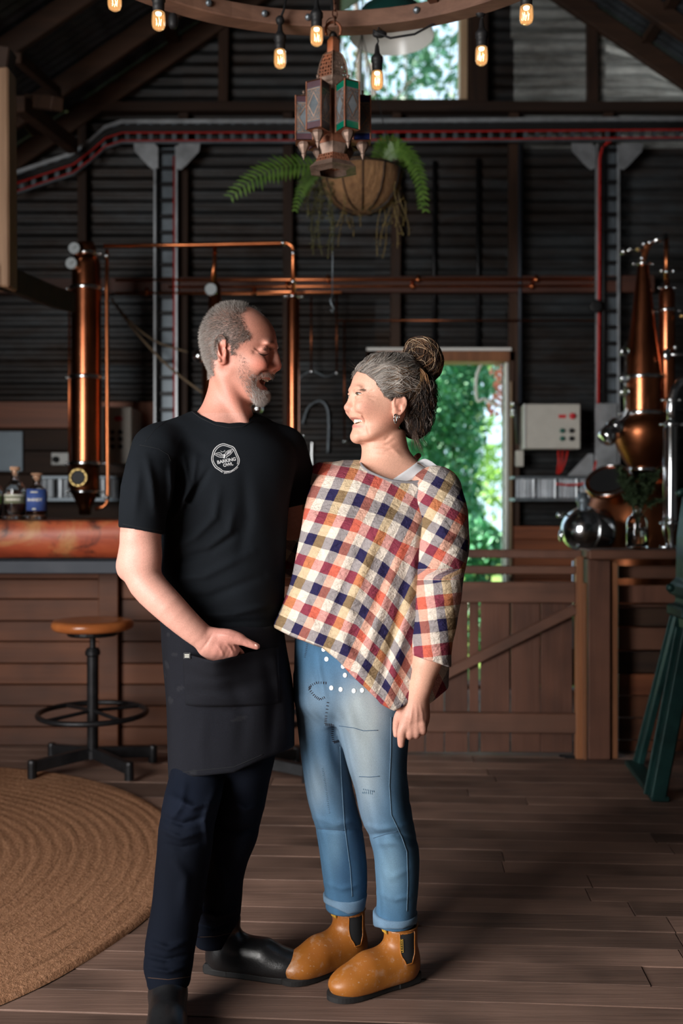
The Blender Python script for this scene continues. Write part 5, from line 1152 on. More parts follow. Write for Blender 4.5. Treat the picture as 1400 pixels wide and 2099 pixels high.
class Sdf:
    def __init__(s): s.ops = []; s.disp = []; s.post = []
    def add(s, pr, k=.01):
        for q in (pr if isinstance(pr, (list, tuple)) else [pr]): s.ops.append((0, q, k))
        return s
    def sub(s, pr, k=.01):
        for q in (pr if isinstance(pr, (list, tuple)) else [pr]): s.ops.append((1, q, k))
        return s
    def __call__(s, p, ops=None):
        d = np.full(len(p), 1.0, np.float32)
        for (o, q, k) in (s.ops if ops is None else ops):
            e = q(p).astype(np.float32); d = smin(d, e, k) if o == 0 else smax(d, -e, k)
        for f in s.disp: d = d-f(p).astype(np.float32)
        return d
    def mesh(s, h, B=8, margin=.03):
        """sparse surface nets"""
        los = np.min([q.c-q.R for (o, q, k) in s.ops if o == 0], 0)-.03; his = np.max([q.c+q.R for (o, q, k) in s.ops if o == 0], 0)+.03
        bs = B*h; nb = np.ceil((his-los)/bs).astype(int)
        gx, gy, gz = np.meshgrid(*[np.arange(n) for n in nb], indexing='ij'); blk = np.stack([gx, gy, gz], -1).reshape(-1, 3)
        cen = los+(blk+.5)*bs; keep = np.zeros(len(cen), bool); CH = 60000
        for i in range(0, len(cen), CH):
            keep[i:i+CH] = np.abs(s(cen[i:i+CH].astype(np.float32))) < bs*.87*1.2+.006
        blk = blk[keep]; cen = cen[keep]
        # evaluate corners block-group by block-group with culled primitives
        g = np.arange(B+1); ox, oy, oz = np.meshgrid(g, g, g, indexing='ij'); off = np.stack([ox, oy, oz], -1).reshape(-1, 3)
        vals = np.empty((len(blk), (B+1)**3), np.float32); key = (blk//4); grp = key[:, 0]*1000003+key[:, 1]*1009+key[:, 2]
        for u in np.unique(grp):
            ids = np.where(grp == u)[0]; lo = los+blk[ids].min(0)*bs; hi = los+(blk[ids].max(0)+1)*bs; c = (lo+hi)/2; rad = np.linalg.norm(hi-lo)/2
            ops = [(o, q, k) for (o, q, k) in s.ops if np.linalg.norm(q.c-c) < rad+q.R+margin+k]
            pts = (los+(blk[ids][:, None, :]*B+off[None])*h).reshape(-1, 3).astype(np.float32)
            vals[ids] = s(pts, ops).reshape(len(ids), -1)
        V = vals.reshape(-1, B+1, B+1, B+1); neg = V < 0
        cs = [(0, 0, 0), (1, 0, 0), (0, 1, 0), (1, 1, 0), (0, 0, 1), (1, 0, 1), (0, 1, 1), (1, 1, 1)]
        cn = np.stack([neg[:, a:a+B, b:b+B, c:c+B] for (a, b, c) in cs], -1); cnt = cn.sum(-1); act = (cnt > 0) & (cnt < 8)
        bi, ci, cj, ck = np.where(act); cv = np.stack([V[:, a:a+B, b:b+B, c:c+B][bi, ci, cj, ck] for (a, b, c) in cs], -1)
        acc = np.zeros((len(bi), 3)); num = np.zeros(len(bi)); C = np.array(cs, float)
        for a in range(8):
            for b in range(a+1, 8):
                if np.abs(C[a]-C[b]).sum() != 1: continue
                m = (cv[:, a] < 0) != (cv[:, b] < 0); t = cv[:, a]/np.where(m, cv[:, a]-cv[:, b], 1); pt = C[a]+(C[b]-C[a])*t[:, None]; acc += np.where(m[:, None], pt, 0); num += m
        cell = blk[bi]*B+np.stack([ci, cj, ck], -1); P = los+(cell+acc/num[:, None])*h
        DIM = nb*B+4; K = lambda c: (c[:, 0]*DIM[1]+c[:, 1])*DIM[2]+c[:, 2]
        kk = K(cell); od = np.argsort(kk); ks = kk[od]; faces = []
        def look(c):
            q = K(c); i = np.clip(np.searchsorted(ks, q), 0, len(ks)-1); return np.where(ks[i] == q, od[i], -1)
        for ax in range(3):
            e = np.zeros(3, int); e[ax] = 1; corner = 0; other = {0: 1, 1: 2, 2: 4}[ax]
            m = (cv[:, corner] < 0) != (cv[:, other] < 0); c = cell[m]; s0 = cv[m, corner] < 0; u, w = np.eye(3, dtype=int)[(ax+1) % 3], np.eye(3, dtype=int)[(ax+2) % 3]
            q = np.stack([look(c-u-w), look(c-w), look(c), look(c-u)], 1); ok = (q >= 0).all(1); q = q[ok]; s0 = s0[ok]; q[~s0] = q[~s0][:, ::-1]; faces.append(q)
        return P, np.concatenate(faces)
def project(p): return 700+F*p[:, 0]/p[:, 1], HY-(p[:, 2]-HC)*F/p[:, 1]
def poly_dist(x, y, pts):
    d = np.full(len(x), 1e9); tt = np.zeros(len(x)); n = len(pts)-1
    for i in range(n):
        ax, ay = pts[i][:2]; bx2, by2 = pts[i+1][:2]; vx, vy = bx2-ax, by2-ay; t = np.clip(((x-ax)*vx+(y-ay)*vy)/(vx*vx+vy*vy), 0, 1)
        e = np.hypot(x-ax-t*vx, y-ay-t*vy); m = e < d; d = np.where(m, e, d); tt = np.where(m, (i+t)/n, tt)
    return d, tt
def folds(lst):
    """cloth folds: (polyline in frame pixels, width px, height m); fades at both ends"""
    def f(p):
        x, y = project(p); r = np.zeros(len(p))
        for (pts, w, a) in lst:
            xs = [q[0] for q in pts]; ys = [q[1] for q in pts]; m = (x > min(xs)-4*w) & (x < max(xs)+4*w) & (y > min(ys)-4*w) & (y < max(ys)+4*w)
            if not m.any(): continue
            d, t = poly_dist(x[m], y[m], pts); r[m] += a*np.exp(-(d/w)**2)*np.sin(np.pi*np.clip(t, .03, .97))**.6
        return r
    return f
def vnoise(p, sc, seed=0):
    """cheap smooth noise from sines"""
    r = np.random.default_rng(seed); o = np.zeros(len(p), p.dtype)
    for i in range(5):
        k = r.normal(size=3)*sc; o += np.sin(p@k.astype(p.dtype)+p.dtype.type(r.uniform(0, 6.28)))
    return o/5
def wnoise(sc, a, seed=0, stretch=(1, 1, 1)):
    st = np.array(stretch, np.float32)
    return lambda p: a*vnoise(p*st, sc, seed)
def sstep(a, b, x): t = np.clip((x-a)/(b-a), 0, 1); return t*t*(3-2*t)
def lerpc(c, d, t): return c+(np.asarray(d)-c)*t[:, None]
def sdf_obj(name, sd, h, mat, parent, colf=None, uvf=None):
    P, fc = sd.mesh(h); at_ = {'Col': colf(P)} if colf else None
    return mesh_obj(name, P, fc, mat, parent, smooth=True, attrs=at_, uv=uvf(P) if uvf else None), P, fc
def bvh_of(P, fc): return BVHTree.FromPolygons(P.tolist(), fc.tolist())
def hit(bvh, px, py, lift=.0012):
    o = Vector((0, 0, HC)); d = (W(px, py, 1.0)-o).normalized(); l, n, i, t = bvh.ray_cast(o, d)
    if l is None: return None
    return l-d*lift
def surf_line(bvh, pts, step=4, lift=.001):
    out = []
    for i in range(len(pts)-1):
        (x0, y0), (x1, y1) = pts[i], pts[i+1]; n = max(1, int(math.hypot(x1-x0, y1-y0)/step))
        for k in range(n+(i == len(pts)-2)):
            q = hit(bvh, x0+(x1-x0)*k/n, y0+(y1-y0)*k/n, lift)
            if q is not None: out.append(q)
    return out
def strands(roots, dirs, lens, bend, rad, seg=3, sides=3):
    """many thin tapered hairs as one mesh; bend: end direction"""
    n = len(roots); t = np.linspace(0, 1, seg+1); P = np.zeros((n, seg+1, 3)); p = roots.copy(); P[:, 0] = p
    for i in range(seg):
        w = (i+.5)/seg; d = dirs*(1-w)+bend*w; d /= np.linalg.norm(d, axis=1)[:, None]+1e-9; p = p+d*(lens/seg)[:, None]; P[:, i+1] = p
    dd = P[:, -1]-P[:, 0]; a = np.cross(dd, np.random.default_rng(1).normal(size=(n, 3))); a /= np.linalg.norm(a, axis=1)[:, None]+1e-9; b = np.cross(dd, a); b /= np.linalg.norm(b, axis=1)[:, None]+1e-9
    ang = np.arange(sides)*2*math.pi/sides; ring = a[:, None, :]*np.cos(ang)[None, :, None]+b[:, None, :]*np.sin(ang)[None, :, None]
    rr = rad*(1-.85*t); V = P[:, :, None, :]+ring[:, None]*rr[None, :, None, None] if np.isscalar(rad) else P[:, :, None, :]+ring[:, None]*(rad[:, None]*(1-.85*t)[None])[:, :, None, None]
    V = V.reshape(-1, 3); base = np.arange(n)[:, None]*(seg+1)*sides; fs = []
    for i in range(seg):
        for k in range(sides):
            k2 = (k+1) % sides; fs.append(np.stack([base[:, 0]+i*sides+k, base[:, 0]+i*sides+k2, base[:, 0]+(i+1)*sides+k2, base[:, 0]+(i+1)*sides+k], 1))
    return V, np.concatenate(fs), (seg+1)*sides
def scatter(P, fc, mask_v, n, seed):
    """random points on the faces whose vertices are all in the mask; returns points and normals"""
    r = np.random.default_rng(seed); f = fc[mask_v[fc].all(1)]
    a, b, c, d = P[f[:, 0]], P[f[:, 1]], P[f[:, 2]], P[f[:, 3]]; nr = np.cross(c-a, d-b); ar = np.linalg.norm(nr, axis=1); nr /= ar[:, None]+1e-12
    i = r.choice(len(f), n, p=ar/ar.sum()); u, v = r.uniform(size=(2, n, 1)); return (a[i]*(1-u)+b[i]*u)*(1-v)+(d[i]*(1-u)+c[i]*u)*v, nr[i]
# ================================================================== people
class HeadCol:
    """head swept from a side profile: rows (z, back, front, half width) in head space"""
    def __init__(s, rows, H0, R, n=2.12, taper=.2):
        a = np.array(sorted(rows), float); s.zz = np.linspace(a[0, 0], a[-1, 0], 220); s.t = [catmull(a[:, 0], a[:, i], s.zz) for i in (1, 2, 3)]; s.H0 = np.array(H0, np.float32); s.Rm = np.array(R, np.float32); s.n = n; s.taper = taper
        s.c = s.H0+np.array((0, 0, (a[0, 0]+a[-1, 0])/2), np.float32); s.R = .17
    def __call__(s, p):
        q = (p-s.H0)@s.Rm; z = q[:, 2]; b, f, w = [np.interp(z, s.zz, t) for t in s.t]
        a = np.maximum((f-b)/2, .004); c = (f+b)/2; nx = (q[:, 0]-c)/a; w = np.maximum(w, .004)*(1-s.taper*np.clip(nx, 0, 1.2)**2)
        u = np.abs(nx); v = np.abs(q[:, 1])/w; k = (u**s.n+v**s.n)**(1/s.n); g = np.sqrt((u/a)**2+(v/w)**2)/np.maximum(np.sqrt(u*u+v*v), 1e-6)
        return smax(np.clip((k-1)/np.maximum(g, 1e-6), -.1, 1), np.maximum(s.zz[0]-z, z-s.zz[-1]), .006)
class Cut:
    """union of primitives trimmed by a signed function"""
    def __init__(s, prims, f, k=.02, ck=.004):
        s.p = prims; s.f = f; s.k = k; s.ck = ck; lo = np.min([q.c-q.R for q in prims], 0); hi = np.max([q.c+q.R for q in prims], 0); s.c = ((lo+hi)/2).astype(np.float32); s.R = float(np.linalg.norm(hi-lo)/2)
    def __call__(s, p):
        d = s.p[0](p)
        for q in s.p[1:]: d = smin(d, q(p), s.k)
        return smax(d, s.f(p), s.ck)
def below_line(a, b, sc):
    """positive (outside) below the frame line a-b"""
    (ax, ay), (bx2, by2) = a, b
    def f(p):
        x, y = project(p); return (y-(ay+(x-ax)*(by2-ay)/(bx2-ax)))*sc
    return f
def below_curve(pts, sc):
    X = [q[0] for q in pts]; Y = [q[1] for q in pts]
    def f(p):
        x, y = project(p); return (y-np.interp(x, X, Y))*sc
    return f
def above_curve(pts, sc):
    g = below_curve(pts, sc); return lambda p: -g(p)
def maker(D0):
    s = S(D0)
    def q(px, py, d=0): return np.array(W(px, py, D0+d))
    def colpx(rows, n=2.0, cap=.01):
        out = []
        for (py, l, r, d, ry) in rows:
            c = W((l+r)/2, py, D0+d); out.append((c.z, c.x, c.y, (r-l)/2*S(D0+d), ry))
        return Col(out, n, cap)
    return s, q, colpx
def rot_from(f, y): z = np.cross(f, y); return np.stack([f, y, z], 1)
M['skin'] = vcol('skin', .48, nscale=420, namt=.14, bstr=.22, spec=.4, sss=0, bdist=.0015)
M['hair'] = vcol('hair_strands', .5, nscale=30, namt=.1, bstr=0, spec=.4); M['hair_base'] = vcol('hair_mass', .8, nscale=300, namt=.3, bstr=.3, spec=.1)
def spl(pts, k=5, closed=False):
    out = []; n = len(pts)
    for i in range(n if closed else n-1):
        p = [np.array(pts[(i+j) % n if closed else min(max(i+j, 0), n-1)], float) for j in (-1, 0, 1, 2)]
        for t in np.linspace(0, 1, k, endpoint=False): out.append(tuple(.5*((2*p[1])+(-p[0]+p[2])*t+(2*p[0]-5*p[1]+4*p[2]-p[3])*t*t+(-p[0]+3*p[1]-3*p[2]+p[3])*t**3)))
    if not closed: out.append(tuple(pts[-1]))
    return out
def boots(parent, heel, toe, L, hs, mats, wf=1.0, top_open=True, name='boot', sole_h=.022, heel_h=.03, chelsea=False):
    heel = Vector(heel); d = (Vector(toe)-heel); d.z = 0; d.normalize(); e = Vector((-d.y, d.x, 0)); X = lambda x, y, z: np.array(heel+d*x+e*y+Vector((0, 0, z))); R = np.array([list(d), list(e), [0, 0, 1]]).T
    k = L/.27; sd = Sdf()
    sd.add(Cap(X(.05*k, 0, .05), X(.056*k, 0, hs), .040*wf, .0445*wf), .018)
    sd.add(Cap(X(.045*k, 0, .052), X(.15*k, 0, .055), .036*wf, .042*wf), .03)
    sd.add(Cap(X(.068*k, 0, .066), X(.195*k, 0, .036), .037*wf, .034*wf), .03)
    sd.add(Ell(X(.2*k, 0, .036), (.062*k, .046*wf, .03), R), .03); sd.add(Ell(X(.13*k, 0, .026), (.12*k, .041*wf, .02), R), .02)
    sd.sub(Ell(X(.1, 0, -.48), (.5, .5, .5)), .004)
    class Flat:
        c = np.array(X(.12, 0, -.2), np.float32); R = .4
        def __call__(s, p): return p[:, 2]-(sole_h-.006)
    sd.ops.pop(); sd.sub(Flat(), .004)
    class Top:
        c = np.array(X(.06, 0, hs+.2), np.float32); R = .3
        def __call__(s, p): return (hs-.03)-p[:, 2]
    sd.sub(Top(), .004)
    P, fc = sd.mesh(.0042)
    return sd, P, fc, X, d, e, k
def sole(parent, X, k, wf, h, hh, mat, name='sole'):
    out = [(.006, 0), (.008, .016), (.018, .029), (.05, .035), (.1, .035), (.15, .04), (.19, .0445), (.225, .041), (.25, .028), (.262, .01), (.264, 0), (.262, -.011), (.25, -.029), (.225, -.042), (.19, -.045), (.15, -.041), (.1, -.036), (.05, -.035), (.018, -.029), (.008, -.016)]
    out = spl(out, 3, True); m = MB(); n = len(out); lv = [(.001, .96), (.004, 1.03), (h-.004, 1.03), (h, .97)]; vs = []; fs = []
    for (z, sc) in lv:
        for (x, y) in out: vs.append(X((.135+(x-.135)*sc)*k, y*wf*sc, z))
    for i in range(len(lv)-1):
        for j in range(n): fs.append((i*n+j, i*n+(j+1) % n, (i+1)*n+(j+1) % n, (i+1)*n+j))
    fs += [tuple(range(n-1, -1, -1)), tuple(3*n+j for j in range(n))]
    return m.add(vs, fs).build(name, mat, parent, smooth=False)
# ------------------------------------------------------------------ the man
D0 = 2.48; s, q, colpx = maker(D0)
man = thing('person', 'man in black t-shirt and dark apron, hand in pocket, smiling down at the woman', 'person', (W(420, 2040, D0).x, D0, 0))
ya = math.radians(10); Hf = np.array((math.cos(ya), -math.sin(ya), 0)); Hl = np.array((math.sin(ya), math.cos(ya), 0)); HR = np.stack([Hf, Hl, np.array((0, 0, 1.))], 1)
H0 = q(380+440/5.385, 600+680/5.385, 0); ZS = 5.385/s
def HL(zx, zy, y=0): return H0+HR@np.array(((zx-440)/ZS, y, (680-zy)/ZS))
rows = [(138, 500, 575, .008), (150, 440, 650, .026), (170, 385, 735, .041), (200, 345, 800, .052), (250, 290, 868, .061), (300, 252, 918, .067), (350, 222, 955, .071), (430, 192, 996, .0755), (500, 188, 1014, .077), (560, 192, 1018, .076), (600, 198, 1012, .0755), (650, 208, 982, .073), (700, 220, 978, .071), (750, 240, 972, .069), (800, 270, 968, .067), (850, 320, 962, .065), (890, 370, 955, .063), (940, 420, 938, .06), (985, 455, 905, .057), (1040, 500, 892, .053), (1080, 540, 884, .049), (1130, 600, 895, .043), (1170, 660, 888, .036), (1200, 720, 868, .027), (1216, 770, 840, .016)]
hr = [((680-zy)/ZS, (b-440)/ZS, (f-440)/ZS, w) for (zy, b, f, w) in rows]
sk = Sdf(); sk.add(HeadCol(hr, H0, HR))
E = lambda zx, zy, y, r, rot=None: Ell(HL(zx, zy, y), r, HR if rot is None else HR@rot)
def RY(d): a = math.radians(d); return np.array(((math.cos(a), 0, math.sin(a)), (0, 1, 0), (-math.sin(a), 0, math.cos(a))))
def RZ(d): a = math.radians(d); return np.array(((math.cos(a), -math.sin(a), 0), (math.sin(a), math.cos(a), 0), (0, 0, 1)))
for y in (-1, 1):
    sk.add(E(962, 602, .026*y, (.012, .022, .008)), .012)
    sk.sub(E(985, 672, .033*y, (.014, .017, .0095)), .012)
    sk.add(E(838, 800, .047*y, (.032, .018, .022), RY(25)), .02)
    sk.add(E(910, 688, .031*y, (.0135, .0145, .0115)), .005)
    sk.add(E(905, 663, .032*y, (.014, .017, .005), RY(-14)), .005)
    sk.add(E(888, 712, .034*y, (.014, .017, .0045), RY(-10)), .005)
sk.add(chain([HL(985, 640), HL(1006, 720), HL(1016, 800)], [.0085, .0105, .0125]), .012)
sk.add(E(1012, 830, 0, (.0132, .0125, .011), RY(20)), .008)
for y in (-1, 1): sk.add(E(978, 848, .0135*y, (.0125, .0072, .0085)), .006); sk.sub(E(992, 872, .0075*y, (.006, .0035, .0035)), .003)
sk.add(E(915, 905, 0, (.0135, .029, .011), RY(30)), .014)                                         # moustache mound
sk.add(E(862, 1130, 0, (.0125, .024, .019)), .016)                                             # chin
sk.add(Cap(HL(560, 930, -.052), HL(800, 1150, -.022), .014, .012), .02); sk.add(Cap(HL(560, 930, .052), HL(800, 1150, .022), .014, .012), .02)
sk.sub(E(862, 996, 0, (.031, .029, .0102), RY(20)), .005)                                    # open smile
sk.add(E(850, 1062, 0, (.0125, .022, .0065), RY(15)), .006); sk.add(E(900, 936, 0, (.0125, .026, .005), RY(25)), .005)
# wrinkles round the eye and the cheek fold
for (pts, r_) in (([(730, 640), (790, 655)], .0016), ([(735, 670), (795, 668)], .0016), ([(760, 610), (820, 648)], .0016), ([(925, 850), (850, 870), (800, 930)], .0026), ([(790, 920), (770, 990)], .0026)):
    P3 = []
    for (zx, zy) in pts:
        yy = -np.interp((680-zy)/ZS, [h[0] for h in hr][::-1], [h[3] for h in hr][::-1]); P3.append((zx, zy))
    sk.disp.append(folds([([(380+a/5.385, 600+b_/5.385) for (a, b_) in P3], 1.6, -.0028 if r_ < .002 else -.004)]))
# ears
for y in (-1, 1):
    tilt = RZ(14*y)
    sk.add(E(492, 632, .0785*y, (.0158, .0045, .0235), RY(12)@tilt), .005); sk.add(E(512, 735, .076*y, (.0115, .0045, .018), RY(8)@tilt), .006); sk.add(E(518, 800, .0745*y, (.0085, .0048, .0095)), .005)
    hel = [(545, 655), (548, 590), (525, 545), (485, 532), (450, 555), (434, 610), (440, 680), (462, 745), (490, 800)]
    sk.add(chain([HL(zx, zy, (.0815 if i > 1 else .078)*y) for i, (zx, zy) in enumerate(hel)], [.002, .0028, .0032, .0034, .0035, .0035, .0033, .0034, .0045]), .002)
    sk.sub(E(512, 690, .0835*y, (.0095, .0075, .0155)), .003); sk.sub(E(490, 605, .084*y, (.009, .0042, .0125)), .003); sk.add(chain([HL(468, 620, .083*y), HL(474, 690, .083*y), HL(498, 752, .081*y)], [.0022, .0024, .0026]), .002)
    sk.add(E(545, 715, .078*y, (.004, .004, .006)), .003)
# neck, torso core, arms
neck = colpx([(735, 428, 500, 0, .05), (765, 430, 510, 0, .052), (795, 427, 514, 0, .054), (825, 417, 514, 0, .056), (850, 405, 513, .0, .06), (880, 390, 520, .0, .068), (910, 370, 540, 0, .075)]); sk.add(neck, .02)
sk.add(Cap(q(470, 870, 0), q(340, 925, -.06), .045, .045), .03); sk.add(Cap(q(470, 870, .02), q(575, 920, .08), .045, .04), .03)
sk.add(Cap(q(470, 830, .0), q(512, 790, -.03), .03, .02), .02); sk.add(Cap(q(445, 745, -.05), q(500, 868, -.045), .017, .014), .018)      # throat, neck muscle
sk.add(chain([q(450, 900), q(455, 1100), q(455, 1300)], [.06, .075, .075]), .04)
for (h_, k_2, a_) in ((q(415, 1350, .04), q(388, 1690, -.04), q(347, 1985, -.1)), (q(515, 1350, .07), q(482, 1680, .07), q(440, 1915, .11))): sk.add(chain([h_, k_2, a_], [.05, .035, .025]), .03)
sk.add(chain([q(322, 940, -.1), q(300, 1010, -.125), q(290, 1080, -.135), q(283, 1150, -.13)], [.05, .05, .049, .044]), .02)
sk.add(chain([q(283, 1150, -.13), q(300, 1195, -.14), q(345, 1243, -.155), q(392, 1287, -.152), q(425, 1313, -.142)], [.043, .042, .038, .032, .028]), .02)
sk.add(Ell(q(258, 1165, -.115), (.02, .024, .026)), .02); sk.add(Ell(q(305, 1138, -.145), (.024, .026, .034)), .03)
# hand in the pocket: back of the hand, thumb outside, four fingers inside
sk.add(chain([q(425, 1313, -.142), q(445, 1322, -.142), q(470, 1331, -.135)], [.026, .03, .024]), .012)
sk.add(chain([q(425, 1328, -.132), q(452, 1345, -.122)], [.022, .024]), .012)
sk.add(chain([q(440, 1302, -.15), q(470, 1304, -.156), q(490, 1310, -.156)], [.017, .0165, .0135]), .012)
sk.add(chain([q(487, 1308, -.157), q(508, 1318, -.158), q(526, 1325, -.156)], [.0118, .0098, .0078]), .006)
for i, (x0, y0, x1, y1, x2, y2) in enumerate(((490, 1332, 506, 1345, 512, 1370), (478, 1340, 494, 1360, 500, 1385), (462, 1345, 476, 1370, 480, 1395), (446, 1348, 456, 1372, 460, 1392))):
    sk.add(chain([q(x0-20, y0-14, -.128), q(x0-7, y0-1, -.115), q(x1-10, y1, -.095), q(x2-10, y2, -.08)], [.011, .0105, .0095, .008]), .006)
sk.disp.append(folds([([(438, 1296), (424, 1318), (410, 1336)], 2.0, -.0018), ([(452, 1312), (478, 1322), (488, 1336)], 2.5, .002), ([(446, 1300), (480, 1305)], 2.5, .0018), ([(462, 1316), (474, 1330), (478, 1342)], 2.2, .0022), ([(446, 1322), (455, 1336), (458, 1346)], 2.2, .002), ([(505, 1314), (510, 1322)], 1.2, -.0012), ([(509, 1314), (514, 1323)], 1.2, -.0012)]))
# far arm behind the woman, fingertips on her shoulder
sk.add(chain([q(590, 930, .1), q(600, 1010, .16), q(598, 1075, .2), q(640, 1100, .3)], [.05, .046, .042, .038]), .02)
sk.add(chain([q(640, 1100, .3), q(740, 1040, .34), q(810, 985, .28)], [.038, .032, .026]), .02); sk.add(Ell(q(825, 972, .25), (.035, .022, .03)), .015)
for (x0, y0, x1, y1) in ((832, 958, 858, 934), (840, 966, 870, 952), (842, 976, 872, 968), (836, 986, 864, 985)): sk.add(chain([q(x0, y0, .24), q((x0+x1)/2, (y0+y1)/2, .21), q(x1, y1, .165)], [.0095, .009, .0075]), .004)
sk.add(chain([q(815, 960, .25), q(828, 940, .235)], [.011, .009]), .004)
def man_col(P):
    x, y = project(P); c = np.tile(np.array((.6, .3, .235)), (len(P), 1)); zx = (x-380)*5.385; zy = (y-600)*5.385; L = (P-H0)@HR; head = (zy < 1330) & (zx > 100) & (zx < 1100) & (np.abs(L[:, 1]) < .1)
    n = vnoise(P, 60, 3)*.5+.5; n2 = vnoise(P, 240, 4)
    c = c*(1+.06*n2[:, None]+.07*vnoise(P, 900, 14)[:, None]); c = lerpc(c, (.56, .22, .165), .4*n*1.0)
    g = lambda cx, cy, rx, ry: np.exp(-(((zx-cx)/rx)**2+((zy-cy)/ry)**2))*head
    c = lerpc(c, (.55, .23, .16), .5*head)
    c = lerpc(c, (.55, .15, .1), .65*g(850, 790, 110, 80)); c = lerpc(c, (.52, .14, .1), .65*g(1040, 830, 60, 60)); c = lerpc(c, (.6, .15, .1), .55*g(430, 680, 75, 160)); c = lerpc(c, (.56, .2, .12), .4*g(880, 380, 150, 130))
    c = lerpc(c, (.5, .17, .12), .5*g(520, 1150, 160, 120))
    c = lerpc(c, (.1, .07, .055), man_hair(P)*.8); bd, wh = man_beard(P); c = lerpc(c, (.36, .25, .2), np.clip(bd*.55, 0, 1))
    lip = np.maximum(g(890, 1055, 70, 22), g(930, 945, 60, 14)); c = lerpc(c, (.42, .13, .11), np.clip(lip, 0, 1)*.9)
    mouth = np.exp(-(((L[:, 0]-(860-440)/ZS)/.03)**2+(L[:, 1]/.03)**2+((L[:, 2]-(680-1000)/ZS)/.012)**2)); inside = sstep(.55, .8, mouth); c = lerpc(c, (.12, .03, .03), inside*.9)
    arm = (y > 1090) & (x < 540); c = lerpc(c, (.64, .35, .28), .5*arm); hand = arm & (x > 400); c = lerpc(c, (.5, .2, .16), .6*sstep(395, 450, x)*hand)
    return np.clip(c, 0, 1)
def man_hair(P):
    x, y = project(P); zx = (x-380)*5.385; zy = (y-600)*5.385; L = (P-H0)@HR
    bound = np.interp(zy, [130, 200, 260, 330, 400, 450, 500, 530, 560, 610, 680, 740, 800, 900, 980], [690, 665, 655, 665, 700, 735, 745, 700, 620, 590, 575, 330, 330, 320, 270])
    m = sstep(-25, 60, bound-zx+28*vnoise(P, 130, 77))*sstep(990, 900, zy)*(zy > 60); ear = ((zx-432)/74)**2+((zy-672)/158)**2 < 1; m = m*(~ear)
    far = (L[:, 1] > .012) & (L[:, 2] > .02); m = np.maximum(m, far*sstep(0, 25, np.interp(zy, [130, 200, 300], [800, 880, 700])-zx)*.9)
    return m*(np.linalg.norm(L, axis=1) < .2)
def man_beard(P):
    x, y = project(P); zx = (x-380)*5.385; zy = (y-600)*5.385; L = (P-H0)@HR; near = np.linalg.norm(L, axis=1) < .2
    top = np.interp(zx, [500, 560, 640, 720, 790, 830, 900, 960, 1000], [640, 600, 640, 800, 890, 855, 845, 862, 880]); bot = np.interp(zx, [500, 560, 640, 720, 800, 920], [760, 1010, 1100, 1205, 1260, 1260])
    left = np.interp(zy, [600, 700, 900, 1000, 1250], [545, 530, 530, 560, 700])
    m = sstep(0, 40, zy-top)*sstep(0, 40, bot-zy)*sstep(0, 60, zx-left)*near; mo = (zx > 800) & (zy > 930) & (zy < 1070) & (zx > 800+(zy-930)*.0); mo2 = (((zx-880)/95)**2+((zy-1000)/72)**2) < 1; m = m*(~mo2); m = m*~((zx > 940) & (zy < 850))
    dens = np.clip(.3+.7*sstep(640, 760, zx)*sstep(880, 1000, zy)+.55*np.exp(-(((zx-900)/90)**2+((zy-895)/40)**2)), 0, 1); wh = sstep(1000, 1080, zy)*sstep(680, 760, zx)
    return m*dens, wh
body, P, fc = sdf_obj('body', sk, .0026, M['skin'], man, man_col)
bv = bvh_of(P, fc)
hm_ = man_hair(P)
def hair_obj(name, roots, nr, dirs, lens, bend, rad, cols, parent, seg=3):
    V, f, per = strands(roots, dirs, lens, bend, rad, seg); return mesh_obj(name, V, f, M['hair'], parent, smooth=True, attrs={'Col': np.repeat(cols, per, axis=0)})
r_ = np.random.default_rng(5)
R0, N0 = scatter(P, fc, hm_ > .12, 17000, 11); kp = r_.uniform(size=len(R0)) < man_hair(R0)*1.2; R0, N0 = R0[kp], N0[kp]; L = (R0-H0)@HR; x_, y_ = project(R0); zx = (x_-380)*5.385; zy = (y_-600)*5.385
back = np.stack([-np.ones(len(R0))*.75, np.zeros(len(R0)), -.55*np.ones(len(R0))], 1); up = np.stack([-.25*np.ones(len(R0)), np.zeros(len(R0)), .5*np.ones(len(R0))], 1); tt = sstep(.06, .11, L[:, 2])[:, None]
flow = (back*(1-tt)+up*tt)@HR.T+r_.normal(size=R0.shape)*.35; d1 = N0*.8+flow*.6; d2 = N0*.25+flow
gm_ = np.clip(r_.normal(.5, .3, len(R0))+.25*sstep(560, 300, zx)*sstep(300, 500, zy)-.35*np.exp(-(((zx-600)/90)**2+((zy-300)/110)**2)), 0, 1)[:, None]
cols = np.array((.045, .03, .022))*(1-gm_)+np.array((.42, .38, .35))*gm_
hair_obj('hair', R0-N0*.001, N0, d1, r_.uniform(.007, .014, len(R0))*(1-.3*sstep(600, 900, zy)), d2, .00035, cols, man)
bd, wh = man_beard(P); R0, N0 = scatter(P, fc, bd > .28, 6500, 12); bb, ww = man_beard(R0); kp = r_.uniform(size=len(R0)) < bb; R0, N0, ww = R0[kp], N0[kp], ww[kp]
dn = np.tile((HR@np.array((.25, 0, -.8))), (len(R0), 1))+r_.normal(size=R0.shape)*.3; gm_ = np.clip(r_.normal(.35, .25, len(R0))+.6*ww, 0, 1)[:, None]; cols = np.array((.1, .065, .05))*(1-gm_)+np.array((.6, .56, .53))*gm_
hair_obj('beard', R0-N0*.0008, N0, N0*.6+dn*.7, r_.uniform(.004, .008, len(R0))*(1+.5*ww), N0*.2+dn, .0003, cols, man)
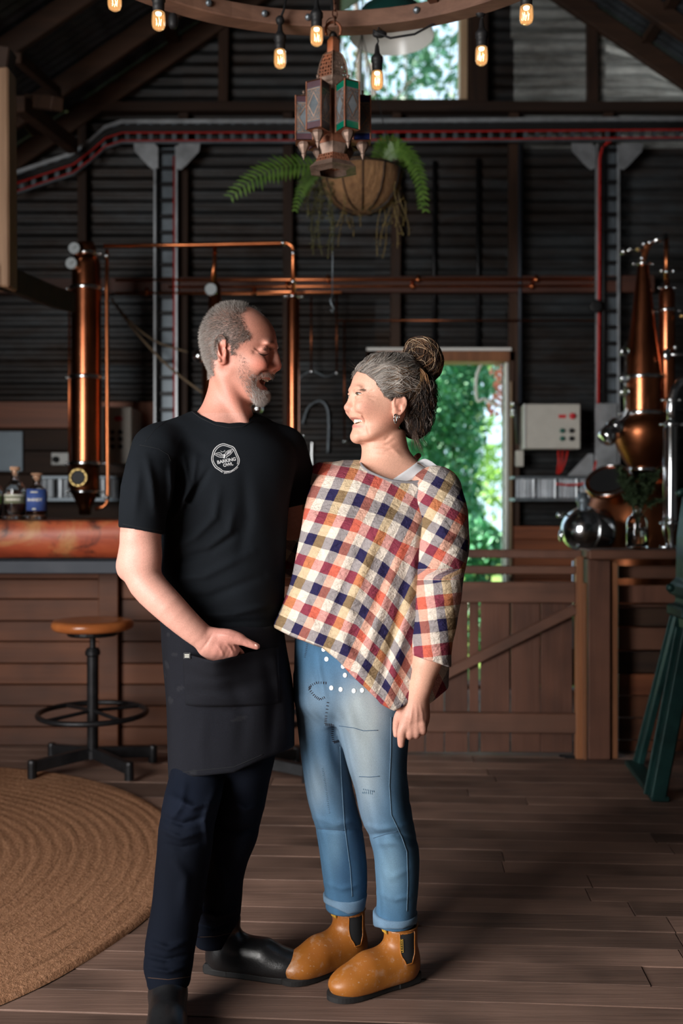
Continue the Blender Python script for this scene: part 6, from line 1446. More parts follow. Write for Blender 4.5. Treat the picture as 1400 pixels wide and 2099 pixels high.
# brow hairs, eye slit, lashes
def zp(zx, zy): return (380+zx/5.385, 600+zy/5.385)
bp = [hit(bv, *zp(zx+r_.normal()*6, zy+r_.normal()*9), 0) for (zx, zy) in [(r_.uniform(870, 985), 0) for _ in range(110)] for zy in [628-(zx-870)*.1]]; bp = np.array([b_ for b_ in bp if b_ is not None])
dd = np.tile(HR@np.array((-.4, -.5, .2)), (len(bp), 1))+r_.normal(size=bp.shape)*.3; hair_obj('eyebrow', bp, None, dd, r_.uniform(.005, .009, len(bp)), dd, .0004, np.tile((.09, .055, .04), (len(bp), 1)), man)
M['dark_line'] = plain('dark_lash_line', (.02, .01, .008), .5)
sl_ = surf_line(bv, [zp(x, y) for (x, y) in ((800, 662), (835, 684), (870, 692), (905, 682), (925, 668))], 1.5, .0004); MB().tube(sl_, [.0003+.0011*math.sin(math.pi*i/(len(sl_)-1)) for i in range(len(sl_))], 6).build('eye_slit', M['dark_line'], man, smooth=True)
M['teeth'] = plain('teeth', (.75, .68, .55), .25, .04, 40, .6)
def teeth(parent, fn, n, w, h, th, name='tooth'):
    for i in range(n):
        a, t = fn((i+.5)/n); m = MB(); up = np.array((0, 0, 1.)); nrm = np.cross(t, up)
        o = MB(); cc = np.array(a); vs = []
        for (du, dz) in ((-.47, -.42), (-.35, -.5), (.35, -.5), (.47, -.42), (.5, .5), (-.5, .5)): vs.append(cc+t*du*w+up*dz*h)
        o.prism(vs, nrm*th).build(name, M['teeth'], parent, bevel=.0006)
def man_teeth(u):
    y = -.023+.046*u; x = (914-440)/ZS-.013*(abs(y)/.021)**2; p = H0+HR@np.array((x, y, (680-966)/ZS+.003*(abs(y)/.021))); tx = -2*.013*y/(.021**2); t = HR@np.array((tx, 1, 0)); return p, t/np.linalg.norm(t)
teeth(man, man_teeth, 10, .0048, .0125, .003)
M['tongue'] = plain('tongue', (.5, .12, .1), .35, .1); tm_ = Sdf().add(E(800, 1045, 0, (.022, .017, .0075), RY(12))); sdf_obj('tongue', tm_, .003, M['tongue'], man)
M['nail'] = plain('finger_nail', (.72, .42, .34), .3, .05, 60, .5); nv_ = [hit(bv, x, y, .0005) for (x, y) in ((522.5, 1320.5), (526.5, 1320.8), (530, 1323), (530.5, 1325.5), (527, 1325.6), (522.5, 1324))]
if all(v is not None for v in nv_): MB().prism(nv_, (0, -.0005, 0)).build('thumb_nail', M['nail'], man, smooth=True)
# t-shirt
M['black_cotton'] = vcol('black_cotton', .9, nscale=700, namt=.25, bstr=.2, spec=.12)
ts = Sdf()
torso = colpx([(868, 400, 535, .01, .07), (885, 362, 562, .01, .09), (905, 335, 590, .015, .104), (935, 318, 606, .02, .118), (980, 316, 602, .025, .128), (1040, 321, 592, .035, .134), (1100, 322, 587, .04, .136), (1160, 322, 585, .04, .138), (1220, 325, 583, .04, .14), (1270, 331, 579, .04, .14), (1310, 334, 577, .04, .138)], 2.2)
ts.add(torso); ts.add(Cap(q(462, 868, .0), q(335, 918, -.05), .058, .06), .04); ts.add(Cap(q(462, 872, .0), q(575, 915, .08), .055, .05), .04)
slv = Cut(chain([q(325, 925, -.08), q(303, 985, -.115), q(294, 1040, -.13), q(290, 1100, -.135)], [.066, .06, .0555, .0535]), below_line((247, 1081), (333, 1095), s)); ts.add(slv, .022)
slv2 = Cut(chain([q(585, 925, .08), q(604, 990, .14), q(604, 1060, .18)], [.058, .055, .052]), below_line((583, 1044), (632, 1030), s)); ts.add(slv2, .022)
ncut = [(370, 822), (388, 832), (410, 848), (440, 862), (470, 868), (500, 865), (515, 855), (524, 843), (540, 845)]
class NeckCut:
    c = np.array(q(455, 800, 0), np.float32); R = .14
    def __call__(s_, p):
        x, y = project(p); yy = np.interp(x, [a for a, b_ in ncut], [b_ for a, b_ in ncut]); back_ = sstep(.0, .07, p[:, 1]-D0)*14; return (y-(yy-back_))*s
ts.sub(NeckCut(), .006)
ts.disp.append(folds([([(350, 950), (352, 1000), (348, 1050)], 7, .006), ([(378, 940), (385, 990), (372, 1040), (355, 1062)], 6, .006), ([(402, 935), (395, 985), (376, 1035)], 6, .0045), ([(400, 990), (378, 1025), (395, 1040)], 5, .005), ([(450, 1000), (440, 1060), (400, 1100), (358, 1122)], 9, .005), ([(480, 1040), (470, 1090), (420, 1130)], 9, .004), ([(360, 1150), (430, 1130), (490, 1090)], 8, -.004), ([(340, 1190), (420, 1180), (520, 1130)], 9, .004), ([(350, 1230), (430, 1225), (540, 1180)], 9, -.004), ([(400, 1262), (480, 1258), (560, 1240)], 7, .005), ([(340, 1262), (420, 1280), (560, 1272)], 6, -.005), ([(300, 935), (312, 990), (318, 1050)], 8, .005), ([(285, 960), (280, 1010), (275, 1060)], 9, .003), ([(365, 905), (420, 930), (470, 930)], 12, -.003), ([(430, 960), (400, 1010), (372, 1062)], 6, -.005), ([(362, 945), (364, 1000), (356, 1048)], 4, -.006), ([(500, 960), (505, 1060), (490, 1150)], 14, -.004)]))
ts.disp = [lambda p, f=ts.disp[0]: 1.7*f(p)]; ts.disp.append(wnoise(22, .0022, 8)); ts.disp.append(wnoise(60, .0008, 9))
shirt, TP, TF = sdf_obj('t_shirt', ts, .0036, M['black_cotton'], man, lambda P: np.tile((.006, .0078, .0105), (len(P), 1))*(1+.25*vnoise(P, 30, 2))[:, None]); tb_ = bvh_of(TP, TF)
M['thread'] = plain('dark_thread', (.007, .008, .01), .9)
for pts in ([(388, 835), (412, 852), (442, 866), (470, 872), (500, 869), (516, 859)],):
    l_ = surf_line(tb_, [(x, y+5) for (x, y) in pts], 5, .0004); MB().tube(l_, .001, 6).build('collar_seam', M['thread'], shirt, smooth=True)
for pts in ([(286, 912), (302, 915), (325, 920), (345, 932), (350, 945)], [(376, 838), (345, 860), (318, 880), (298, 905)], [(252, 1074), (290, 1082), (332, 1088)]):
    l_ = surf_line(tb_, pts, 5, .0003)
    if len(l_) > 2: MB().tube(l_, .0006, 5).build('seam', M['thread'], shirt, smooth=True)
# printed badge
M['logo'] = plain('pale_grey_print', (.42, .42, .43), .7, .05); LR = math.radians(11)
def lg(x, y):
    """badge space (14 units = 90 px crop) -> frame"""
    return (420+x/15.556, 895+y/15.556)
def ribbon(pts, w, closed=False):
    vs = []; fs = []; n = len(pts)
    for i in range(n):
        a, b_ = pts[(i-1) % n if closed else max(0, i-1)], pts[(i+1) % n if closed else min(n-1, i+1)]; tx, ty = b_[0]-a[0], b_[1]-a[1]; l_ = math.hypot(tx, ty) or 1; nx_, ny_ = -ty/l_*w/2, tx/l_*w/2
        for sg in (-1, 1):
            h3 = hit(tb_, *lg(pts[i][0]+sg*nx_, pts[i][1]+sg*ny_), .0011); vs.append(h3)
    for i in range(n-(0 if closed else 1)): j = (i+1) % n; fs.append((2*i, 2*j, 2*j+1, 2*i+1))
    return vs, fs
badge = MB()
outer = [(560, 1140), (430, 1050), (330, 980), (250, 850), (215, 720), (240, 560), (290, 420), (400, 300), (520, 240), (620, 230), (760, 275), (900, 330), (970, 420), (1030, 560), (1090, 700), (1095, 800), (1070, 900)]
inner = [(590, 1105), (480, 1020), (390, 960), (300, 840), (262, 720), (285, 580), (340, 450), (430, 345), (540, 290), (620, 285), (740, 320), (870, 375), (930, 450), (985, 580), (1045, 720), (1045, 800), (1030, 880)]
low = [(585, 1095), (690, 1105), (820, 1095), (920, 1040), (1000, 970), (1060, 905)]
for L_, w_ in ((outer, 26), (inner, 20), (low, 20)): badge.add(*ribbon(spl(L_, 5), w_))
wing_r = [(650, 560), (690, 480), (780, 430), (905, 415), (860, 510), (780, 590), (700, 640), (680, 690)]; wing_l = [(590, 610), (540, 560), (480, 515), (400, 520), (310, 560), (370, 610), (450, 650), (560, 665)]
badge.add(*ribbon(spl(wing_r, 4), 16)); badge.add(*ribbon(spl(wing_l, 4), 14)); badge.add(*ribbon([(600, 560), (630, 600), (600, 690)], 60)); badge.add(*ribbon([(500, 450), (540, 490), (590, 480), (640, 430), (640, 500)], 12))
for i in range(6): badge.add(*ribbon([(670+i*30, 610-i*18), (740+i*22, 470-i*8)], 13)); badge.add(*ribbon([(560-i*36, 655-i*14), (540-i*36, 560-i*4)], 11))
def text_on(txt, cx, cy, size, rot, bend=0, sp=1.0, bold=0):
    v, f = text_mesh(txt, size, sp, bold); vs = []
    for (x, y, z) in v:
        if bend: a = x/bend; X_, Y_ = (bend+0)*math.sin(a)-y*math.sin(a)*-1*-1, -bend*(1-math.cos(a))*-1+y*math.cos(a); X_ = bend*math.sin(a)-y*math.sin(a); Y_ = bend*(1-math.cos(a))+y*math.cos(a)
        else: X_, Y_ = x, y
        xr = X_*math.cos(rot)-Y_*math.sin(rot); yr = X_*math.sin(rot)+Y_*math.cos(rot); vs.append(hit(tb_, *lg(cx+xr, cy-yr), .0012))
    badge.add(vs, f)
text_on('BARKING', 690, 770, 150, LR, 0, .95, 4); text_on('OWL', 740, 895, 140, LR, 0, .95, 4); text_on('DISTILLING CO.', 850, 1110, 72, .42, 560, 1.0, 2)
badge.build('chest_print', M['logo'], shirt)
shirt['label'] = 'black crew neck t-shirt with round BARKING OWL DISTILLING CO. owl print'
# apron
M['apron'] = vcol('apron_canvas', .92, nscale=500, namt=.25, bstr=.25, spec=.12)
ap = Sdf(); acol = colpx([(1272, 333, 578, .04, .144), (1300, 333, 582, .04, .15), (1350, 337, 591, .04, .152), (1400, 341, 598, .04, .152), (1450, 344, 602, .04, .15), (1500, 346, 604, .04, .148), (1550, 347, 605, .04, .146), (1620, 346, 606, .04, .146)], 2.3)
ap.add(Cut([acol], below_curve([(330, 1600), (348, 1597), (480, 1583), (540, 1556), (604, 1531), (640, 1520)], s), ck=.006))
ap.disp.append(folds([([(380, 1362), (430, 1378), (500, 1370)], 6, .005), ([(380, 1385), (440, 1392), (520, 1375)], 5, -.004), ([(385, 1430), (440, 1425), (500, 1440)], 7, .005), ([(390, 1452), (460, 1458), (520, 1452)], 7, -.004), ([(345, 1300), (352, 1400), (350, 1500)], 8, .003), ([(560, 1330), (585, 1420), (590, 1520)], 12, .005), ([(540, 1330), (560, 1430), (555, 1540)], 10, -.005), ([(420, 1460), (410, 1530), (420, 1580)], 14, .004), ([(470, 1380), (500, 1470), (490, 1560)], 16, -.005)])); ap.disp.append(wnoise(18, .0025, 21))
apc = lambda P: np.clip(np.tile((.0085, .009, .0125), (len(P), 1))*(1+.35*vnoise(P, 25, 5))[:, None]+.006*(vnoise(P, 60, 6) > .45)[:, None]*(vnoise(P, 14, 7) > .2)[:, None], 0, 1)
apron, AP_, AF = sdf_obj('apron', ap, .0042, M['apron'], man, apc); ab = bvh_of(AP_, AF)
def patch(bvh, top, bot, nu, nv, lift, th, name, mat, parent, colc):
    vs = []; ok = True
    for j in range(nv+1):
        for i in range(nu+1):
            u, v = i/nu, j/nv; a = np.array(spl_at(top, u)); b_ = np.array(spl_at(bot, u)); p = a*(1-v)+b_*v; h3 = hit(bvh, p[0], p[1], lift(u, v)); vs.append(h3 if h3 is not None else W(p[0], p[1], D0-.14))
    fs = [(j*(nu+1)+i, j*(nu+1)+i+1, (j+1)*(nu+1)+i+1, (j+1)*(nu+1)+i) for j in range(nv) for i in range(nu)]
    o = mesh_obj(name, vs, fs, mat, parent, smooth=True, attrs={'Col': np.tile(colc, (len(vs), 1))}); m_ = o.modifiers.new('t', 'SOLIDIFY'); m_.thickness = th; m_.offset = 0; return o
def spl_at(pts, u):
    n = len(pts)-1; x = u*n; i = min(int(x), n-1); t = x-i; return (pts[i][0]*(1-t)+pts[i+1][0]*t, pts[i][1]*(1-t)+pts[i+1][1]*t)
ptop = [(375, 1337), (395, 1344), (415, 1350), (437, 1355), (460, 1351), (485, 1344), (510, 1337), (540, 1331), (570, 1326)]; pbot = [(381, 1445), (400, 1447), (425, 1448), (450, 1448), (475, 1448), (500, 1447), (525, 1446), (550, 1444), (574, 1440)]
pocket = patch(ab, ptop, pbot, 32, 16, lambda u, v: .004+.066*math.exp(-((u-.38)/.28)**2)*(1-v)**1.3+.0025*math.sin(v*14+u*4)*(v > .1), .0025, 'pocket', M['apron'], apron, (.0095, .01, .0135))
M['white_thread'] = plain('pale_thread', (.3, .3, .3), .8)
def sub_tag(px, py, w, h, lift, mat, nm, parent, bvh):
    vs = [hit(bvh, px+a*w/2, py+b_*h/2, lift) for (a, b_) in ((-1, 1), (1, 1), (1, -1), (-1, -1))]; return MB().add(vs, [(0, 1, 2, 3)]).build(nm, mat, parent)
sub_tag(383, 1344, 14, 12, .034, M['black_cotton'] if False else M['black_rubber'], 'brand_tag', apron, ab)
m_ = MB()
for yy in (1342.5, 1346.5):
    for xx in range(5): m_.add([hit(ab, 379.3+xx*1.9+a*.6, yy+b_*1.2, .0348) for (a, b_) in ((-1, 1), (1, 1), (1, -1), (-1, -1))], [(0, 1, 2, 3)])
m_.build('tag_lettering', M['print_white'], apron)
l_ = surf_line(ab, [(349, 1586), (410, 1579), (480, 1572), (540, 1546)], 6, .0003); MB().tube(l_, .0008, 5).build('hem_stitch', M['thread'], apron, smooth=True)
# jeans
M['denim_dark'] = vcol('dark_indigo_denim', .85, nscale=900, namt=.35, bstr=.3, spec=.12)
jn = Sdf()
jn.add(colpx([(1290, 350, 565, .05, .11), (1400, 355, 580, .05, .115), (1520, 362, 570, .05, .108), (1580, 390, 535, .05, .08)], 2.2), .03)
legA = colpx([(1400, 362, 470, .03, .08), (1500, 358, 466, .015, .08), (1580, 350, 461, -.015, .08), (1630, 338, 455, -.055, .09), (1665, 331, 446, -.06, .088), (1700, 326, 438, -.062, .084), (1740, 323, 433, -.065, .08), (1800, 317, 424, -.07, .076), (1860, 311, 414, -.078, .072), (1910, 303, 406, -.085, .069), (1950, 298, 399, -.1, .066), (1985, 297, 394, -.11, .064), (2005, 302, 391, -.115, .061), (2016, 303, 390, -.115, .06)], 2.1, .004)
legB = colpx([(1400, 462, 582, .07, .09), (1500, 460, 572, .07, .09), (1560, 455, 562, .055, .09), (1610, 447, 551, .06, .086), (1650, 438, 543, .06, .083), (1675, 432, 537, .065, .081), (1720, 427, 527, .07, .077), (1765, 419, 508, .08, .073), (1800, 412, 499, .085, .07), (1850, 407, 494, .095, .066), (1885, 404, 489, .1, .062), (1905, 402, 480, .105, .058), (1922, 402, 477, .108, .055), (1932, 402, 474, .108, .054)], 2.1, .004)
jn.add(legA, .015); jn.add(legB, .012)
jn.disp.append(folds([([(350, 1630), (395, 1655), (440, 1640)], 7, .006), ([(335, 1675), (375, 1690), (425, 1672)], 6, -.005), ([(330, 1700), (370, 1718), (420, 1705)], 6, .004), ([(340, 1730), (372, 1738), (410, 1728)], 5, -.003), ([(440, 1620), (420, 1680), (430, 1740)], 8, .005), ([(305, 1930), (345, 1945), (385, 1930)], 6, .005), ([(300, 1958), (340, 1968), (392, 1955)], 5, -.005), ([(302, 1985), (345, 1992), (388, 1980)], 5, .005), ([(410, 1868), (445, 1880), (485, 1868)], 5, .005), ([(405, 1893), (440, 1903), (475, 1893)], 4, -.005), ([(470, 1640), (505, 1660), (535, 1655)], 7, .005), ([(450, 1690), (490, 1705), (525, 1695)], 7, -.005), ([(380, 1600), (372, 1650), (345, 1690)], 7, .004), ([(350, 1760), (380, 1800), (375, 1870)], 12, .004), ([(440, 1760), (460, 1820), (450, 1870)], 10, .004)])); jn.disp = [lambda p, f=jn.disp[0]: 2.1*f(p)]; jn.disp.append(wnoise(20, .002, 31))
jc = lambda P: np.clip(np.tile((.0028, .0045, .0098), (len(P), 1))*(1+.3*vnoise(P, 18, 5))[:, None]*(1+1.1*np.exp(-((project(P)[1]-1660)/60)**2)*np.exp(-((project(P)[0]-385)/45)**2))[:, None], 0, 1)
jeans, JP, JF = sdf_obj('jeans', jn, .0042, M['denim_dark'], man, jc); jb = bvh_of(JP, JF)
M['gold_thread'] = plain('copper_thread', (.08, .04, .022), .8)
for pts in ([(303, 2004), (345, 2008), (389, 2002)], [(404, 1921), (440, 1920), (475, 1912)]):
    l_ = surf_line(jb, pts, 3, .0003); MB().tube(l_, .0007, 5).build('hem_stitch', M['gold_thread'], jeans, smooth=True)
l_ = surf_line(jb, [(440, 1690), (430, 1760), (424, 1820), (412, 1870)], 4, .0003)
if len(l_) > 2: MB().tube(l_, .0007, 5).build('inseam_stitch', M['thread'], jeans, smooth=True)
# boots
M['black_leather'] = plain('black_leather', (.011, .011, .012), .32, .3, 25, .6, .15); M['black_sole'] = plain('black_sole', (.012, .011, .011), .7, .3)
for (heel, toe, L) in (((-.42, 2.415), (-.375, 2.13), .3), ((-.362, 2.60), (-.10, 2.545), .3)):
    bs_, BP, BF, X, d, e, k = boots(man, (heel[0], heel[1], 0), (toe[0], toe[1], 0), L, .175, None, .95)
    bo = mesh_obj('boot', BP, BF, M['black_leather'], man, smooth=True); sole(bo, X, k, .9, .019, .03, M['black_sole'])
    MB().prism([X(.008*k, -.027, .001), X(.07*k, -.034, .001), X(.07*k, .034, .001), X(.008*k, .027, .001)], (0, 0, .026)).build('heel_block', M['black_sole'], bo, bevel=.004)
# ------------------------------------------------------------------ the woman
D0 = 2.52; s, q, colpx = maker(D0)
wom = thing('person', 'woman in plaid top, patched blue jeans and orange boots, laughing up at the man', 'person', (W(770, 2020, D0).x, D0, 0))
ya = math.radians(17); Hf = np.array((-math.cos(ya), -math.sin(ya), 0)); Hs = np.array((math.sin(ya), -math.cos(ya), 0)); WR = np.stack([Hf, Hs, np.array((0, 0, 1.))], 1)
WZ = 4.667/s; WH = q(660+700/4.667, 670+780/4.667, .02)
def WLc(zx, zy, y=0): return WH+WR@np.array(((700-zx)/WZ, y, (780-zy)/WZ))
rows = [(284, 640, 560, .012), (296, 720, 500, .03), (318, 780, 450, .044), (350, 830, 405, .056), (400, 872, 345, .065), (450, 898, 305, .070), (520, 914, 273, .073), (580, 918, 256, .0735), (612, 916, 250, .073), (655, 908, 264, .071), (700, 896, 268, .0695), (740, 882, 266, .068), (790, 856, 263, .0665), (835, 826, 264, .0645), (880, 790, 268, .062), (930, 742, 281, .058), (980, 690, 282, .053), (1020, 632, 288, .048), (1060, 560, 284, .041), (1085, 500, 296, .034), (1102, 440, 318, .024), (1112, 390, 345, .012)]
hrw = [((780-zy)/WZ, (700-b)/WZ, (700-f)/WZ, w) for (zy, b, f, w) in rows]
wk = Sdf(); wk.add(HeadCol(hrw, WH, WR, 2.08, .2))
E2 = lambda zx, zy, y, r, rot=None: Ell(WLc(zx, zy, y), r, WR if rot is None else WR@rot)
for y in (-1, 1):
    wk.add(E2(290, 610, .024*y, (.008, .02, .006)), .012)
    wk.sub(E2(268, 668, .032*y, (.012, .0155, .008)), .012)
    wk.add(E2(356, 775, .041*y, (.030, .018, .024), RY(20)), .026)
    wk.add(E2(308, 646, .031*y, (.0132, .0155, .0045), RY(-6)), .004); wk.add(E2(310, 688, .031*y, (.0132, .0155, .0048), RY(6)), .005)
    wk.add(E2(286, 806, .0125*y, (.0115, .0065, .0075)), .006); wk.sub(E2(268, 826, .0065*y, (.005, .003, .003)), .003)
wk.add(chain([WLc(274, 655), WLc(254, 720), WLc(238, 772)], [.007, .0085, .0098]), .011); wk.add(E2(228, 790, 0, (.0112, .0105, .0095), RY(-10)), .008)
wk.add(E2(290, 862, 0, (.012, .022, .009), RY(-12)), .014)
wk.add(E2(305, 1062, 0, (.0135, .022, .0165)), .016)
wk.sub(E2(325, 918, 0, (.031, .0295, .0085), RY(-6)), .004)
wk.add(chain([WLc(366, 894, -.029), WLc(300, 888, -.016), WLc(283, 882, 0), WLc(300, 888, .016), WLc(366, 894, .029)], [.0022, .0038, .0042, .0038, .0022]), .004)
wk.add(chain([WLc(366, 906, -.029), WLc(310, 952, -.016), WLc(292, 962, 0), WLc(310, 952, .016), WLc(366, 906, .029)], [.0022, .0045, .0052, .0045, .0022]), .004)
wk.disp.append(folds([([(660+a/4.667, 670+b_/4.667) for (a, b_) in l_], w_, h_) for (l_, w_, h_) in (([(330, 815), (385, 840), (418, 890), (405, 950)], 2.6, -.0042), ([(455, 1030), (432, 960), (440, 900)], 2, -.0025), ([(440, 640), (500, 600)], 1.3, -.0022), ([(440, 660), (520, 655)], 1.3, -.0022), ([(440, 680), (505, 705)], 1.3, -.0022), ([(330, 712), (400, 705)], 1.4, -.0011), ([(490, 1110), (600, 1090), (660, 1040)], 3.5, -.004), ([(470, 1150), (600, 1140), (700, 1080)], 3.5, -.0035), ([(450, 1190), (600, 1200), (720, 1150)], 3, -.002), ([(640, 1130), (700, 1190), (760, 1240)], 5, .002))]))
for y in (-1, 1):
    wk.add(E2(640, 760, .0715*y, (.0155, .0042, .0225), RY(-14)@RZ(-16*y)), .004); wk.add(E2(610, 858, .069*y, (.0085, .0046, .0115)), .005)
    hel = [(592, 790), (590, 730), (615, 690), (655, 685), (692, 705), (706, 745), (700, 790), (676, 830), (640, 868)]
    wk.add(chain([WLc(zx, zy, (.0745 if 2 < i < 8 else .0715)*y) for i, (zx, zy) in enumerate(hel)], [.002, .0026, .003, .0032, .0034, .0034, .0032, .003, .0035]), .002)
    wk.sub(E2(632, 800, .0765*y, (.008, .005, .0115)), .003); wk.sub(E2(655, 735, .077*y, (.0075, .003, .0095)), .003)
neckw = colpx([(880, 742, 830, .02, .046), (905, 741, 834, .02, .047), (930, 741, 842, .02, .05), (950, 738, 858, .025, .056), (970, 728, 880, .03, .066), (1000, 700, 900, .03, .08)]); wk.add(neckw, .018)
wk.add(Cap(q(800, 962, .02), q(890, 1003, -.03), .042, .038), .03); wk.add(Cap(q(780, 985, .04), q(680, 1000, .1), .04, .034), .03)
wk.add(Ell(q(785, 1010, -.0), (.105, .07, .075)), .03)
wk.add(chain([q(785, 1000, .03), q(775, 1150, .03), q(740, 1320, .03)], [.07, .075, .085]), .03)
for (a_, b_, c_) in ((q(665, 1370, .08), q(692, 1680, .09), q(705, 1900, .12)), (q(760, 1370, 0), q(795, 1690, .0), q(812, 1910, .02))): wk.add(chain([a_, b_, c_], [.06, .04, .028]), .03)
# near arm and hand
wk.add(chain([q(895, 1020, -.08), q(905, 1120, -.135), q(900, 1200, -.155), q(890, 1290, -.165), q(876, 1355, -.168)], [.045, .042, .04, .036, .032]), .02)
wk.add(chain([q(876, 1355, -.168), q(867, 1390, -.165), q(859, 1418, -.158), q(853, 1436, -.15)], [.0315, .029, .027, .026]), .015)
wk.add(chain([q(853, 1438, -.15), q(840, 1466, -.152), q(832, 1486, -.15)], [.022, .021, .016]), .012); wk.add(chain([q(858, 1440, -.148), q(856, 1468, -.148), q(853, 1492, -.146)], [.021, .022, .016]), .012); wk.add(chain([q(864, 1440, -.14), q(866, 1468, -.138), q(865, 1488, -.135)], [.017, .018, .0135]), .012)
wk.add(chain([q(832, 1482, -.154), q(824, 1498, -.156), q(822.5, 1514, -.152), q(822, 1526, -.148)], [.0125, .0112, .0098, .0082]), .006)                          # index finger
for (x0, y0, x1, y1, x2, y2) in ((842, 1488, 840, 1508, 846, 1496), (853, 1488, 853, 1506, 858, 1494), (864, 1484, 866, 1499, 868, 1488)):                   # curled fingers
    wk.add(chain([q(x0, y0, -.156), q(x1, y1-3, -.152), q(x1, y1, -.132), q(x2, y2, -.115)], [.0125, .0112, .0098, .0085]), .004)
wk.add(chain([q(836, 1448, -.14), q(818, 1468, -.128), q(812.5, 1490, -.124), q(812, 1506, -.126)], [.016, .012, .0092, .0072]), .008)                             # thumb
wk.disp.append(folds([([(846, 1440), (843, 1470), (838, 1494)], 2.2, .0016), ([(853, 1440), (855, 1465), (854, 1490)], 2.0, .0014), ([(860, 1440), (866, 1465), (867, 1486)], 2.0, .0013), ([(818, 1513), (827, 1513)], 1.0, -.0008), ([(818, 1499), (829, 1500)], 1.2, -.0008)]))
# far arm behind the man
wk.add(chain([q(650, 1000, .12), q(612, 1100, .2), q(590, 1175, .25), q(500, 1150, .3), q(420, 1120, .26)], [.042, .04, .037, .032, .026]), .02)
def wl_(P): x, y = project(P); return (x-660)*4.667, (y-670)*4.667, (P-WH)@WR
def wom_hairline(P):
    zx, zy, L = wl_(P); b = np.interp(zy, [200, 300, 380, 420, 450, 520, 580, 640, 690, 740, 800, 900, 1000, 1200], [300, 300, 300, 330, 420, 520, 560, 600, 640, 660, 800, 800, 800, 815]); m = sstep(-20, 25, zx-b+14*vnoise(P, 140, 5)); ear = (zx > 630) & (zx < 815) & (zy > 668) & (zy < 905); far = (L[:, 1] < 0) & (L[:, 2] > .07) & (L[:, 0] < .108); m = np.maximum(m, far*1.0)
    return m*(~ear)*(zy < 1090)*(np.linalg.norm(L, axis=1) < .2)*~((zx < 800) & (zy > 900))
def wom_col(P):
    zx, zy, L = wl_(P); head = (np.linalg.norm(L, axis=1) < .19); c = np.tile(np.array((.66, .36, .26)), (len(P), 1)); c = c*(1+.05*vnoise(P, 220, 3))[:, None]; c = lerpc(c, (.62, .3, .21), .3*(vnoise(P, 55, 6)*.5+.5))
    g = lambda cx, cy, rx, ry: np.exp(-(((zx-cx)/rx)**2+((zy-cy)/ry)**2))*head
    c = lerpc(c, (.62, .22, .17), .32*g(410, 770, 100, 70)); c = lerpc(c, (.6, .22, .16), .5*g(225, 790, 50, 45)); c = lerpc(c, (.62, .2, .14), .5*g(730, 760, 70, 90)); c = lerpc(c, (.55, .21, .14), .45*g(600, 880, 120, 90)); c = lerpc(c, (.5, .2, .13), .35*g(700, 1130, 130, 90))
    lip = np.maximum(g(320, 880, 75, 11), g(320, 952, 70, 15)); c = lerpc(c, (.5, .16, .14), np.clip(lip*1.1, 0, 1)*.85)
    ins = sstep(.5, .8, np.exp(-(((L[:, 0]-(700-345)/WZ)/.03)**2+(L[:, 1]/.03)**2+((L[:, 2]-(780-920)/WZ)/.0075)**2))); c = lerpc(c, (.16, .04, .04), ins*.8)
    c = lerpc(c, (.035, .024, .02), wom_hairline(P)*.9); x, y = project(P); hand = (y > 1400) & (x > 800) & (x < 900); c = lerpc(c, (.5, .24, .19), .55*sstep(1400, 1470, y)*hand)
    return np.clip(c, 0, 1)
body, P, fc = sdf_obj('body', wk, .0026, M['skin'], wom, wom_col); bv = bvh_of(P, fc)
def zw(zx, zy): return (660+zx/4.667, 670+zy/4.667)
# eyes
M['eye_white'] = plain('eye_white', (.7, .66, .62), .15, .04, 30, .7); M['iris'] = plain('hazel_iris', (.12, .07, .03), .15, .3, 200, .7)
for y in (1, -1):
    ec = WLc(312, 667, .0305*y); sd = Sdf().add(Ell(ec, (.0122, .0122, .0122))); eo, EP, EF = sdf_obj('eye', sd, .0016, M['eye_white'], wom)
    gd = WR@np.array((.83, .5, .12)); gd /= np.linalg.norm(gd); MB().lathe([(.0056, .0110), (.0050, .0117), (.0035, .0122), (0, .0125)], ec, 18, gd).build('iris', M['iris'], eo, smooth=True); MB().lathe([(.0026, .0123), (0, .0129)], ec, 12, gd).build('pupil', M['black_rubber'], eo, smooth=True)
ec = WLc(312, 667, .0305); lash = [ec+.0129*(WR@np.array((math.cos(el)*math.cos(az), math.cos(el)*math.sin(az), math.sin(el)))) for az, el in zip(np.radians(np.linspace(-25, 85, 14)), np.radians(13*np.sin(np.linspace(.25, math.pi-.1, 14))))]
MB().tube(lash, [.0004+.0008*math.sin(math.pi*(i+1)/15) for i in range(14)], 6).build('upper_lash', M['dark_line'], wom, smooth=True)
r_ = np.random.default_rng(15)
bp = []
for _ in range(150):
    zx = 300+128*r_.uniform()**.9; zy = np.interp(zx, [300, 345, 380, 428], [622, 608, 602, 612])+r_.normal()*4.5; h3 = hit(bv, *zw(zx, zy), 0)
    if h3 is not None: bp.append(h3)
bp = np.array(bp); dd = np.tile(WR@np.array((-.8, .3, .1)), (len(bp), 1))+r_.normal(size=bp.shape)*.25; hair_obj('eyebrow', bp, None, dd, r_.uniform(.004, .008, len(bp)), dd, .0003, np.tile((.24, .15, .11), (len(bp), 1)), wom)
def wteeth(u):
    y = -.026+.052*u; k = abs(y)/.026; x = (700-288)/WZ-.012*k**2; p = WH+WR@np.array((x, y, (780-912)/WZ+.002*k)); t = WR@np.array((-2*.012*y/(.026**2), 1, 0)); t /= np.linalg.norm(t); return p, -t
teeth(wom, wteeth, 11, .0049, .0105, .003)
